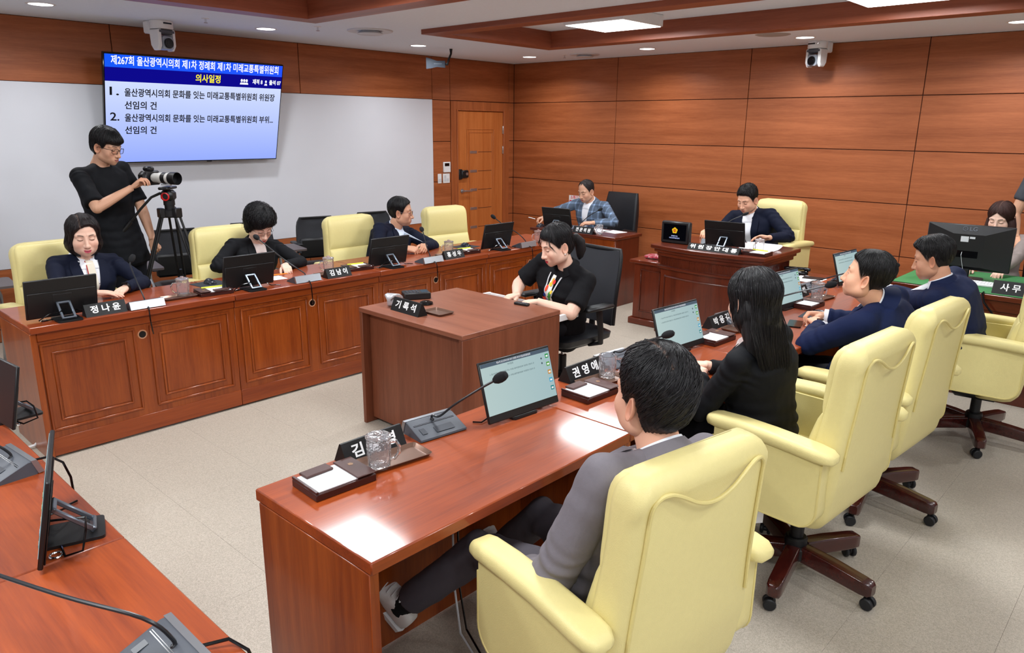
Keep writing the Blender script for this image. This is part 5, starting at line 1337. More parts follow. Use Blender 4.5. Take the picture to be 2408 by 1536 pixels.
def build_head(F):
    """returns verts, faces, colours (head space), plus radius sampler"""
    nu, nv = F.get('res', (176, 132))
    A, E, D = dir_grid(nu, nv)
    R = ray_radius(D, lambda p: head_sdf(p, F))
    P = D * R[..., None]
    sk = np.array(lin(F.get('skin', (224, 178, 150))))
    C = np.tile(sk, (nv, nu, 1)).astype(float)
    x, y, z = P[..., 0], P[..., 1], P[..., 2]; ax = np.abs(x); fr = (y > 0.03)
    def blend(C, col, m): return C * (1 - m[..., None]) + np.array(lin(col)) * m[..., None]
    # cheeks and nose a touch redder
    m = np.exp(-(((ax - 0.042) / 0.022) ** 2 + ((z + 0.036) / 0.022) ** 2)) * 0.35 * fr
    C = blend(C, F.get('blush', (222, 150, 128)), m)
    lip = F.get('lip', (190, 110, 104)); z_keep = z; z = z - F.get('smile', 2.0) * ax ** 2
    up = (1 - sst(0.8, 1.05, ax / 0.021)) * sst(-0.0735, -0.0715, z) * (1 - sst(-0.0650 + 0.0, -0.0625, z + 0.10 * ax))
    lo = (1 - sst(0.75, 1.05, ax / 0.019)) * sst(-0.0845, -0.0815, z - 0.16 * ax) * (1 - sst(-0.0725, -0.070, z))
    C = blend(C, lip, np.clip(up + lo, 0, 1) * fr)
    C = blend(C, (110, 50, 48), (np.exp(-(((z + 0.0716) / 0.0013) ** 2)) * (1 - sst(0.85, 1.0, ax / 0.021))) * fr * 0.8)
    C = blend(C, (120, 66, 56), np.exp(-(((ax - 0.007) / 0.0038) ** 2 + ((z + 0.0505) / 0.0028) ** 2)) * fr * 0.8)
    z = z_keep
    # brows
    bz = F.get('browz', 0.0225); bc = F.get('brow', (48, 36, 32))
    u = (ax - 0.012) / 0.034
    line = bz + 0.0045 * np.sin(np.clip(u, 0, 1) * PI * 0.75) - 0.001
    m = np.exp(-(((z - line) / (0.0036 * F.get('browt', 1.0))) ** 2)) * sst(-0.02, 0.12, u) * (1 - sst(0.85, 1.1, u)) * fr
    C = blend(C, bc, np.clip(m * 0.9, 0, 1))
    # eyes
    ex = (ax - 0.0315) / 0.0145
    if F.get('open', False):
        low = -0.0048 * (1 - ex ** 2); upl = 0.0048 * (1 - ex ** 2)
        inside = (np.abs(ex) < 1) * sst(low - 0.0006, low + 0.0006, z) * (1 - sst(upl - 0.0006, upl + 0.0006, z)) * fr
        C = blend(C, (232, 226, 222), inside * 0.95)
        gx = F.get('gaze', 0.0)
        m = (1 - sst(0.0043, 0.0056, np.sqrt((ax - 0.0315 + np.sign(x) * -gx) ** 2 + (z - 0.0008) ** 2))) * inside
        C = blend(C, (34, 22, 18), m)
        m = np.exp(-(((z - upl) / 0.0015) ** 2)) * (1 - sst(0.95, 1.15, np.abs(ex))) * fr
        C = blend(C, (28, 20, 20), m)
    else:
        lid = -0.0045 * (1 - ex ** 2) - 0.0012
        m = np.exp(-(((z - lid) / 0.0023) ** 2)) * (1 - sst(0.95, 1.12, np.abs(ex))) * fr
        C = blend(C, (36, 24, 24), m * 0.95)
        m = np.exp(-(((z - 0.0075) / 0.0012) ** 2)) * (1 - sst(0.8, 1.1, np.abs(ex))) * fr
        C = blend(C, (168, 112, 92), m * 0.5)
    # scalp colour under the hair
    m0 = hair_mask(P, A, F)
    C = blend(C, F.get('hairc', (22, 20, 22)), sst(-0.008, 0.012, m0) * F.get('scalp', 0.9))
    return P, R, A, E, D, C
def hair_mask(P, A, F):
    az = np.degrees(np.abs(A)); z = P[..., 2]
    xs, ys = F['line']
    z0 = lerp_tab(az, xs, ys)
    if F.get('asym'): z0 = z0 + F['asym'] * np.sin(A) * (az < 70)
    return z - z0
def join(*parts):
    V, Fc, K, off = [], [], [], 0
    for co, fa, col in parts:
        V.append(np.asarray(co, float)); K.append(np.asarray(col, float))
        Fc.extend([tuple(int(i) + off for i in f) for f in fa]); off += len(co)
    return np.concatenate(V), Fc, np.concatenate(K)
def coloured(name, co, faces, col, mat, parent, flow=None):
    me = quick_mesh(name, co, faces, mat)
    a = me.color_attributes.new('Col', 'FLOAT_COLOR', 'POINT')
    buf = np.ones((len(co), 4), np.float32); buf[:, :3] = col
    a.data.foreach_set('color', buf.ravel())
    if flow is not None:
        f = me.attributes.new('flow', 'FLOAT_VECTOR', 'POINT'); f.data.foreach_set('vector', np.asarray(flow, np.float32).ravel())
    return link(name, me, parent)
def skin_mat():
    m, nt, b = nm('skin')
    a = N(nt, 'ShaderNodeVertexColor'); a.layer_name = 'Col'
    nt.links.new(a.outputs[0], b.inputs['Base Color'])
    b.inputs['Roughness'].default_value = 0.56
    b.inputs['Specular IOR Level'].default_value = 0.35
    b.inputs['Subsurface Weight'].default_value = 0.12
    b.inputs['Subsurface Radius'].default_value = (0.012, 0.005, 0.003)
    b.inputs['Subsurface Scale'].default_value = 1.0
    tc = N(nt, 'ShaderNodeTexCoord'); n = N(nt, 'ShaderNodeTexNoise'); n.inputs['Scale'].default_value = 500
    bp = N(nt, 'ShaderNodeBump'); bp.inputs['Strength'].default_value = 0.12; bp.inputs['Distance'].default_value = 0.001
    nt.links.new(tc.outputs['Object'], n.inputs['Vector']); nt.links.new(n.outputs['Fac'], bp.inputs['Height']); nt.links.new(bp.outputs[0], b.inputs['Normal'])
    return m
M_SKIN = skin_mat()
def hair_mat():
    m, nt, b = nm('hair')
    a = N(nt, 'ShaderNodeVertexColor'); a.layer_name = 'Col'
    f = N(nt, 'ShaderNodeAttribute'); f.attribute_name = 'flow'
    mp = N(nt, 'ShaderNodeMapping'); mp.inputs['Scale'].default_value = (26, 26, 1.6)
    n = N(nt, 'ShaderNodeTexNoise'); n.inputs['Scale'].default_value = 1.6; n.inputs['Detail'].default_value = 4; n.inputs['Roughness'].default_value = 0.7
    nt.links.new(f.outputs['Vector'], mp.inputs['Vector']); nt.links.new(mp.outputs[0], n.inputs['Vector'])
    mx = N(nt, 'ShaderNodeMix', data_type='RGBA', blend_type='MULTIPLY'); mx.inputs[0].default_value = 0.7
    cr = N(nt, 'ShaderNodeValToRGB'); cr.color_ramp.elements[0].position = 0.38; cr.color_ramp.elements[0].color = (0.35, 0.35, 0.35, 1); cr.color_ramp.elements[1].position = 0.62; cr.color_ramp.elements[1].color = (1.5, 1.5, 1.5, 1)
    nt.links.new(n.outputs['Fac'], cr.inputs[0]); nt.links.new(a.outputs[0], mx.inputs[6]); nt.links.new(cr.outputs[0], mx.inputs[7])
    nt.links.new(mx.outputs[2], b.inputs['Base Color'])
    b.inputs['Roughness'].default_value = 0.42
    b.inputs['Specular IOR Level'].default_value = 0.4
    bp = N(nt, 'ShaderNodeBump'); bp.inputs['Strength'].default_value = 0.9; bp.inputs['Distance'].default_value = 0.004
    nt.links.new(n.outputs['Fac'], bp.inputs['Height']); nt.links.new(bp.outputs[0], b.inputs['Normal'])
    return m
M_HAIR = hair_mat()
def cloth(name, c, rough=0.75, pat=None, bump=0.35, sc=700):
    m = plain(name, c, rough, bump=bump, bscale=sc, var=0.06, sheen=0.0, spec=0.22)
    if pat and not m.get('pat'):
        m['pat'] = 1
        nt = m.node_tree; b = nt.nodes['Principled BSDF']
        src = b.inputs['Base Color'].links[0].from_socket
        tc = N(nt, 'ShaderNodeTexCoord')
        if pat == 'check':
            out = src
            for ax_, s in (('X', 30), ('Z', 26)):
                w = N(nt, 'ShaderNodeTexWave', bands_direction=ax_); w.inputs['Scale'].default_value = s / 6.3; w.inputs['Distortion'].default_value = 0.4
                nt.links.new(tc.outputs['Object'], w.inputs['Vector'])
                cr = N(nt, 'ShaderNodeValToRGB'); cr.color_ramp.elements[0].position = 0.84; cr.color_ramp.elements[0].color = (0.8, 0.8, 0.8, 1); cr.color_ramp.elements[1].position = 0.92; cr.color_ramp.elements[1].color = (1.35, 1.4, 1.45, 1)
                nt.links.new(w.outputs['Fac'], cr.inputs[0])
                mx = N(nt, 'ShaderNodeMix', data_type='RGBA', blend_type='MULTIPLY'); mx.inputs[0].default_value = 1.0
                nt.links.new(out, mx.inputs[6]); nt.links.new(cr.outputs[0], mx.inputs[7]); out = mx.outputs[2]
            nt.links.new(out, b.inputs['Base Color'])
    return m

# --- hands
HAND_CACHE = {}
POSES = {'flat': ((0.12, 0.18, 0.12), 0.15, 1.0), 'type': ((0.45, 0.65, 0.35), 0.35, 0.6), 'relax': ((0.35, 0.5, 0.3), 0.4, 0.5), 'fist': ((1.25, 1.45, 0.8), 0.9, 0.1), 'grip': ((0.75, 0.85, 0.5), 0.75, 0.5), 'clasp': ((0.85, 0.95, 0.5), 0.7, 0.35)}
def hand_mb(pose, side):
    """wrist at the origin, fingers along +Y, palm facing -Z. side=+1 right hand (thumb at -X)"""
    curls, th, spread = POSES[pose]
    s = 1 if side > 0 else -1
    mb = MB()
    X0 = [-0.030, -0.0105, 0.0095, 0.0285]; Ls = [0.071, 0.079, 0.073, 0.057]; Rr = [0.0092, 0.0094, 0.0088, 0.0078]; Yk = [0.090, 0.093, 0.088, 0.080]
    for i in range(4):
        x = X0[i] * s; xw = X0[i] * 0.62 * s
        mb.tube([(xw, -0.012, 0.0), (xw * 1.1, 0.02, 0.002), (x * 0.95, 0.06, 0.003), (x, Yk[i], 0.001)], [0.0145, 0.0150, 0.0135, Rr[i] * 1.22], 10)
        mb.ell((x, Yk[i], 0.001), Rr[i] * 1.22, Rr[i] * 1.22, Rr[i] * 1.22, 10, 8)
        a = 0.0; p = Vector((x, Yk[i], 0.0)); r = Rr[i]; fan = (X0[i] + 0.0005) * 2.6 * spread * s
        pts = [p.copy()]; rr = [r * 1.08]
        for k, (fr, cu) in enumerate(zip((0.44, 0.31, 0.25), curls)):
            a += cu * (1.0 + 0.10 * i * (1 if k == 0 else 0))
            d = Vector((math.sin(fan) * math.cos(a), math.cos(fan) * math.cos(a), -math.sin(a)))
            p2 = p + d * (Ls[i] * fr)
            pts += [p + (p2 - p) * 0.5, p2]; rr += [r * (1.0 - 0.10 * k), r * (0.97 - 0.10 * k)]
            p = p2
        mb.tube(pts, rr, 10); mb.ell(tuple(p), rr[-1], rr[-1], rr[-1], 10, 8)
    tp = [Vector((-0.018 * s, 0.010, -0.006)), Vector((-0.038 * s, 0.036, -0.014)), Vector((-0.050 * s, 0.062, -0.018 - 0.012 * th)), Vector((-0.050 * s - 0.012 * s * (1 - th), 0.088, -0.024 - 0.022 * th)), Vector((-0.047 * s - 0.016 * s * (1 - th), 0.108, -0.028 - 0.028 * th))]
    mb.tube(tp, [0.015, 0.0165, 0.0125, 0.0108, 0.0085], 10); mb.ell(tuple(tp[-1]), 0.0085, 0.0085, 0.0085, 10, 8)
    mb.ell((-0.020 * s, 0.040, -0.008), 0.019, 0.032, 0.014, 12, 8)
    mb.ell((0.020 * s, 0.035, -0.006), 0.014, 0.036, 0.013, 12, 8)
    return mb
def frame(yv, zv):
    y = Vector(yv).normalized(); z = Vector(zv); z = (z - y * z.dot(y)).normalized(); x = y.cross(z)
    return Matrix((x, y, z)).transposed().to_4x4()
def ik(S, W, l1, l2, hint):
    S, W = Vector(S), Vector(W); d = W - S; L = d.length
    if L > (l1 + l2) * 0.995: W = S + d.normalized() * (l1 + l2) * 0.995; d = W - S; L = d.length
    a = (l1 * l1 - l2 * l2 + L * L) / (2 * L); h = math.sqrt(max(1e-6, l1 * l1 - a * a))
    u = d.normalized(); hv = Vector(hint); hv = (hv - u * hv.dot(u)).normalized()
    return S + u * a + hv * h, W

def person(label, hip, fdir, eyes, hdir, hpitch, P, hroll=0.0):
    """hip: world xyz of the hip centre; fdir: body facing; eyes: world point between the eyes; hdir: xy direction of the face"""
    rz = face(fdir[0], fdir[1])
    t = thing('person', label, 'person', (hip[0], hip[1], 0), rz)
    M = T3((hip[0], hip[1], 0)) @ Rz(rz); MI = M.inverted()
    def loc(p): return MI @ Vector(p)
    sc = P.get('scale', 1.0); fem = P.get('female', False)
    hipL = Vector((0, 0, hip[2]))
    # head placement
    a = face(hdir[0], hdir[1]) - rz
    HR = Rz(a) @ Rx(-hpitch) @ Ry(hroll)
    hs = P.get('hs', 1.0)
    ec = loc(eyes); hc = ec - (HR.to_3x3() @ Vector((0, 0.085 * hs, 0)))
    HM = T3(hc) @ HR @ Matrix.Diagonal((hs, hs, hs, 1))
    # neck base
    ntop = hc + HR.to_3x3() @ Vector((0, -0.02, -0.085)) * hs
    sp = P.get('spine', 0.47)
    nb = P.get('neckbase')
    if nb is not None: nb = loc(nb)
    else:
        d0 = (ntop + Vector((0, -0.03, -P.get('nk', 0.064 if fem else 0.054))) - hipL)
        nb = ntop + Vector((0, -0.03, -P.get('nk', 0.064 if fem else 0.054)))
    chestdir = (nb - hipL).normalized()
    # spine control: hunch
    hu = P.get('hunch', 0.05)
    mid = hipL.lerp(nb, 0.5) + Vector((0, -hu, 0))
    def spine(q):
        return hipL * ((1 - q) ** 2) + mid * (2 * q * (1 - q)) + nb * (q * q) if 0 <= q <= 1 else (hipL + (mid - hipL).normalized() * q * 0.45 if q < 0 else nb + (nb - mid).normalized() * (q - 1) * 0.45)
    W = P.get('bulk', 1.0); tw = P.get('twist', 0.0); jk = P.get('jacket')
    def ring(q, w, d, n=28, ex=2.4, lift=0.0):
        c = spine(q); tg = (spine(q + 0.02) - spine(q - 0.02)).normalized()
        fx = Rz(tw * max(0, min(1, q))).to_3x3() @ Vector((1, 0, 0))
        fw = tg.cross(fx).normalized() * -1.0
        fx = tg.cross(fw).normalized() * 1.0
        if fx.x < 0: fx = -fx
        if fw.y < 0: fw = -fw
        out = []
        for i in range(n):
            b = 2 * PI * i / n; cb, sb = math.cos(b), math.sin(b)
            ux = math.copysign(abs(cb) ** (2 / ex), cb); uy = math.copysign(abs(sb) ** (2 / ex), sb)
            out.append(tuple(c + fx * (w * ux) + fw * (d * uy + lift)))
        return out
    if fem: TAB = [(-0.30, .150, .10), (-0.2, .172, .12), (0, .178, .128), (.2, .158, .115), (.4, .138, .105), (.55, .145, .112), (.68, .155, .122), (.80, .160, .108), (.88, .150, .09), (.94, .112, .072), (.985, .072, .060), (1.04, .052, .052)]
    else: TAB = [(-0.30, .150, .10), (-0.2, .168, .115), (0, .172, .125), (.2, .160, .122), (.4, .158, .120), (.55, .168, .122), (.68, .180, .124), (.80, .188, .115), (.88, .178, .096), (.94, .135, .080), (.985, .088, .070), (1.04, .060, .058)]
    if P.get('boxy'): TAB = [(q, max(a_, P['boxy']) if q < 0.7 else a_, b_) for q, a_, b_ in TAB]
    def torso(mb, grow=0.0, q0=-0.3, q1=1.0, w=W):
        rs = [ring(q, (a_ + grow) * w, (b_ + grow) * w, lift=(0.012 if 0.5 < q < 0.8 else 0)) for q, a_, b_ in TAB if q0 <= q <= q1]
        mb.loft(rs)
    # shoulders
    tgs = (spine(0.9) - spine(0.84)).normalized(); fxs = Rz(tw).to_3x3() @ Vector((1, 0, 0))
    fxs = (fxs - tgs * fxs.dot(tgs)).normalized()
    fws = fxs.cross(tgs).normalized() * 1.0
    if fws.y < 0: fws = -fws
    sw = P.get('sw', 0.165 if fem else 0.188)
    sh = {}
    for s, k in ((1, 'R'), (-1, 'L')):
        off = P.get('sh' + k, (0, 0, 0))
        sh[k] = spine(0.915) + fxs * (s * sw) + Vector(off)
    l1 = P.get('l1', 0.265 if fem else 0.29); l2 = P.get('l2', 0.225 if fem else 0.25)
    arms = {}
    for s, k in ((1, 'R'), (-1, 'L')):
        w = P.get('wrist' + k)
        if w is None: w = hipL + Vector((s * 0.2, 0.25, 0.12))
        else: w = loc(w)
        if P.get('elbow' + k) is not None:
            hint = loc(P['elbow' + k]) - (sh[k] + w) / 2
        else: hint = Vector((s * 0.5, -0.35, -0.8))
        e, w2 = ik(sh[k], w, l1, l2, hint)
        arms[k] = (sh[k], e, w2)
    jk = P.get('jacket'); sleeve = P.get('sleeve', 'long')
    th = 0.0 if sleeve == 'short' else 0.006
    # legs
    kn = {}; an = {}
    standing = P.get('standing', False)
    for s, k in ((1, 'R'), (-1, 'L')):
        if P.get('knee' + k) is not None: kn[k] = loc(P['knee' + k]); an[k] = loc(P['ankle' + k])
        elif standing: kn[k] = Vector((s * 0.10, 0.02, hip[2] * 0.52)); an[k] = Vector((s * 0.11, -0.02, 0.08))
        else: kn[k] = Vector((s * 0.11, 0.40, hip[2] - 0.03)); an[k] = Vector((s * 0.11, 0.42, 0.09))
    # ---- upper garment
    g = MB(); torso(g, 0.010 if jk else 0.002, q0=-0.3)
    for s, k in ((1, 'R'), (-1, 'L')):
        S, E_, Wr = arms[k]
        r0 = (0.062 if not fem else 0.054) * P.get('arm', 1.0)
        g.tube([spine(0.955) + fxs * (s * 0.035), spine(0.925) + fxs * (s * 0.10) - tgs * 0.004, S], [0.048 * W, 0.055 * W, r0 * 0.99], 14)
        g.tube([spine(0.78) + fxs * (s * 0.08), S - tgs * 0.02], [0.085 * W, r0 * 0.95], 14)
        g.ell(tuple(S), r0, r0, r0, 16, 12)
        if sleeve == 'short':
            q = P.get('slv', 0.72); Q = S.lerp(E_, q)
            g.tube([S, S.lerp(E_, 0.35), Q], [r0, r0 * 1.0, r0 * 1.06], 16)
        else:
            cu = E_.lerp(Wr, 0.90)
            g.tube([S, S.lerp(E_, 0.5), E_], [r0, r0 * 0.93, r0 * 0.84], 16); g.ell(tuple(E_), r0 * 0.84, r0 * 0.84, r0 * 0.84, 14, 10)
            g.tube([E_, E_.lerp(Wr, 0.4), cu], [r0 * 0.84, r0 * 0.78, r0 * 0.62], 16)
    if jk and not standing:                                     # skirt of the jacket over the lap
        for s, k in ((1, 'R'), (-1, 'L')):
            H = hipL + Vector((s * 0.085, 0.0, 0.0))
            g.tube([H + Vector((0, -0.03, 0.0)), H.lerp(kn[k], 0.28)], [0.105 * W, 0.094 * W], 16)
    vox = P.get('vox', 0.009)
    co, no, fa = remesh(g, vox, 7, 0.5, P.get('folds', 0.010))
    # folds around elbows, waist
    for s, k in ((1, 'R'), (-1, 'L')):
        S, E_, Wr = arms[k]
        for (a0, a1, cen, wid, amp) in ((S, E_, 1.0, 0.30, 0.0065), (E_, Wr, 0.0, 0.25, 0.006), (S, E_, 0.05, 0.24, 0.005), (E_, Wr, 0.8, 0.25, 0.0035)):
            if sleeve == 'short' and (a0 is E_ or cen > 0.5): continue
            if sleeve == 'short': amp *= 0.4
            a0n, a1n = np.array(a0), np.array(a1); ba = a1n - a0n; L = np.linalg.norm(ba)
            rel = co - a0n; tt = rel @ ba / (L * L); dist = np.linalg.norm(rel - np.clip(tt, 0, 1)[:, None] * ba, axis=1)
            wgt = np.exp(-((tt - cen) / wid) ** 2) * np.clip(1.6 - dist / 0.075, 0, 1)
            ph = co[:, 0] * 23 + co[:, 1] * 17 - co[:, 2] * 19
            co += no * (wgt * amp * (0.55 + 0.45 * np.sin(ph * 0.83 + 1.0)) * np.sin(tt * L * 118 + 2.6 * np.sin(ph * 0.6) + 1.2 * np.sin(ph * 1.7) + cen * 2))[:, None]
    c0 = np.array(spine(0.15)); wgt = np.exp(-((co[:, 2] - c0[2]) / 0.10) ** 2) * (np.abs(co[:, 0]) < 0.19)
    co += no * (wgt * P.get('wf', 0.0055) * np.sin(co[:, 2] * 105 + 2.0 * np.sin(co[:, 0] * 14)))[:, None]
    gname = P.get('gname', 'jacket' if jk else 'shirt')
    gm = quick_mesh(gname, co, fa, P['cloth']); go = link(gname, gm, t)
    bvh = BVHTree.FromPolygons([Vector(c) for c in co], [tuple(int(i) for i in f) for f in fa])
    # ---- patches on the chest, coordinates u (across) and v (along the spine, 0 = neck base)
    fo = spine(1.0); LS = (nb - hipL).length
    up_ = (spine(1.0) - spine(0.62)).normalized(); rx_ = fxs; fw_ = rx_.cross(up_).normalized()
    if fw_.y < 0: fw_ = -fw_
    def proj(u, v, off, back=False):
        o = spine(1.0 + min(v, 0.0) / LS) + up_ * max(v, 0.0) + rx_ * u
        hit = bvh.ray_cast(o, fw_ if not back else -fw_)
        if hit[0] is None: return o + fw_ * 0.05
        n_ = (hit[1] + fw_).normalized() if hit[1].dot(fw_) > 0 else fw_
        return hit[0] + n_ * off
    def patch(name, lf, rf, v0, v1, off, mat, nv_=16, nu_=8, thick=0.004, parent=None, label=None, back=False):
        top, bot = [], []
        for i in range(nv_ + 1):
            v = v0 + (v1 - v0) * i / nv_; l, r = lf(v), rf(v)
            for j in range(nu_ + 1):
                u = l + (r - l) * j / nu_
                p = proj(u, v, off, back); top.append(p); bot.append(p - fw_ * thick * (1 if not back else -1))
        n = (nv_ + 1) * (nu_ + 1); w = nu_ + 1; fs = []
        for i in range(nv_):
            for j in range(nu_):
                a_ = i * w + j; fs.append((a_, a_ + 1, a_ + w + 1, a_ + w)); fs.append((n + a_ + w, n + a_ + w + 1, n + a_ + 1, n + a_))
        for i in range(nv_):
            for j in (0, nu_): a_ = i * w + j; fs.append((a_, a_ + w, n + a_ + w, n + a_))
        for j in range(nu_):
            for i in (0, nv_): a_ = i * w + j; fs.append((a_, a_ + 1, n + a_ + 1, n + a_))
        mb = MB().add([tuple(p) for p in top + bot], fs)
        return part(name, mb, mat, parent or t, label, angle=60)
    def bump_at(name, u, v, mat, r=0.008, n=5, label=None):
        p = proj(u, v, 0.008); q = Vector((0, 0, 1)).rotation_difference(fw_).to_matrix().to_4x4()
        return part(name, MB().cyl((0, 0, -0.003), r, 0.003, 10 if n != 5 else 5, X=T3(p) @ q), mat, go, label)
    vd = P.get('vdepth', -0.27); vw = P.get('vwidth', 0.052); ls = P.get('lapel', 0.052)
    ve = lambda v: vw * max(0.0, (v - vd) / (0.0 - vd)) ** 0.8 if v < 0 else vw + v * 0.2
    if jk:
        patch('shirt_front', lambda v: -ve(v) - 0.008, lambda v: ve(v) + 0.008, -0.006, vd - 0.01, 0.002, P['shirt'])
        lw = lambda v: (0.010 + ls * sst(vd, -0.07, v) * (1 - 0.55 * sst(-0.055, 0.02, v)))
        patch('lapel', lambda v: ve(v), lambda v: ve(v) + lw(v), -0.006, vd, 0.009, P['cloth'], parent=go)
        patch('lapel', lambda v: -ve(v) - lw(v), lambda v: -ve(v), -0.006, vd, 0.009, P['cloth'], parent=go)
        if P.get('pin', True): bump_at('lapel_pin', P.get('pinu', -0.105) if True else 0, -0.115, M_GOLD, 0.0085, 5, 'small gold pin')
    # collars as bands round the neck
    nd = (ntop - nb).normalized(); side = Vector((1, 0, 0)); nfw = side.cross(nd).normalized()
    if nfw.y < 0: nfw = -nfw
    side = nd.cross(nfw).normalized()
    if side.x < 0: side = -side
    def band(name, r0, r1, h0, h1, gap, drop, mat, parent=None, th_=0.003, lift=0.0):
        rings = []; n = 30
        for i in range(n + 1):
            b = gap + (2 * PI - 2 * gap) * i / n
            f = (1 + math.cos(b)) / 2
            dirv = side * math.sin(b) + nfw * math.cos(b)
            hi = h1 * (1 - 0.6 * f); lo = h0 - drop * f ** 3
            p_hi = nb + dirv * r0 + nd * (hi + lift); p_lo = nb + dirv * (r1 + 0.012 * f) + nd * (lo + lift)
            rings.append([tuple(p_hi - dirv * th_), tuple(p_hi + dirv * 0.001 + nd * 0.002), tuple(p_lo + dirv * th_), tuple(p_lo)])
        return part(name, MB().loft(rings), mat, parent or t, angle=60)
    nr = 0.050 if fem else 0.058
    if jk:                                                      # shirt from the throat down to the opening of the jacket
        rows = []
        for i in range(13):
            b = -1.15 + 2.3 * i / 12
            dv = side * math.sin(b) + nfw * math.cos(b)
            p0 = nb + dv * (nr + 0.001) + nd * 0.012; p2 = proj(math.sin(b) * (vw + 0.002), -0.045, 0.006)
            p1 = (p0 + p2) / 2 + (nfw * 0.7 + nd).normalized() * 0.017 * math.cos(b * 0.9)
            rows.append([tuple(p0), tuple(p1), tuple(p2), tuple(p2 - nfw * 0.01), tuple(p1 - nfw * 0.012 - nd * 0.008), tuple(p0 - nd * 0.01)])
        part('shirt_yoke', MB().loft(rows), P['shirt'], t, angle=80)
    if P.get('collar', True) and P.get('shirt') is not None and not P.get('roundneck'):
        band('shirt_collar', nr + 0.004, nr + P.get('cout', 0.012), 0.006, 0.042, P.get('cgap', 0.28), P.get('cdrop', 0.050), P['shirt'])
    if jk:
        band('jacket_collar', nr + 0.010, nr + 0.044, -0.024, 0.036, 1.15, 0.02, P['cloth'], go, 0.004)
    elif False:
        band('neck_band', nr + 0.016, nr + 0.026, -0.016, 0.004, 0.0, 0.028, P['cloth'], go)
    # cuffs
    for s, k in ((1, 'R'), (-1, 'L')):
        S, E_, Wr = arms[k]
        if sleeve == 'long' and P.get('cuff'):
            c0_, c1_ = E_.lerp(Wr, 0.86), E_.lerp(Wr, 0.975 if P.get('cuff') is True else P['cuff'])
            part('shirt_cuff', MB().tube([c0_, c1_], [0.036, 0.034], 18), P['shirt'], t)
    # ---- trousers
    tr_m = P.get('pants', cloth('black_trousers', (24, 25, 30)))
    g = MB()
    g.loft([ring(q, w_ * W, d_ * W) for q, w_, d_ in ((-0.32, .14, .09), (-0.2, .165, .115), (-0.05, .172, .122), (0.08, .162, .116), (0.14, .15, .105))])
    for s, k in ((1, 'R'), (-1, 'L')):
        H = hipL + Vector((s * 0.088, 0.0, -0.005))
        g.tube([H, H.lerp(kn[k], 0.5), kn[k]], [0.092 * W, 0.082, 0.062], 16); g.ell(tuple(kn[k]), 0.064, 0.064, 0.064, 14, 10)
        g.tube([kn[k], kn[k].lerp(an[k], 0.5), kn[k].lerp(an[k], P.get('hem', 0.92))], [0.062, 0.060, 0.056], 16)
    if P.get('legs', True):
        c2, n2, f2 = remesh(g, P.get('lvox', 0.014), 6, 0.5, 0.008)
        kk = np.array(kn['R'])
        for k in ('R', 'L'):
            q = np.array(kn[k]); wgt = np.exp(-(np.linalg.norm(c2 - q, axis=1) / 0.13) ** 2)
            c2 += n2 * (wgt * 0.005 * np.sin(c2[:, 1] * 70 + c2[:, 2] * 60 + 1.5 * np.sin(c2[:, 0] * 30)))[:, None]
        link('trousers', quick_mesh('trousers', c2, f2, tr_m), t)
    # ---- shoes
    shm = P.get('shoe', plain('black_shoe_leather', (18, 17, 18), 0.25))
    for s, k in ((1, 'R'), (-1, 'L')):
        fd = Vector(P['foot' + k]) if P.get('foot' + k) else Vector((0, 1, 0))
        if P.get('foot' + k): fd = (MI.to_3x3() @ fd).normalized()
        upv = Vector((0, 0, 1)) if not P.get('footup') else (MI.to_3x3() @ Vector(P['footup'])).normalized()
        X = T3(an[k]) @ frame(fd, upv)
        rings = []
        for (y, w_, zb, zt) in ((-0.075, 0.018, -0.07, -0.045), (-0.068, 0.030, -0.078, -0.01), (-0.04, 0.036, -0.08, 0.022), (0.0, 0.038, -0.08, 0.028), (0.04, 0.040, -0.08, 0.008), (0.09, 0.046, -0.08, -0.018), (0.14, 0.046, -0.08, -0.034), (0.175, 0.036, -0.08, -0.045), (0.195, 0.018, -0.078, -0.055)):
            rings.append([(x_, y, z_) for x_, z_ in rrect(w_, (zt - zb) / 2, min(w_, (zt - zb) / 2) * 0.8, 4, 0, (zt + zb) / 2)])
        so = part('shoe', MB().loft(rings, X=X), shm, t, angle=60)
        part('sole', MB().loft([[(x_ * w_, y, z_) for x_, z_ in ((-1, -0.094), (1, -0.094), (1, -0.076), (-1, -0.076))] for y, w_ in ((-0.080, 0.02), (-0.07, 0.036), (0.0, 0.040), (0.09, 0.049), (0.15, 0.048), (0.19, 0.03), (0.202, 0.012))], X=X), P.get('sole', M_BLACK), so, angle=50)
        if P.get('laces'):
            b = MB()
            for q in range(4): b.tube([(-0.026, 0.035 + q * 0.018, 0.012 - q * 0.010), (0, 0.04 + q * 0.018, 0.020 - q * 0.010), (0.026, 0.035 + q * 0.018, 0.012 - q * 0.010)], 0.003, 6, X=X)
            b.tube([(0, 0.03, 0.03), (0.025, 0.02, 0.055), (0.045, 0.03, 0.05), (0.02, 0.035, 0.028)], 0.0025, 6, X=X).tube([(0, 0.03, 0.03), (-0.025, 0.02, 0.055), (-0.045, 0.03, 0.05), (-0.02, 0.035, 0.028)], 0.0025, 6, X=X)
            part('laces', b, M_WPLAST, so)
            part('sock', MB().tube([an[k] + (kn[k] - an[k]).normalized() * -0.03, an[k].lerp(kn[k], 0.25)], [0.040, 0.040], 16).ell(tuple(an[k]), 0.042, 0.042, 0.042, 14, 10), plain('black_sock', (14, 14, 16), 0.9, bump=0.5, bscale=800), t)
    # ---- body: head, neck, torso core, arms with hands, one mesh
    F = P['face']; skc = np.array(lin(F.get('skin', (224, 178, 150))))
    Ph, Rr_, A, E, D, C = build_head(F)
    nv, nu = A.shape
    hm = np.array(HM)
    hv = Ph.reshape(-1, 3) @ hm[:3, :3].T + hm[:3, 3]
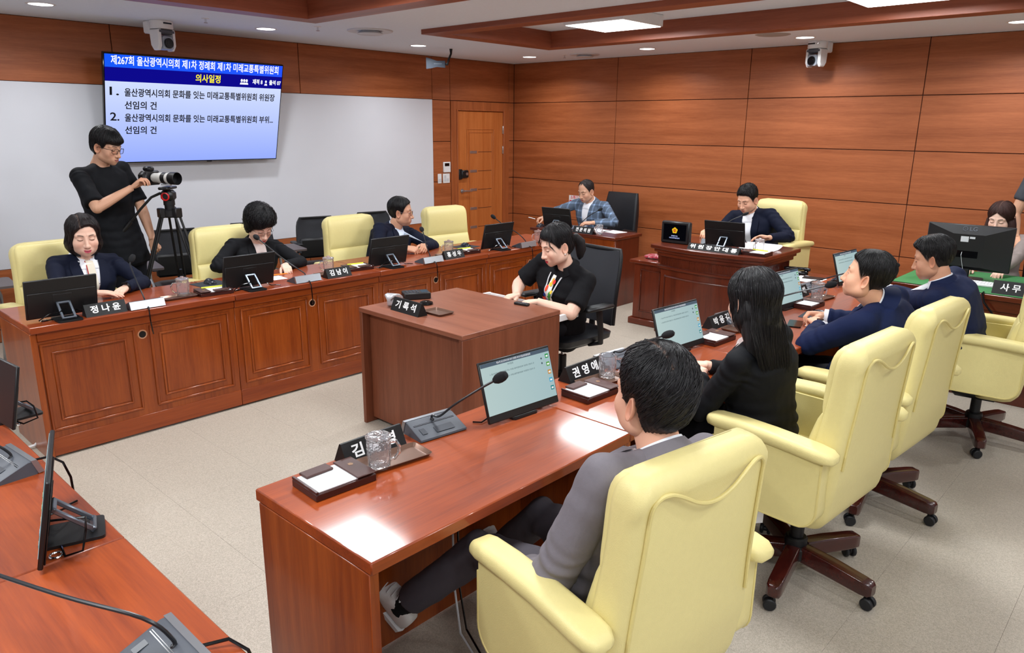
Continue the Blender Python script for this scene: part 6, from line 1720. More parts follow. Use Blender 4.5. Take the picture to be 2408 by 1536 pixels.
    parts_ = [(hv, grid_faces(nu, nv), C.reshape(-1, 3))]
    # ears
    for s in (-1, 1):
        vs = []; ne, nr_ = 22, 7
        for j in range(nr_):
            q = j / (nr_ - 1)
            for i in range(ne):
                b = 2 * PI * i / ne
                ry, rzz = 0.0165 * (1 - 0.12 * math.sin(b)), 0.032
                rad = [0.0, 0.35, 0.62, 0.82, 0.95, 1.0, 0.80][j]; hx = [0.004, 0.003, 0.004, 0.010, 0.012, 0.008, -0.004][j]
                yy = -0.010 + ry * rad * math.cos(b) - 0.006 * rad * math.sin(b); zz = -0.014 + rzz * rad * math.sin(b) * (1 if math.sin(b) > 0 else 1.05)
                vs.append((s * (0.0765 * F.get('w', 1.0) - 0.002 + hx + 0.007 * (-math.cos(b)) * rad), yy, zz))
        fs = [(j * ne + i, j * ne + (i + 1) % ne, (j + 1) * ne + (i + 1) % ne, (j + 1) * ne + i) for j in range(nr_ - 1) for i in range(ne)]
        ev = np.array(vs) @ hm[:3, :3].T + hm[:3, 3]
        ecol = np.tile(skc * np.array([0.98, 0.86, 0.82]), (len(vs), 1)); ecol[:2 * ne] *= 0.72
        parts_.append((ev, fs, ecol))
    nk = MB()
    n0 = hc + HR.to_3x3() @ Vector((0, -0.012, -0.035)) * hs
    nk.tube([n0, ntop, ntop.lerp(nb, 0.55), nb + nd * -0.01, spine(0.93)], [nr * 0.94, nr * 0.98, nr, nr * 1.12, nr * 1.25], 28)
    def mbcol(mb): return (np.array(mb.v), mb.f, np.tile(skc, (len(mb.v), 1)))
    parts_.append(mbcol(nk))
    core = MB()
    core.loft([ring(q, w_ * .8, d_ * .8, 16) for q, w_, d_ in TAB if q < 0.95])
    for s, k in ((1, 'R'), (-1, 'L')):
        H = hipL + Vector((s * 0.085, 0, 0)); core.tube([H, kn[k], an[k]], [0.06, 0.04, 0.032], 8)
    parts_.append(mbcol(core))
    for s, k in ((1, 'R'), (-1, 'L')):
        S, E_, Wr = arms[k]
        am = MB()
        a0, a1 = (0.044, 0.039) if not fem else (0.040, 0.036)
        a0 *= P.get('arm', 1.0); a1 *= P.get('arm', 1.0); wq = a1
        if sleeve == 'long': a0 *= 0.68; a1 *= 0.68
        am.tube([S, S.lerp(E_, 0.5), E_], [a0 * 1.05, a0, a1], 14); am.ell(tuple(E_), a1, a1, a1, 12, 10)
        am.tube([E_, E_.lerp(Wr, 0.25), E_.lerp(Wr, 0.6), E_.lerp(Wr, 0.9), Wr], [a1, a1 * 1.02, min(a1, wq * 0.84), wq * 0.66, wq * 0.64], 14, flat=0.92)
        hd = P.get('hand' + k, ('relax', None, None))
        fdv = (MI.to_3x3() @ Vector(hd[1])) if hd[1] is not None else (Wr - E_)
        pn = (MI.to_3x3() @ Vector(hd[2])) if hd[2] is not None else Vector((0, 0, -1))
        X = T3(Wr) @ frame(fdv, -pn) @ Matrix.Diagonal((P.get('hsz', 0.94 if not fem else 0.86),) * 3 + (1,))
        hb = hand_mb(hd[0], s)
        am.add(hb.v, hb.f, 0, X)
        if P.get('noarm') == k: continue
        c3, n3, f3 = remesh(am, P.get('hvox', 0.0036), 3, 0.5)
        col = np.tile(skc, (len(c3), 1))
        Xi = np.array(X.inverted()); lc = c3 @ Xi[:3, :3].T + Xi[:3, 3]
        m = (lc[:, 1] > 0.085) & (lc[:, 1] < 0.30); col[m] = col[m] * np.array([1.0, 0.93, 0.90])
        parts_.append((c3, f3, col))
    V, Fc, K = join(*parts_)
    body = coloured('body', V, Fc, K, M_SKIN, t)
    # ---- hair
    hair_obj = None
    if F.get('vol') is not None:
        Rh = ray_radius(D, F['vol'])
        m = hair_mask(Ph, A, F)
        k = sst(0.0, F.get('edge', 0.016), m)
        if F.get('cut') is not None: k = k * F['cut'](Ph, A, E)
        if 'side' in F: k = k * (F['side'] + (1 - F['side']) * sst(-0.01, 0.065, Ph[..., 2]))
        rough = F.get('mess', 0.0)
        wv = np.sin(A * 31 + 3 * np.sin(E * 5)) * np.sin(E * 9 + 2 * np.sin(A * 7)) + 0.6 * np.sin(A * 53 + E * 23)
        r = Rr_ - 0.006 + (np.maximum(Rh, Rr_ + 0.004) - Rr_ + 0.006) * k + rough * wv * k
        part_line = F.get('part')
        hc_ = np.array(lin(F.get('hairc', (20, 18, 20)))); HC = np.tile(hc_, (nv, nu, 1)).astype(float)
        if part_line is not None:
            d = part_line(D * Rr_[..., None])
            r = r - 0.007 * np.exp(-(d / 0.006) ** 2) * k
            pa = F.get('parta', 0.35); mm = np.exp(-(d / 0.0026) ** 2)[..., None]; HC = HC * (1 - mm * pa) + np.array(lin((190, 150, 130))) * mm * pa
        if F.get('grey') is not None:
            gm_ = F['grey'](Ph, A, E)[..., None]; HC = HC * (1 - gm_) + np.array(lin((96, 88, 86))) * gm_
        PH = (D * r[..., None]).reshape(-1, 3)
        cx, cy = F.get('crown', (0.0, -0.35))
        flow = np.stack([np.cos(A), np.sin(A), E + 0.15 * np.sin(A * 3)], -1)
        if F.get('sweep'): flow = np.stack([D[..., 0] * F['sweep'][0] + D[..., 2] * 0.2, D[..., 2] * 0.7 + D[..., 1] * F['sweep'][1], D[..., 1] * 2 + D[..., 0]], -1)
        hp = [(PH @ hm[:3, :3].T + hm[:3, 3], grid_faces(nu, nv), HC.reshape(-1, 3))]; fl = [flow.reshape(-1, 3)]
        # loose strands lying on the cap
        rs = random.Random(F.get('seed', 3)); ns = int(F.get('strands', 220) * 1.5); az1 = A[0]; el1 = E[:, 0]
        sv, sf, sc_, sfl = [], [], [], []
        def samp(a_, e_):
            a_ = (a_ + PI) % (2 * PI) - PI
            i = int(np.searchsorted(az1, a_)) % nu; j = min(nv - 1, max(0, int(np.searchsorted(el1, e_))))
            return r[j, i], k[j, i]
        for _ in range(ns):
            a0_ = rs.uniform(-PI, PI); e0 = rs.uniform(0.2, 1.35); ln = rs.uniform(0.35, 0.9) * F.get('slen', 1.0); dr_ = (rs.uniform(-0.5, 0.5) if F.get('swirl') is None else F['swirl'] * rs.uniform(0.5, 1.0)) * F.get('curl', 0.4); off = rs.uniform(0.0005, F.get('lift', 0.003)); tk = rs.uniform(0.0005, 0.0010)
            pts = []
            for q in range(8):
                e_ = e0 - ln * q / 7; a_ = a0_ + dr_ * q / 7 / max(0.35, math.cos(e_)); rr_, kk_ = samp(a_, e_)
                if kk_ < min(0.9, F.get('side', 1.0) * 0.95): break
                o = rr_ + off + F.get('fly', 0.0) * (q / 7) ** 2 * rs.uniform(0, 1)
                pts.append(Vector((math.sin(a_) * math.cos(e_) * o, math.cos(a_) * math.cos(e_) * o, math.sin(e_) * o)))
            if len(pts) < 4: continue
            b = MB().tube(pts, [tk * (0.5 + math.sin(PI * q / (len(pts) - 1))) * 0.9 + 0.0002 for q in range(len(pts))], 4)
            o_ = len(sv); sv += b.v; sf += [tuple(i + o_ for i in f_) for f_ in b.f]
            cc = hc_ * rs.uniform(0.6, 1.4); sc_ += [cc] * len(b.v); sfl += [(a0_ * 3, e0, 0)] * len(b.v)
        if sv:
            hp.append((np.array(sv) @ hm[:3, :3].T + hm[:3, 3], sf, np.array(sc_))); fl.append(np.array(sfl))
        V, Fc, K = join(*hp)
        hair_obj = coloured('hair', V, Fc, K, M_HAIR, t, np.concatenate(fl))
    ctx = dict(t=t, MI=MI, HM=HM, hc=hc, arms=arms, proj=proj, patch=patch, bvh=bvh, spine=spine, go=go, nb=nb, nd=nd, fw=fw_, rx=rx_, up=up_, loc=loc, band=band, nfw=nfw, side=side, hair=hair_obj)
    return ctx
def add_hair_strands(c, guides, n, col, name='hair_length', r=(0.002, 0.004), spread=0.02, seed=1, shine=1.0):
    """locks following guide curves (head space points)"""
    rs = random.Random(seed); V, Fs, Cs, Fl = [], [], [], []
    HM = c['HM']
    for _ in range(n):
        g = rs.choice(guides); w = rs.uniform(-1, 1), rs.uniform(-1, 1)
        g2 = rs.choice(guides); q = rs.uniform(0, 0.5)
        pts = [Vector(a_).lerp(Vector(b_), q) for a_, b_ in zip(g, g2)] if len(g) == len(g2) and g2[0][0] * g[0][0] >= -1 else [Vector(a_) for a_ in g]
        ph = rs.uniform(0, 6.28)
        P_ = []
        for i, p in enumerate(pts):
            f = i / (len(pts) - 1)
            P_.append(HM @ (p + Vector((w[0] * spread * (0.4 + f * 0.8) + 0.003 * math.sin(ph + f * 7), w[1] * spread * (0.4 + f * 0.6), rs.uniform(-0.004, 0.004)))))
        R0 = rs.uniform(*r)
        b = MB().tube(P_, [R0 * (1.0 if i < len(P_) - 2 else (0.6 if i == len(P_) - 2 else 0.15)) for i in range(len(P_))], 5)
        o = len(V); V += b.v; Fs += [tuple(i + o for i in f_) for f_ in b.f]
        cc = np.array(lin(col)) * rs.uniform(0.5, 1.4); Cs += [cc] * len(b.v); Fl += [(ph, i * 0.05, w[0]) for i in range(len(b.v))]
    return coloured(name, np.array(V), Fs, np.array(Cs), M_HAIR, c['hair'] if c['hair'] else c['t'], np.array(Fl))
def glasses(c, col=(20, 20, 22), r=0.0013, w=0.024, h=0.017, metal=False, z0=-0.004):
    m = plain('glasses_frame' + str(col[0]), col, 0.3, metal=0.7 if metal else 0.0)
    b = MB()
    for s in (-1, 1):
        pts = [(s * (0.0335) + x, 0.103 - 0.012 * abs((s * 0.0335 + x) / 0.06) ** 2, z0 + z) for x, z in rrect(w, h, 0.010, 5)]
        b.tube(pts + [pts[0], pts[1]], r, 6)
        b.tube([(s * 0.0575, 0.090, z0 + 0.010), (s * 0.072, 0.075, z0 + 0.008), (s * 0.081, 0.0, z0 + 0.004), (s * 0.080, -0.012, z0 - 0.004)], r, 6)
    b.tube([(-0.0095, 0.104, z0 + 0.006), (0, 0.106, z0 + 0.008), (0.0095, 0.104, z0 + 0.006)], r, 6)
    b.v = [tuple(c['HM'] @ Vector(v)) for v in b.v]
    g = part('glasses', b, m, c['t'])
    lm = MATS.get('lens_glass')
    if lm is None:
        lm, nt, bb = nm('lens_glass'); bb.inputs['Transmission Weight'].default_value = 1.0; bb.inputs['Roughness'].default_value = 0.02; bb.inputs['IOR'].default_value = 1.02; MATS['lens_glass'] = lm
    l = MB()
    for s in (-1, 1):
        l.add([tuple(c['HM'] @ Vector((s * 0.0335 + x, 0.1025 - 0.012 * abs((s * 0.0335 + x) / 0.06) ** 2, z0 + z))) for x, z in rrect(w - 0.001, h - 0.001, 0.010, 5)], [tuple(range(24))])
    part('lens', l, lm, g)
def wristwatch(c, k, col=(30, 28, 28)):
    S, E_, W_ = c['arms'][k]; p = E_.lerp(W_, 0.97); d = (W_ - E_).normalized(); q = Vector((0, 0, 1)).rotation_difference(d).to_matrix().to_4x4()
    part('wristwatch', MB().lathe([(0.028, -0.01), (0.0305, -0.01), (0.0305, 0.01), (0.028, 0.01)], 20, cap0=False, cap1=False, X=T3(p) @ q).cyl((0, 0, 0.028), 0.017, 0.008, 18, X=T3(p)), plain('watch_dark', col, 0.25, metal=0.5), c['t'])

def hair_mass(c, secs, col, name='hair_length', n=26, wave=0.06):
    HM = c['HM']; rings = []
    for (z, cx, cy, w, d) in secs:
        rings.append([tuple(HM @ Vector((cx + w * math.cos(2 * PI * i / n) * (1 + wave * math.sin(i * 5 + z * 30)), cy + d * math.sin(2 * PI * i / n) * (1 + wave * math.sin(i * 7 + z * 22)), z))) for i in range(n)])
    b = MB().loft(rings)
    K = np.tile(np.array(lin(col)), (len(b.v), 1))
    fl = [(math.cos(2 * PI * (i % n) / n), math.sin(2 * PI * (i % n) / n), (i // n) * 0.3) for i in range(len(b.v))]
    o = coloured(name, np.array(b.v), b.f, K, M_HAIR, c['hair'], np.array(fl))
    return o
def skull(rx, ry, rz, cy=-0.014, cz=0.040, extra=None):
    def f(p):
        d = s_ell(p, (0, cy, cz), (rx, ry, rz))
        d = smin(d, s_ell(p, (0, -0.020, -0.010), (rx * 0.97, ry * 0.93, rz * 0.85)), 0.02)
        if extra: d = extra(p, d)
        return d
    return f
MALE = ([0, 30, 50, 62, 72, 80, 86, 104, 112, 125, 180], [.070, .066, .052, .024, -.018, -.020, .004, .010, -.03, -.072, -.088])
NAVY = cloth('navy_wool', (20, 30, 62)); NAVY2 = cloth('deep_navy_wool', (14, 20, 40)); BLACKW = cloth('black_wool', (15, 16, 20)); GREYW = cloth('grey_wool', (120, 115, 121))
NAVY3 = cloth('bright_navy_wool', (15, 27, 62)); WSH = cloth('white_shirting', (236, 238, 244), 0.7, bump=0.15); CREAM = cloth('cream_blouse', (240, 226, 222), 0.7); LBLUE = cloth('pale_blue_shirting', (214, 226, 242), 0.7)
BLACKT = cloth('black_jersey', (12, 14, 19)); CHECK = cloth('blue_grey_check', (104, 120, 142), pat='check'); GREYT = cloth('charcoal_tee', (66, 68, 74)); TAUPE = cloth('taupe_blouse', (142, 130, 126)); KNIT = cloth('black_knit', (13, 13, 17), bump=0.8, sc=300)
SK1, SK2, SK3 = (226, 184, 158), (216, 164, 134), (232, 192, 168)

# 1 woman with the patterned scarf
c = person('seated woman in a navy blazer with a cream and red patterned scarf', (2.02, -6.27, 0.53), (1, 0.02), (2.17, -6.262, 1.098), (1, -0.16), 0.16, dict(
    female=True, jacket=True, cloth=NAVY2, shirt=WSH, bulk=1.12, sw=0.168, vox=0.008, hs=1.02, wristR=(2.40, -6.315, 0.805), wristL=(2.36, -6.14, 0.80), elbowR=(2.2, -6.60, 0.80), elbowL=(2.2, -5.93, 0.78),
    handR=('flat', (0.45, 0.85, -0.12), (0, 0, -1)), handL=('relax', (0.55, -0.6, -0.15), (0, 0, -1)), vwidth=0.06, vdepth=-0.30, lapel=0.05, cdrop=0.10, cout=0.034, pinu=0.098,
    face=dict(skin=(232, 190, 168), w=1.0, jaw=1.05, cheek=0.003, lip=(214, 92, 116), smile=7.0, line=([0, 22, 40, 52, 60, 68, 76, 180], [.072, .066, .046, .012, -.03, -.09, -.30, -.30]), asym=-0.018, edge=0.010, browt=1.1,
              vol=lambda p: smin(s_ell(p, (0, -0.016, 0.040), (0.093, 0.114, 0.098)), s_ell(p, (0, -0.022, -0.052), (0.106, 0.098, 0.088)), 0.03), hairc=(30, 22, 24), strands=320, slen=1.4, curl=0.25, part=lambda p: np.where(p[..., 2] > 0.05, np.abs(p[..., 0] - 0.022), 1.0))))
sc_ = cloth('scarf_cream_print', (222, 214, 196), 0.5); scr = cloth('scarf_red', (190, 40, 38), 0.5)
c['patch']('scarf', lambda v: -0.020 - 0.012 * (-v / .3), lambda v: 0.024 + 0.050 * sst(-0.08, -0.2, v) * (1 - sst(-0.22, -0.30, v)), -0.012, -0.30, 0.013, scr, label='red scarf border')
c['patch']('scarf', lambda v: -0.022 - 0.03 * v * -0.3, lambda v: 0.020, -0.012, -0.24, 0.017, sc_, label='cream printed scarf front')
c['patch']('scarf', lambda v: 0.020, lambda v: 0.024 + 0.038 * sst(-0.08, -0.2, v), -0.09, -0.215, 0.017, WSH, label='white scarf fold')
wristwatch(c, 'L')
# 2 woman with bouffant hair
c = person('seated woman in a black blazer with bouffant black hair and thin glasses', (2.02, -5.13, 0.53), (1, 0.0), (2.21, -5.075, 1.035), (1, -0.04), 0.52, dict(
    female=True, jacket=True, cloth=BLACKW, shirt=CREAM, roundneck=True, bulk=1.12, sw=0.172, vox=0.008, wristR=(2.34, -5.30, 0.80), wristL=(2.36, -5.02, 0.80), elbowR=(2.2, -5.50, 0.80), elbowL=(2.25, -4.78, 0.78),
    handL=('type', (0.9, -0.25, -0.15), (0, 0, -1)), handR=('type', (0.95, 0.2, -0.15), (0, 0, -1)), vwidth=0.05, vdepth=-0.28, lapel=0.045, hunch=0.06, pinu=0.098,
    face=dict(skin=(232, 192, 172), lip=(206, 96, 104), line=([0, 20, 40, 55, 70, 80, 95, 120, 180], [.042, .030, .024, .012, -.01, -.045, -.05, -.09, -.10]), asym=-0.015, edge=0.008,
              vol=lambda p: smin(s_ell(p, (0, -0.018, 0.060), (0.104, 0.122, 0.104)), s_ell(p, (0, -0.03, -0.025), (0.094, 0.092, 0.078)), 0.03), hairc=(16, 15, 18), mess=0.0035, strands=520, slen=0.8, curl=1.2, lift=0.012, fly=0.008, seed=5)))
glasses(c, (70, 60, 62), 0.0009, 0.023, 0.014, True)
t = thing('pen', 'orange pen under the fingers of the woman with bouffant hair', 'pen', (2.50, -5.15, TOPZ + 0.006), 0.8)
part('barrel', MB().tube([(-0.06, 0, 0), (0.05, 0, 0.012), (0.065, 0, 0.014)], [0.0045, 0.0045, 0.001], 8), plain('pen_orange', (236, 130, 30), 0.4), t)
# 3 man in navy who looks aside
c = person('seated man in navy suit and glasses looking aside to the podium', (2.03, -3.88, 0.53), (1, 0.18), (2.20, -3.69, 1.075), (0.72, 0.70), 0.10, dict(
    jacket=True, cloth=NAVY2, shirt=LBLUE, bulk=1.10, vox=0.009, wristR=(2.39, -3.90, 0.81), wristL=(2.40, -3.72, 0.81), elbowR=(2.12, -4.16, 0.80), elbowL=(2.2, -3.48, 0.79), folds=0.010,
    handR=('clasp', (0.75, 0.65, -0.2), (-0.35, 0.4, -1)), handL=('clasp', (0.8, -0.6, -0.1), (-0.3, -0.5, -0.8)), vwidth=0.052, lapel=0.055, pinu=0.10,
    face=dict(skin=(206, 156, 128), w=1.03, line=MALE, asym=0.0, vol=skull(0.087, 0.106, 0.094), hairc=(18, 16, 18), strands=240, slen=0.8, open=True, side=0.55)))
glasses(c, (96, 34, 40), 0.0012, 0.023, 0.016)
c['patch']('bolo_tie', lambda v: -0.003, lambda v: 0.003, -0.02, -0.26, 0.010, BLACKT)
# 4 man in the checked blazer
c = person('seated man with thinning hair in a grey-blue checked blazer', (2.02, -0.82, 0.53), (0.0, -1), (2.01, -1.03, 1.072), (-0.12, -1), 0.36, dict(
    jacket=True, cloth=CHECK, shirt=WSH, bulk=1.05, vox=0.010, pin=False, wristR=(1.72, -1.33, 0.81), wristL=(2.30, -1.20, 0.785), elbowR=(1.72, -1.08, 0.86), elbowL=(2.40, -0.98, 0.80), l1=0.30, l2=0.27,
    handR=('grip', (-0.35, -0.9, -0.25), (0.2, 0, -1)), handL=('relax', (-0.75, -0.6, -0.1), (0, 0.2, -1)), vwidth=0.055, vdepth=-0.33, lapel=0.055, hunch=0.07,
    face=dict(skin=(214, 166, 138), w=0.98, jaw=0.95, line=([0, 14, 24, 40, 55, 66, 74, 86, 104, 112, 125, 180], [.088, .100, .098, .080, .050, .02, -.015, .008, .010, -.03, -.072, -.085]), vol=skull(0.080, 0.100, 0.091, cz=0.037), hairc=(40, 34, 34), strands=160, slen=0.6, side=0.6)))
t = thing('pen', 'white pen held by the man in the checked blazer', 'pen', (1.655, -1.47, 0.80), 0.4)
part('barrel', MB().tube([(-0.04, 0, 0.01), (0.04, 0, -0.005)], 0.004, 8), M_WPLAST, t)
mouse('black mouse by the right hand of the man in the checked blazer', (1.86, -1.56, 0.735), PI, pad=False)
# dais and 5 chairman
st = struct('trim_2', MB().box(3.72, 4.80, -1.44, -0.02, 0.0, 0.09, 0.006), M_DARKW)
c = person('chairman seated at the podium in a navy suit and open white shirt, reading papers', (4.14, -0.98, 0.62), (0.02, -1), (4.055, -1.215, 1.128), (-0.16, -1), 0.42, dict(
    jacket=True, cloth=NAVY2, shirt=WSH, bulk=1.14, vox=0.010, wristR=(3.80, -1.40, 0.86), wristL=(4.40, -1.36, 0.855), elbowR=(3.80, -1.10, 0.84), elbowL=(4.50, -1.15, 0.84), l1=0.30, l2=0.26, arm=1.04,
    handR=('relax', (0.3, -0.9, -0.1), (0, 0, -1)), handL=('relax', (-0.85, -0.4, 0.05), (0, -0.5, -0.8)), vwidth=0.055, vdepth=-0.36, lapel=0.055, hunch=0.08, pinu=0.105, cdrop=0.06,
    face=dict(skin=(222, 170, 142), w=1.06, jaw=1.12, cheek=0.004, line=MALE, vol=skull(0.088, 0.108, 0.102, cz=0.045), hairc=(16, 15, 17), mess=0.002, strands=300, slen=0.5, curl=1.2, lift=0.006, side=0.4)))
# 6 note-taking woman
c = person('seated woman with ponytail and bright scarf, typing in a black short-sleeved top', (4.16, -4.06, 0.53), (-0.10, -1), (4.225, -4.27, 1.048), (-0.42, -1), 0.34, dict(
    female=True, cloth=KNIT, shirt=None, collar=False, sleeve='short', slv=0.80, gname='knit_top', bulk=1.24, arm=1.20, sw=0.178, vox=0.007, wristR=(4.07, -4.36, 0.745), wristL=(4.28, -4.40, 0.745), elbowR=(3.93, -4.15, 0.80), elbowL=(4.50, -4.16, 0.76), folds=0.012,
    handR=('type', (-0.1, -1, -0.05), (0, 0, -1)), handL=('type', (-0.45, -0.9, -0.05), (0, 0, -1)), hunch=0.06, l1=0.255, l2=0.225, hs=1.04,
    face=dict(skin=(234, 192, 170), w=1.05, jaw=1.22, cheek=0.006, lip=(220, 60, 84), line=([0, 10, 30, 50, 62, 72, 80, 88, 106, 116, 140, 180], [.060, .056, .052, .034, .012, -.012, -.012, .004, .006, -.045, -.075, -.085]), vol=skull(0.083, 0.106, 0.097, cz=0.042), hairc=(20, 18, 21), strands=300, slen=1.1, curl=0.2)))
hm_ = []
g = MB().tube([c['HM'] @ Vector(p) for p in ((0, -0.098, 0.005), (0, -0.135, -0.005), (0.0, -0.158, -0.045), (0.0, -0.150, -0.095), (0, -0.13, -0.135), (0, -0.12, -0.15))], [0.02, 0.030, 0.036, 0.034, 0.020, 0.004], 18)
coloured('ponytail', np.array(g.v), g.f, np.tile(np.array(lin((24, 21, 24))), (len(g.v), 1)), M_HAIR, c['hair'], np.array([(math.cos((i % 18) / 18 * 6.28), math.sin((i % 18) / 18 * 6.28), i // 18 * .3) for i in range(len(g.v))]))
part('hair_clip', MB().tube([c['HM'] @ Vector((x, -0.108 + 0.004 * math.cos(x * 90), 0.012)) for x in (-0.03, -0.015, 0, 0.015, 0.03)], 0.006, 8), plain('pearl', (236, 232, 224), 0.2), c['hair'])
add_hair_strands(c, [[(0.062 * s, 0.066, 0.062), (0.070 * s, 0.072, 0.030), (0.074 * s, 0.058, 0.0), (0.076 * s, 0.046, -0.025)] for s in (-1, 1)] + [[(0.02, 0.088, 0.066), (0.045, 0.090, 0.045), (0.066, 0.078, 0.018), (0.074, 0.06, 0.0)]], 40, (20, 18, 21), 'fringe', (0.0005, 0.0010), 0.006, 4)
for s in (-1, 1): part('earring', MB().ell(tuple(c['HM'] @ Vector((s * 0.086, 0.0, -0.048))), 0.0055, 0.0055, 0.0055, 12, 8), MATS['pearl'], c['t'])
cols = [(228, 76, 44), (240, 170, 60), (40, 96, 200), (64, 150, 70), (240, 236, 226), (222, 60, 60), (30, 60, 150), (236, 200, 70)]
c['patch']('scarf', lambda v: -0.010 - 0.030 * sst(0, -0.26, v), lambda v: 0.012 + 0.030 * sst(0, -0.26, v), -0.03, -0.33, 0.010, cloth('scarf_white_silk', (236, 232, 224), 0.45), label='bright printed silk scarf')
rs_ = random.Random(2)
for q in range(26):
    v0 = -0.05 - 0.27 * rs_.random(); u0 = (rs_.random() - 0.5) * (0.03 + 0.06 * sst(0, -0.26, v0)); w0 = 0.006 + 0.008 * rs_.random(); h0 = 0.008 + 0.014 * rs_.random()
    c['patch']('scarf_print', lambda v, u0=u0, w0=w0, v0=v0, h0=h0: u0 - w0 * math.sqrt(max(0.02, 1 - ((v - v0) / h0) ** 2)), lambda v, u0=u0, w0=w0, v0=v0, h0=h0: u0 + w0 * math.sqrt(max(0.02, 1 - ((v - v0) / h0) ** 2)), v0 + h0 * .97, v0 - h0 * .97, 0.0135 + 0.0006 * (q % 3), cloth('scarf_print_%d' % (q % 8), cols[q % 8], 0.45), nv_=6, nu_=2, thick=0.002)
for s in (-1, 1):
    c['patch']('collar_trim', lambda v, s=s: s * (0.045 - 0.35 * (-0.03 - v) * 0.4) - 0.004, lambda v, s=s: s * (0.045 - 0.35 * (-0.03 - v) * 0.4) + 0.004, -0.03, -0.14, 0.008, M_LGREY)
c['band']('collar', 0.060, 0.085, -0.006, 0.030, 0.5, 0.03, KNIT, c['go'], 0.004)
# 7 clerk behind the large monitor
c = person('seated woman with long brown hair and a taupe top behind the large desktop monitor', (6.11, -0.78, 0.53), (-0.05, -1), (6.07, -1.00, 1.115), (-0.15, -1), 0.34, dict(
    female=True, cloth=TAUPE, shirt=None, collar=False, gname='blouse', bulk=1.0, vox=0.010, wristR=(5.98, -1.34, 0.79), wristL=(6.22, -1.34, 0.79), elbowR=(5.86, -1.0, 0.78), elbowL=(6.40, -1.0, 0.78),
    face=dict(skin=(236, 196, 176), line=([0, 8, 25, 42, 54, 62, 70, 180], [.070, .064, .045, .02, -.02, -.09, -.30, -.30]), edge=0.010, vol=lambda p: smin(s_ell(p, (0, -0.014, 0.040), (0.088, 0.108, 0.095)), s_ell(p, (0, -0.01, -0.06), (0.092, 0.085, 0.09)), 0.03), hairc=(56, 28, 22), strands=260, slen=1.5, curl=0.2, part=lambda p: np.where(p[..., 2] > 0.05, np.abs(p[..., 0]), 1.0))))
for s in (-1, 1):
    hair_mass(c, [(0.0, s * 0.070, -0.01, 0.026, 0.055), (-0.06, s * 0.080, 0.0, 0.028, 0.05), (-0.14, s * 0.085, 0.015, 0.030, 0.042), (-0.22, s * 0.088, 0.03, 0.028, 0.034), (-0.30, s * 0.085, 0.035, 0.018, 0.022), (-0.34, s * 0.083, 0.035, 0.004, 0.006)], (56, 28, 22))
# 8 standing person cut by the right edge
c = person('standing person in a charcoal T-shirt cut by the right edge', (6.42, -0.60, 0.92), (0.25, -1), (6.43, -0.78, 1.62), (0.3, -1), 0.2, dict(
    standing=True, cloth=GREYT, shirt=None, collar=False, tee=True, sleeve='short', slv=0.62, gname='t_shirt', vox=0.012, spine=0.5, boxy=0.17, wf=0.002, wristR=(6.20, -0.90, 1.0), wristL=(6.68, -0.8, 0.95), elbowR=(6.05, -0.62, 1.12), elbowL=(6.75, -0.6, 1.1),
    face=dict(skin=SK2, line=MALE, vol=skull(0.086, 0.105, 0.096), hairc=(20, 18, 20), strands=120, res=(112, 90))))
# 9 man in grey, foreground
c = person('man in a grey suit and white sneakers seated in the foreground', (6.165, -6.295, 0.545), (-0.975, 0.20), (6.200, -6.240, 1.138), (-0.93, 0.22), -0.06, dict(
    jacket=True, cloth=GREYW, shirt=WSH, pin=False, bulk=1.0, vox=0.0065, hvox=0.003, hs=1.04, neckbase=(6.330, -6.272, 0.985), wristL=(5.985, -6.41, 0.55), wristR=(5.95, -6.17, 0.55), elbowL=(6.23, -6.62, 0.60), elbowR=(6.24, -5.95, 0.62), l1=0.325, l2=0.255, arm=1.08, folds=0.009,
    kneeL=(5.755, -6.36, 0.50), kneeR=(5.775, -6.08, 0.515), ankleL=(5.46, -6.44, 0.20), ankleR=(5.47, -5.985, 0.21), footL=(-0.55, -0.25, 0.75), footR=(-0.55, 0.15, 0.75), footup=(0.6, 0, 0.8), pants=cloth('charcoal_trousers', (84, 80, 87)), shoe=plain('white_sneaker', (232, 228, 224), 0.5, bump=0.3), sole=M_WPLAST, laces=True,
    handL=('relax', (-0.55, 0.35, -0.7), (0, 0.3, -1)), handR=('relax', (-0.6, -0.3, -0.7), (0, 0, -1)), lvox=0.010, sw=0.192,
    face=dict(skin=(226, 172, 146), w=1.02, line=([0, 30, 50, 62, 72, 80, 86, 104, 112, 125, 180], [.066, .062, .050, .022, -.018, -.022, .000, .008, -.04, -.085, -.105]), vol=skull(0.091, 0.112, 0.104, cz=0.044), res=(240, 180), hairc=(20, 18, 21), mess=0.0018, strands=600, slen=0.9, curl=1.1, swirl=0.6, lift=0.0025, seed=11, edge=0.022, side=0.7, parta=0.5,
              part=lambda p: np.where((p[..., 2] > 0.055) & (p[..., 1] < 0.03) & (p[..., 1] > -0.075), np.abs(p[..., 0] + 0.012 - 0.25 * p[..., 1]), 1.0))))
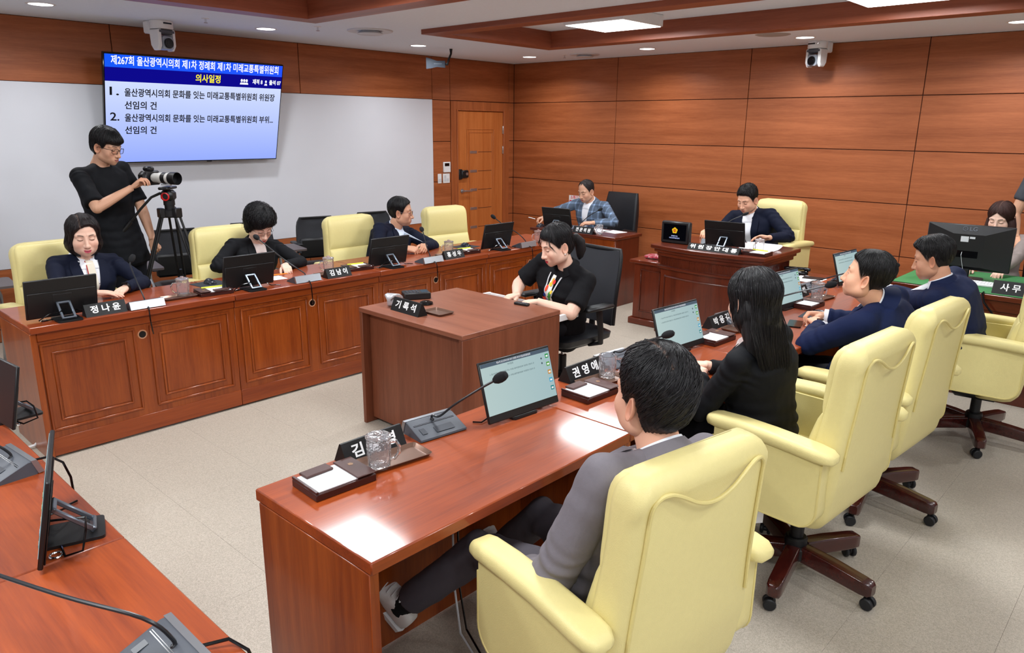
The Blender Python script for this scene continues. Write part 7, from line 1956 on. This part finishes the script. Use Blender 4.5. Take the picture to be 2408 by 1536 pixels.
# 10 woman with long black hair
c = person('woman in a black jacket with long straight black hair, seated, seen from behind', (6.04, -5.02, 0.555), (-1, 0.05), (5.925, -5.065, 1.135), (-0.88, 0.38), 0.16, dict(
    female=True, jacket=True, cloth=BLACKW, shirt=CREAM, pin=False, bulk=1.06, vox=0.0068, sw=0.172, neckbase=(6.035, -5.075, 0.985), wristL=(5.80, -5.085, 0.805), wristR=(5.76, -4.98, 0.80), elbowL=(5.99, -5.30, 0.765), elbowR=(6.0, -4.80, 0.78), folds=0.009, legs=True,
    handL=('fist', (-0.9, 0.5, -0.2), (0.1, 0, -1)), handR=('clasp', (-0.8, -0.5, -0.1), (0, 0, -1)), hunch=0.03,
    face=dict(skin=(230, 186, 164), line=([0, 8, 25, 42, 54, 62, 70, 180], [.070, .066, .055, .03, -.02, -.09, -.30, -.30]), edge=0.010, vol=lambda p: smin(s_ell(p, (0, -0.018, 0.040), (0.090, 0.113, 0.097)), s_ell(p, (0, -0.025, -0.06), (0.094, 0.088, 0.09)), 0.03), res=(200, 150), hairc=(20, 18, 21), strands=700, slen=1.7, curl=0.25, lift=0.004, part=lambda p: np.where((p[..., 2] > 0.05), np.abs(p[..., 0] - 0.012), 1.0))))
hair_mass(c, [(0.01, 0, -0.05, 0.082, 0.058), (-0.06, 0, -0.052, 0.088, 0.056), (-0.12, 0.0, -0.058, 0.094, 0.052), (-0.18, 0.0, -0.066, 0.090, 0.042), (-0.23, 0.01, -0.072, 0.074, 0.030), (-0.27, 0.02, -0.076, 0.050, 0.020), (-0.31, 0.025, -0.08, 0.016, 0.008)], (22, 19, 21))
add_hair_strands(c, [[(x * 0.8, -0.06 - 0.03 * (1 - x * x * 100), -0.02), (x, -0.108 + abs(x) * 0.25, -0.10), (x * 0.98, -0.108, -0.17), (x * 0.9 + 0.01, -0.108, -0.24), (x * 0.8 + 0.02, -0.104, -0.30 - 0.03 * math.cos(x * 40))] for x in (-0.08, -0.055, -0.03, 0.0, 0.03, 0.055, 0.08)], 620, (26, 20, 21), spread=0.012, seed=8, r=(0.0005, 0.0012))
# 11 man in navy with clasped hands
c = person('man in a navy suit with clasped hands and wristwatch, face in profile', (6.10, -3.95, 0.555), (-1, 0.05), (6.025, -4.085, 1.132), (-1, -0.10), -0.14, dict(
    jacket=True, cloth=NAVY3, shirt=WSH, pin=False, bulk=1.14, vox=0.008, neckbase=(6.165, -4.03, 0.990), wristL=(5.865, -3.945, 0.805), wristR=(5.80, -3.73, 0.81), elbowL=(5.995, -4.27, 0.80), elbowR=(6.02, -3.66, 0.79), l1=0.30, l2=0.27, sw=0.19, hunch=0.07, cuff=0.99, arm=1.1, folds=0.009,
    handL=('clasp', (-0.75, 0.65, 0.15), (-0.3, 0.3, -1)), handR=('clasp', (-0.75, -0.65, 0.1), (-0.2, -0.5, -0.8)),
    face=dict(skin=(226, 172, 142), w=1.05, jaw=1.18, cheek=0.005, line=([0, 30, 50, 62, 72, 80, 86, 104, 112, 125, 180], [.064, .064, .058, .040, .008, -.012, .002, .008, -.03, -.070, -.085]), vol=skull(0.085, 0.108, 0.096), res=(200, 150), hairc=(16, 15, 17), strands=420, slen=0.8, open=True, side=0.35, grey=lambda P, A, E: np.exp(-((np.degrees(np.abs(A)) - 88) / 16) ** 2) * sst(0.045, 0.01, P[..., 2]) * 0.7)))
wristwatch(c, 'L', (190, 190, 196))
# 12 leaning man in navy
c = person('man in a dark navy suit leaning forward with bowed head', (6.30, -3.00, 0.555), (-1, 0.10), (6.075, -3.115, 1.075), (-1, -0.04), 0.26, dict(
    jacket=True, cloth=NAVY, shirt=WSH, pin=False, bulk=1.10, vox=0.009, neckbase=(6.215, -3.105, 0.965), wristL=(5.88, -2.84, 0.80), wristR=(5.82, -2.70, 0.805), elbowL=(6.05, -3.22, 0.80), elbowR=(6.05, -2.75, 0.79), l1=0.30, l2=0.27, sw=0.19, hunch=0.09, cuff=1.0, arm=1.08,
    handL=('relax', (-0.9, 0.5, -0.1), (0, 0, -1)), handR=('relax', (-1, 0.1, -0.1), (0, 0, -1)),
    face=dict(skin=(206, 152, 122), w=1.0, line=([0, 30, 50, 62, 72, 80, 86, 104, 112, 125, 180], [.062, .060, .050, .030, .000, -.014, .002, .008, -.03, -.068, -.082]), vol=skull(0.087, 0.116, 0.100, cy=-0.008), res=(200, 150), hairc=(18, 16, 18), strands=420, slen=0.8, side=0.35, grey=lambda P, A, E: np.exp(-((np.degrees(np.abs(A)) - 88) / 20) ** 2) * sst(0.05, 0.01, P[..., 2]) * 0.8)))
# 13 cameraman, tripod, camera
c = person('young man in a black T-shirt standing behind the tripod camera', (1.40, -5.79, 0.90), (0.80, 0.42), (1.50, -5.775, 1.615), (0.78, 0.48), 0.30, dict(
    standing=True, cloth=BLACKT, shirt=None, collar=False, tee=True, sleeve='short', slv=0.88, gname='t_shirt', bulk=1.06, vox=0.008, sw=0.20, boxy=0.172, wf=0.002, wristR=(1.69, -5.775, 1.365), wristL=(1.52, -5.60, 0.93), elbowR=(1.72, -6.06, 1.16), elbowL=(1.32, -5.45, 1.15), l1=0.30, l2=0.27, folds=0.016, arm=1.0, scale=1.0,
    handR=('grip', (0.35, 0.65, 0.65), (0.3, 0.6, -0.4)), handL=('fist', (0.25, 0.1, -1), (-0.5, 0.7, 0)), pants=cloth('black_jeans', (14, 16, 24)),
    face=dict(skin=(208, 160, 132), w=0.97, jaw=0.95, lip=(176, 110, 100), line=([0, 20, 40, 55, 66, 76, 84, 104, 112, 125, 180], [.026, .028, .032, .026, -.005, -.014, .004, .008, -.04, -.08, -.098]), vol=skull(0.090, 0.110, 0.102, cz=0.044, extra=lambda p, d: smin(d, s_ell(p, (0, 0.060, 0.055), (0.066, 0.044, 0.040)), 0.02)), hairc=(14, 13, 16), strands=420, slen=1.0, curl=0.3, res=(200, 150), side=0.8)))
glasses(c, (18, 18, 22), 0.0016, 0.024, 0.018)
t = thing('camera_tripod', 'black video tripod with a red-ringed fluid head beside the standing cameraman', 'tripod', (1.62, -5.50, 0.0), 0.75)
cr_ = part('crown', MB().cyl((0, 0, 1.13), 0.06, 0.06, 20, bev=0.01).cyl((0, 0, 1.18), 0.035, 0.06, 16), M_BLACK, t)
for k, a in enumerate((-0.35, 1.85, 3.9)):
    d = Vector((math.cos(a), math.sin(a), 0)); s_ = Vector((-d.y, d.x, 0)) * 0.022
    b = MB()
    for q in (-1, 1): b.tube([Vector((0, 0, 1.17)) + d * 0.055 + s_ * q, d * 0.235 + s_ * q + Vector((0, 0, 0.62))], 0.0095, 8)
    b.tube([d * 0.20 + Vector((0, 0, 0.70)), d * 0.44 + Vector((0, 0, 0.02))], 0.011, 8).box(-0.028, 0.028, -0.016, 0.016, 0.59, 0.65, 0.004, X=T3(d * 0.235) @ Rz(a + PI / 2)).box(-0.034, 0.034, -0.02, 0.02, 1.13, 1.20, 0.006, X=T3(d * 0.065) @ Rz(a + PI / 2))
    lg = part('leg', b, M_BLACK, t)
    part('spreader_arm', MB().tube([(0, 0, 0.56), d * 0.25 + Vector((0, 0, 0.58))], 0.008, 6), M_BLACK, lg)
    part('foot', MB().ell(tuple(d * 0.445 + Vector((0, 0, 0.02))), 0.02, 0.02, 0.02, 10, 8), M_RUBBER, lg)
part('mid_spreader', MB().cyl((0, 0, 0.535), 0.028, 0.04, 14), MATS['stand_metal'], t)
hd_ = part('fluid_head', MB().box(-0.045, 0.045, -0.05, 0.05, 1.25, 1.33, 0.02).cyl((0, 0, 1.22), 0.04, 0.05, 18).box(-0.035, 0.035, -0.085, 0.085, 1.335, 1.355, 0.006), M_BLACK, t)
part('red_ring', MB().lathe([(0.021, 0.0), (0.030, 0.0), (0.031, 0.008), (0.023, 0.011), (0.020, 0.002)], 24, X=T3((0.0, -0.050, 1.285)) @ Rx(PI / 2), cap0=False, cap1=False), M_RED, hd_, 'red ring knob')
part('pan_handle', MB().tube([(-0.04, -0.03, 1.31), (-0.10, -0.06, 1.28), (-0.17, -0.09, 1.20), (-0.24, -0.12, 1.11)], [0.010, 0.009, 0.009, 0.009], 8).tube([(-0.24, -0.12, 1.11), (-0.34, -0.17, 0.98)], 0.0155, 10), M_BLACK, hd_)
t = thing('telephoto_camera', 'black camera with a long white telephoto lens on the tripod', 'camera', (1.63, -5.505, 1.36), face(0.93, 0.36))
part('body', MB().box(-0.075, 0.06, -0.20, -0.13, 0.0, 0.105, 0.012).box(-0.03, 0.03, -0.20, -0.13, 0.10, 0.135, 0.012).box(0.04, 0.085, -0.20, -0.12, 0.0, 0.095, 0.018), M_BLACK, t)
LS_ = Matrix.Diagonal((0.92, 0.72, 0.92, 1)); LS_ = T3((0, -0.03, 0.005)) @ LS_
ln = part('lens_barrel', MB().lathe([(0.032, 0), (0.037, 0.01), (0.038, 0.07), (0.043, 0.085), (0.043, 0.13), (0.043, 0.20), (0.045, 0.21), (0.045, 0.24)], 28, X=T3((0, -0.13, 0.055)) @ Rx(-PI / 2)), plain('lens_white', (226, 226, 222), 0.4), t, 'white lens barrel')
part('zoom_ring', MB().cyl((0, 0.005, 0.055), 0.0445, 0.055, 28, axis='Y', bev=0.002), M_BLACK, ln)
part('lens_hood', MB().lathe([(0.046, 0.0), (0.049, 0.01), (0.050, 0.085), (0.047, 0.088), (0.045, 0.02), (0.0, 0.018)], 28, X=T3((0, 0.10, 0.055)) @ Rx(-PI / 2)), M_BLACK, ln)
part('lens_foot', MB().box(-0.012, 0.012, -0.03, 0.09, -0.003, 0.008, 0.002).box(-0.008, 0.008, 0.0, 0.02, 0.005, 0.02), M_LGREY, ln)
for k_ in [ln] + kids(ln):
    k_.data.transform(LS_)
bpy.data.scenes.remove(TMP)
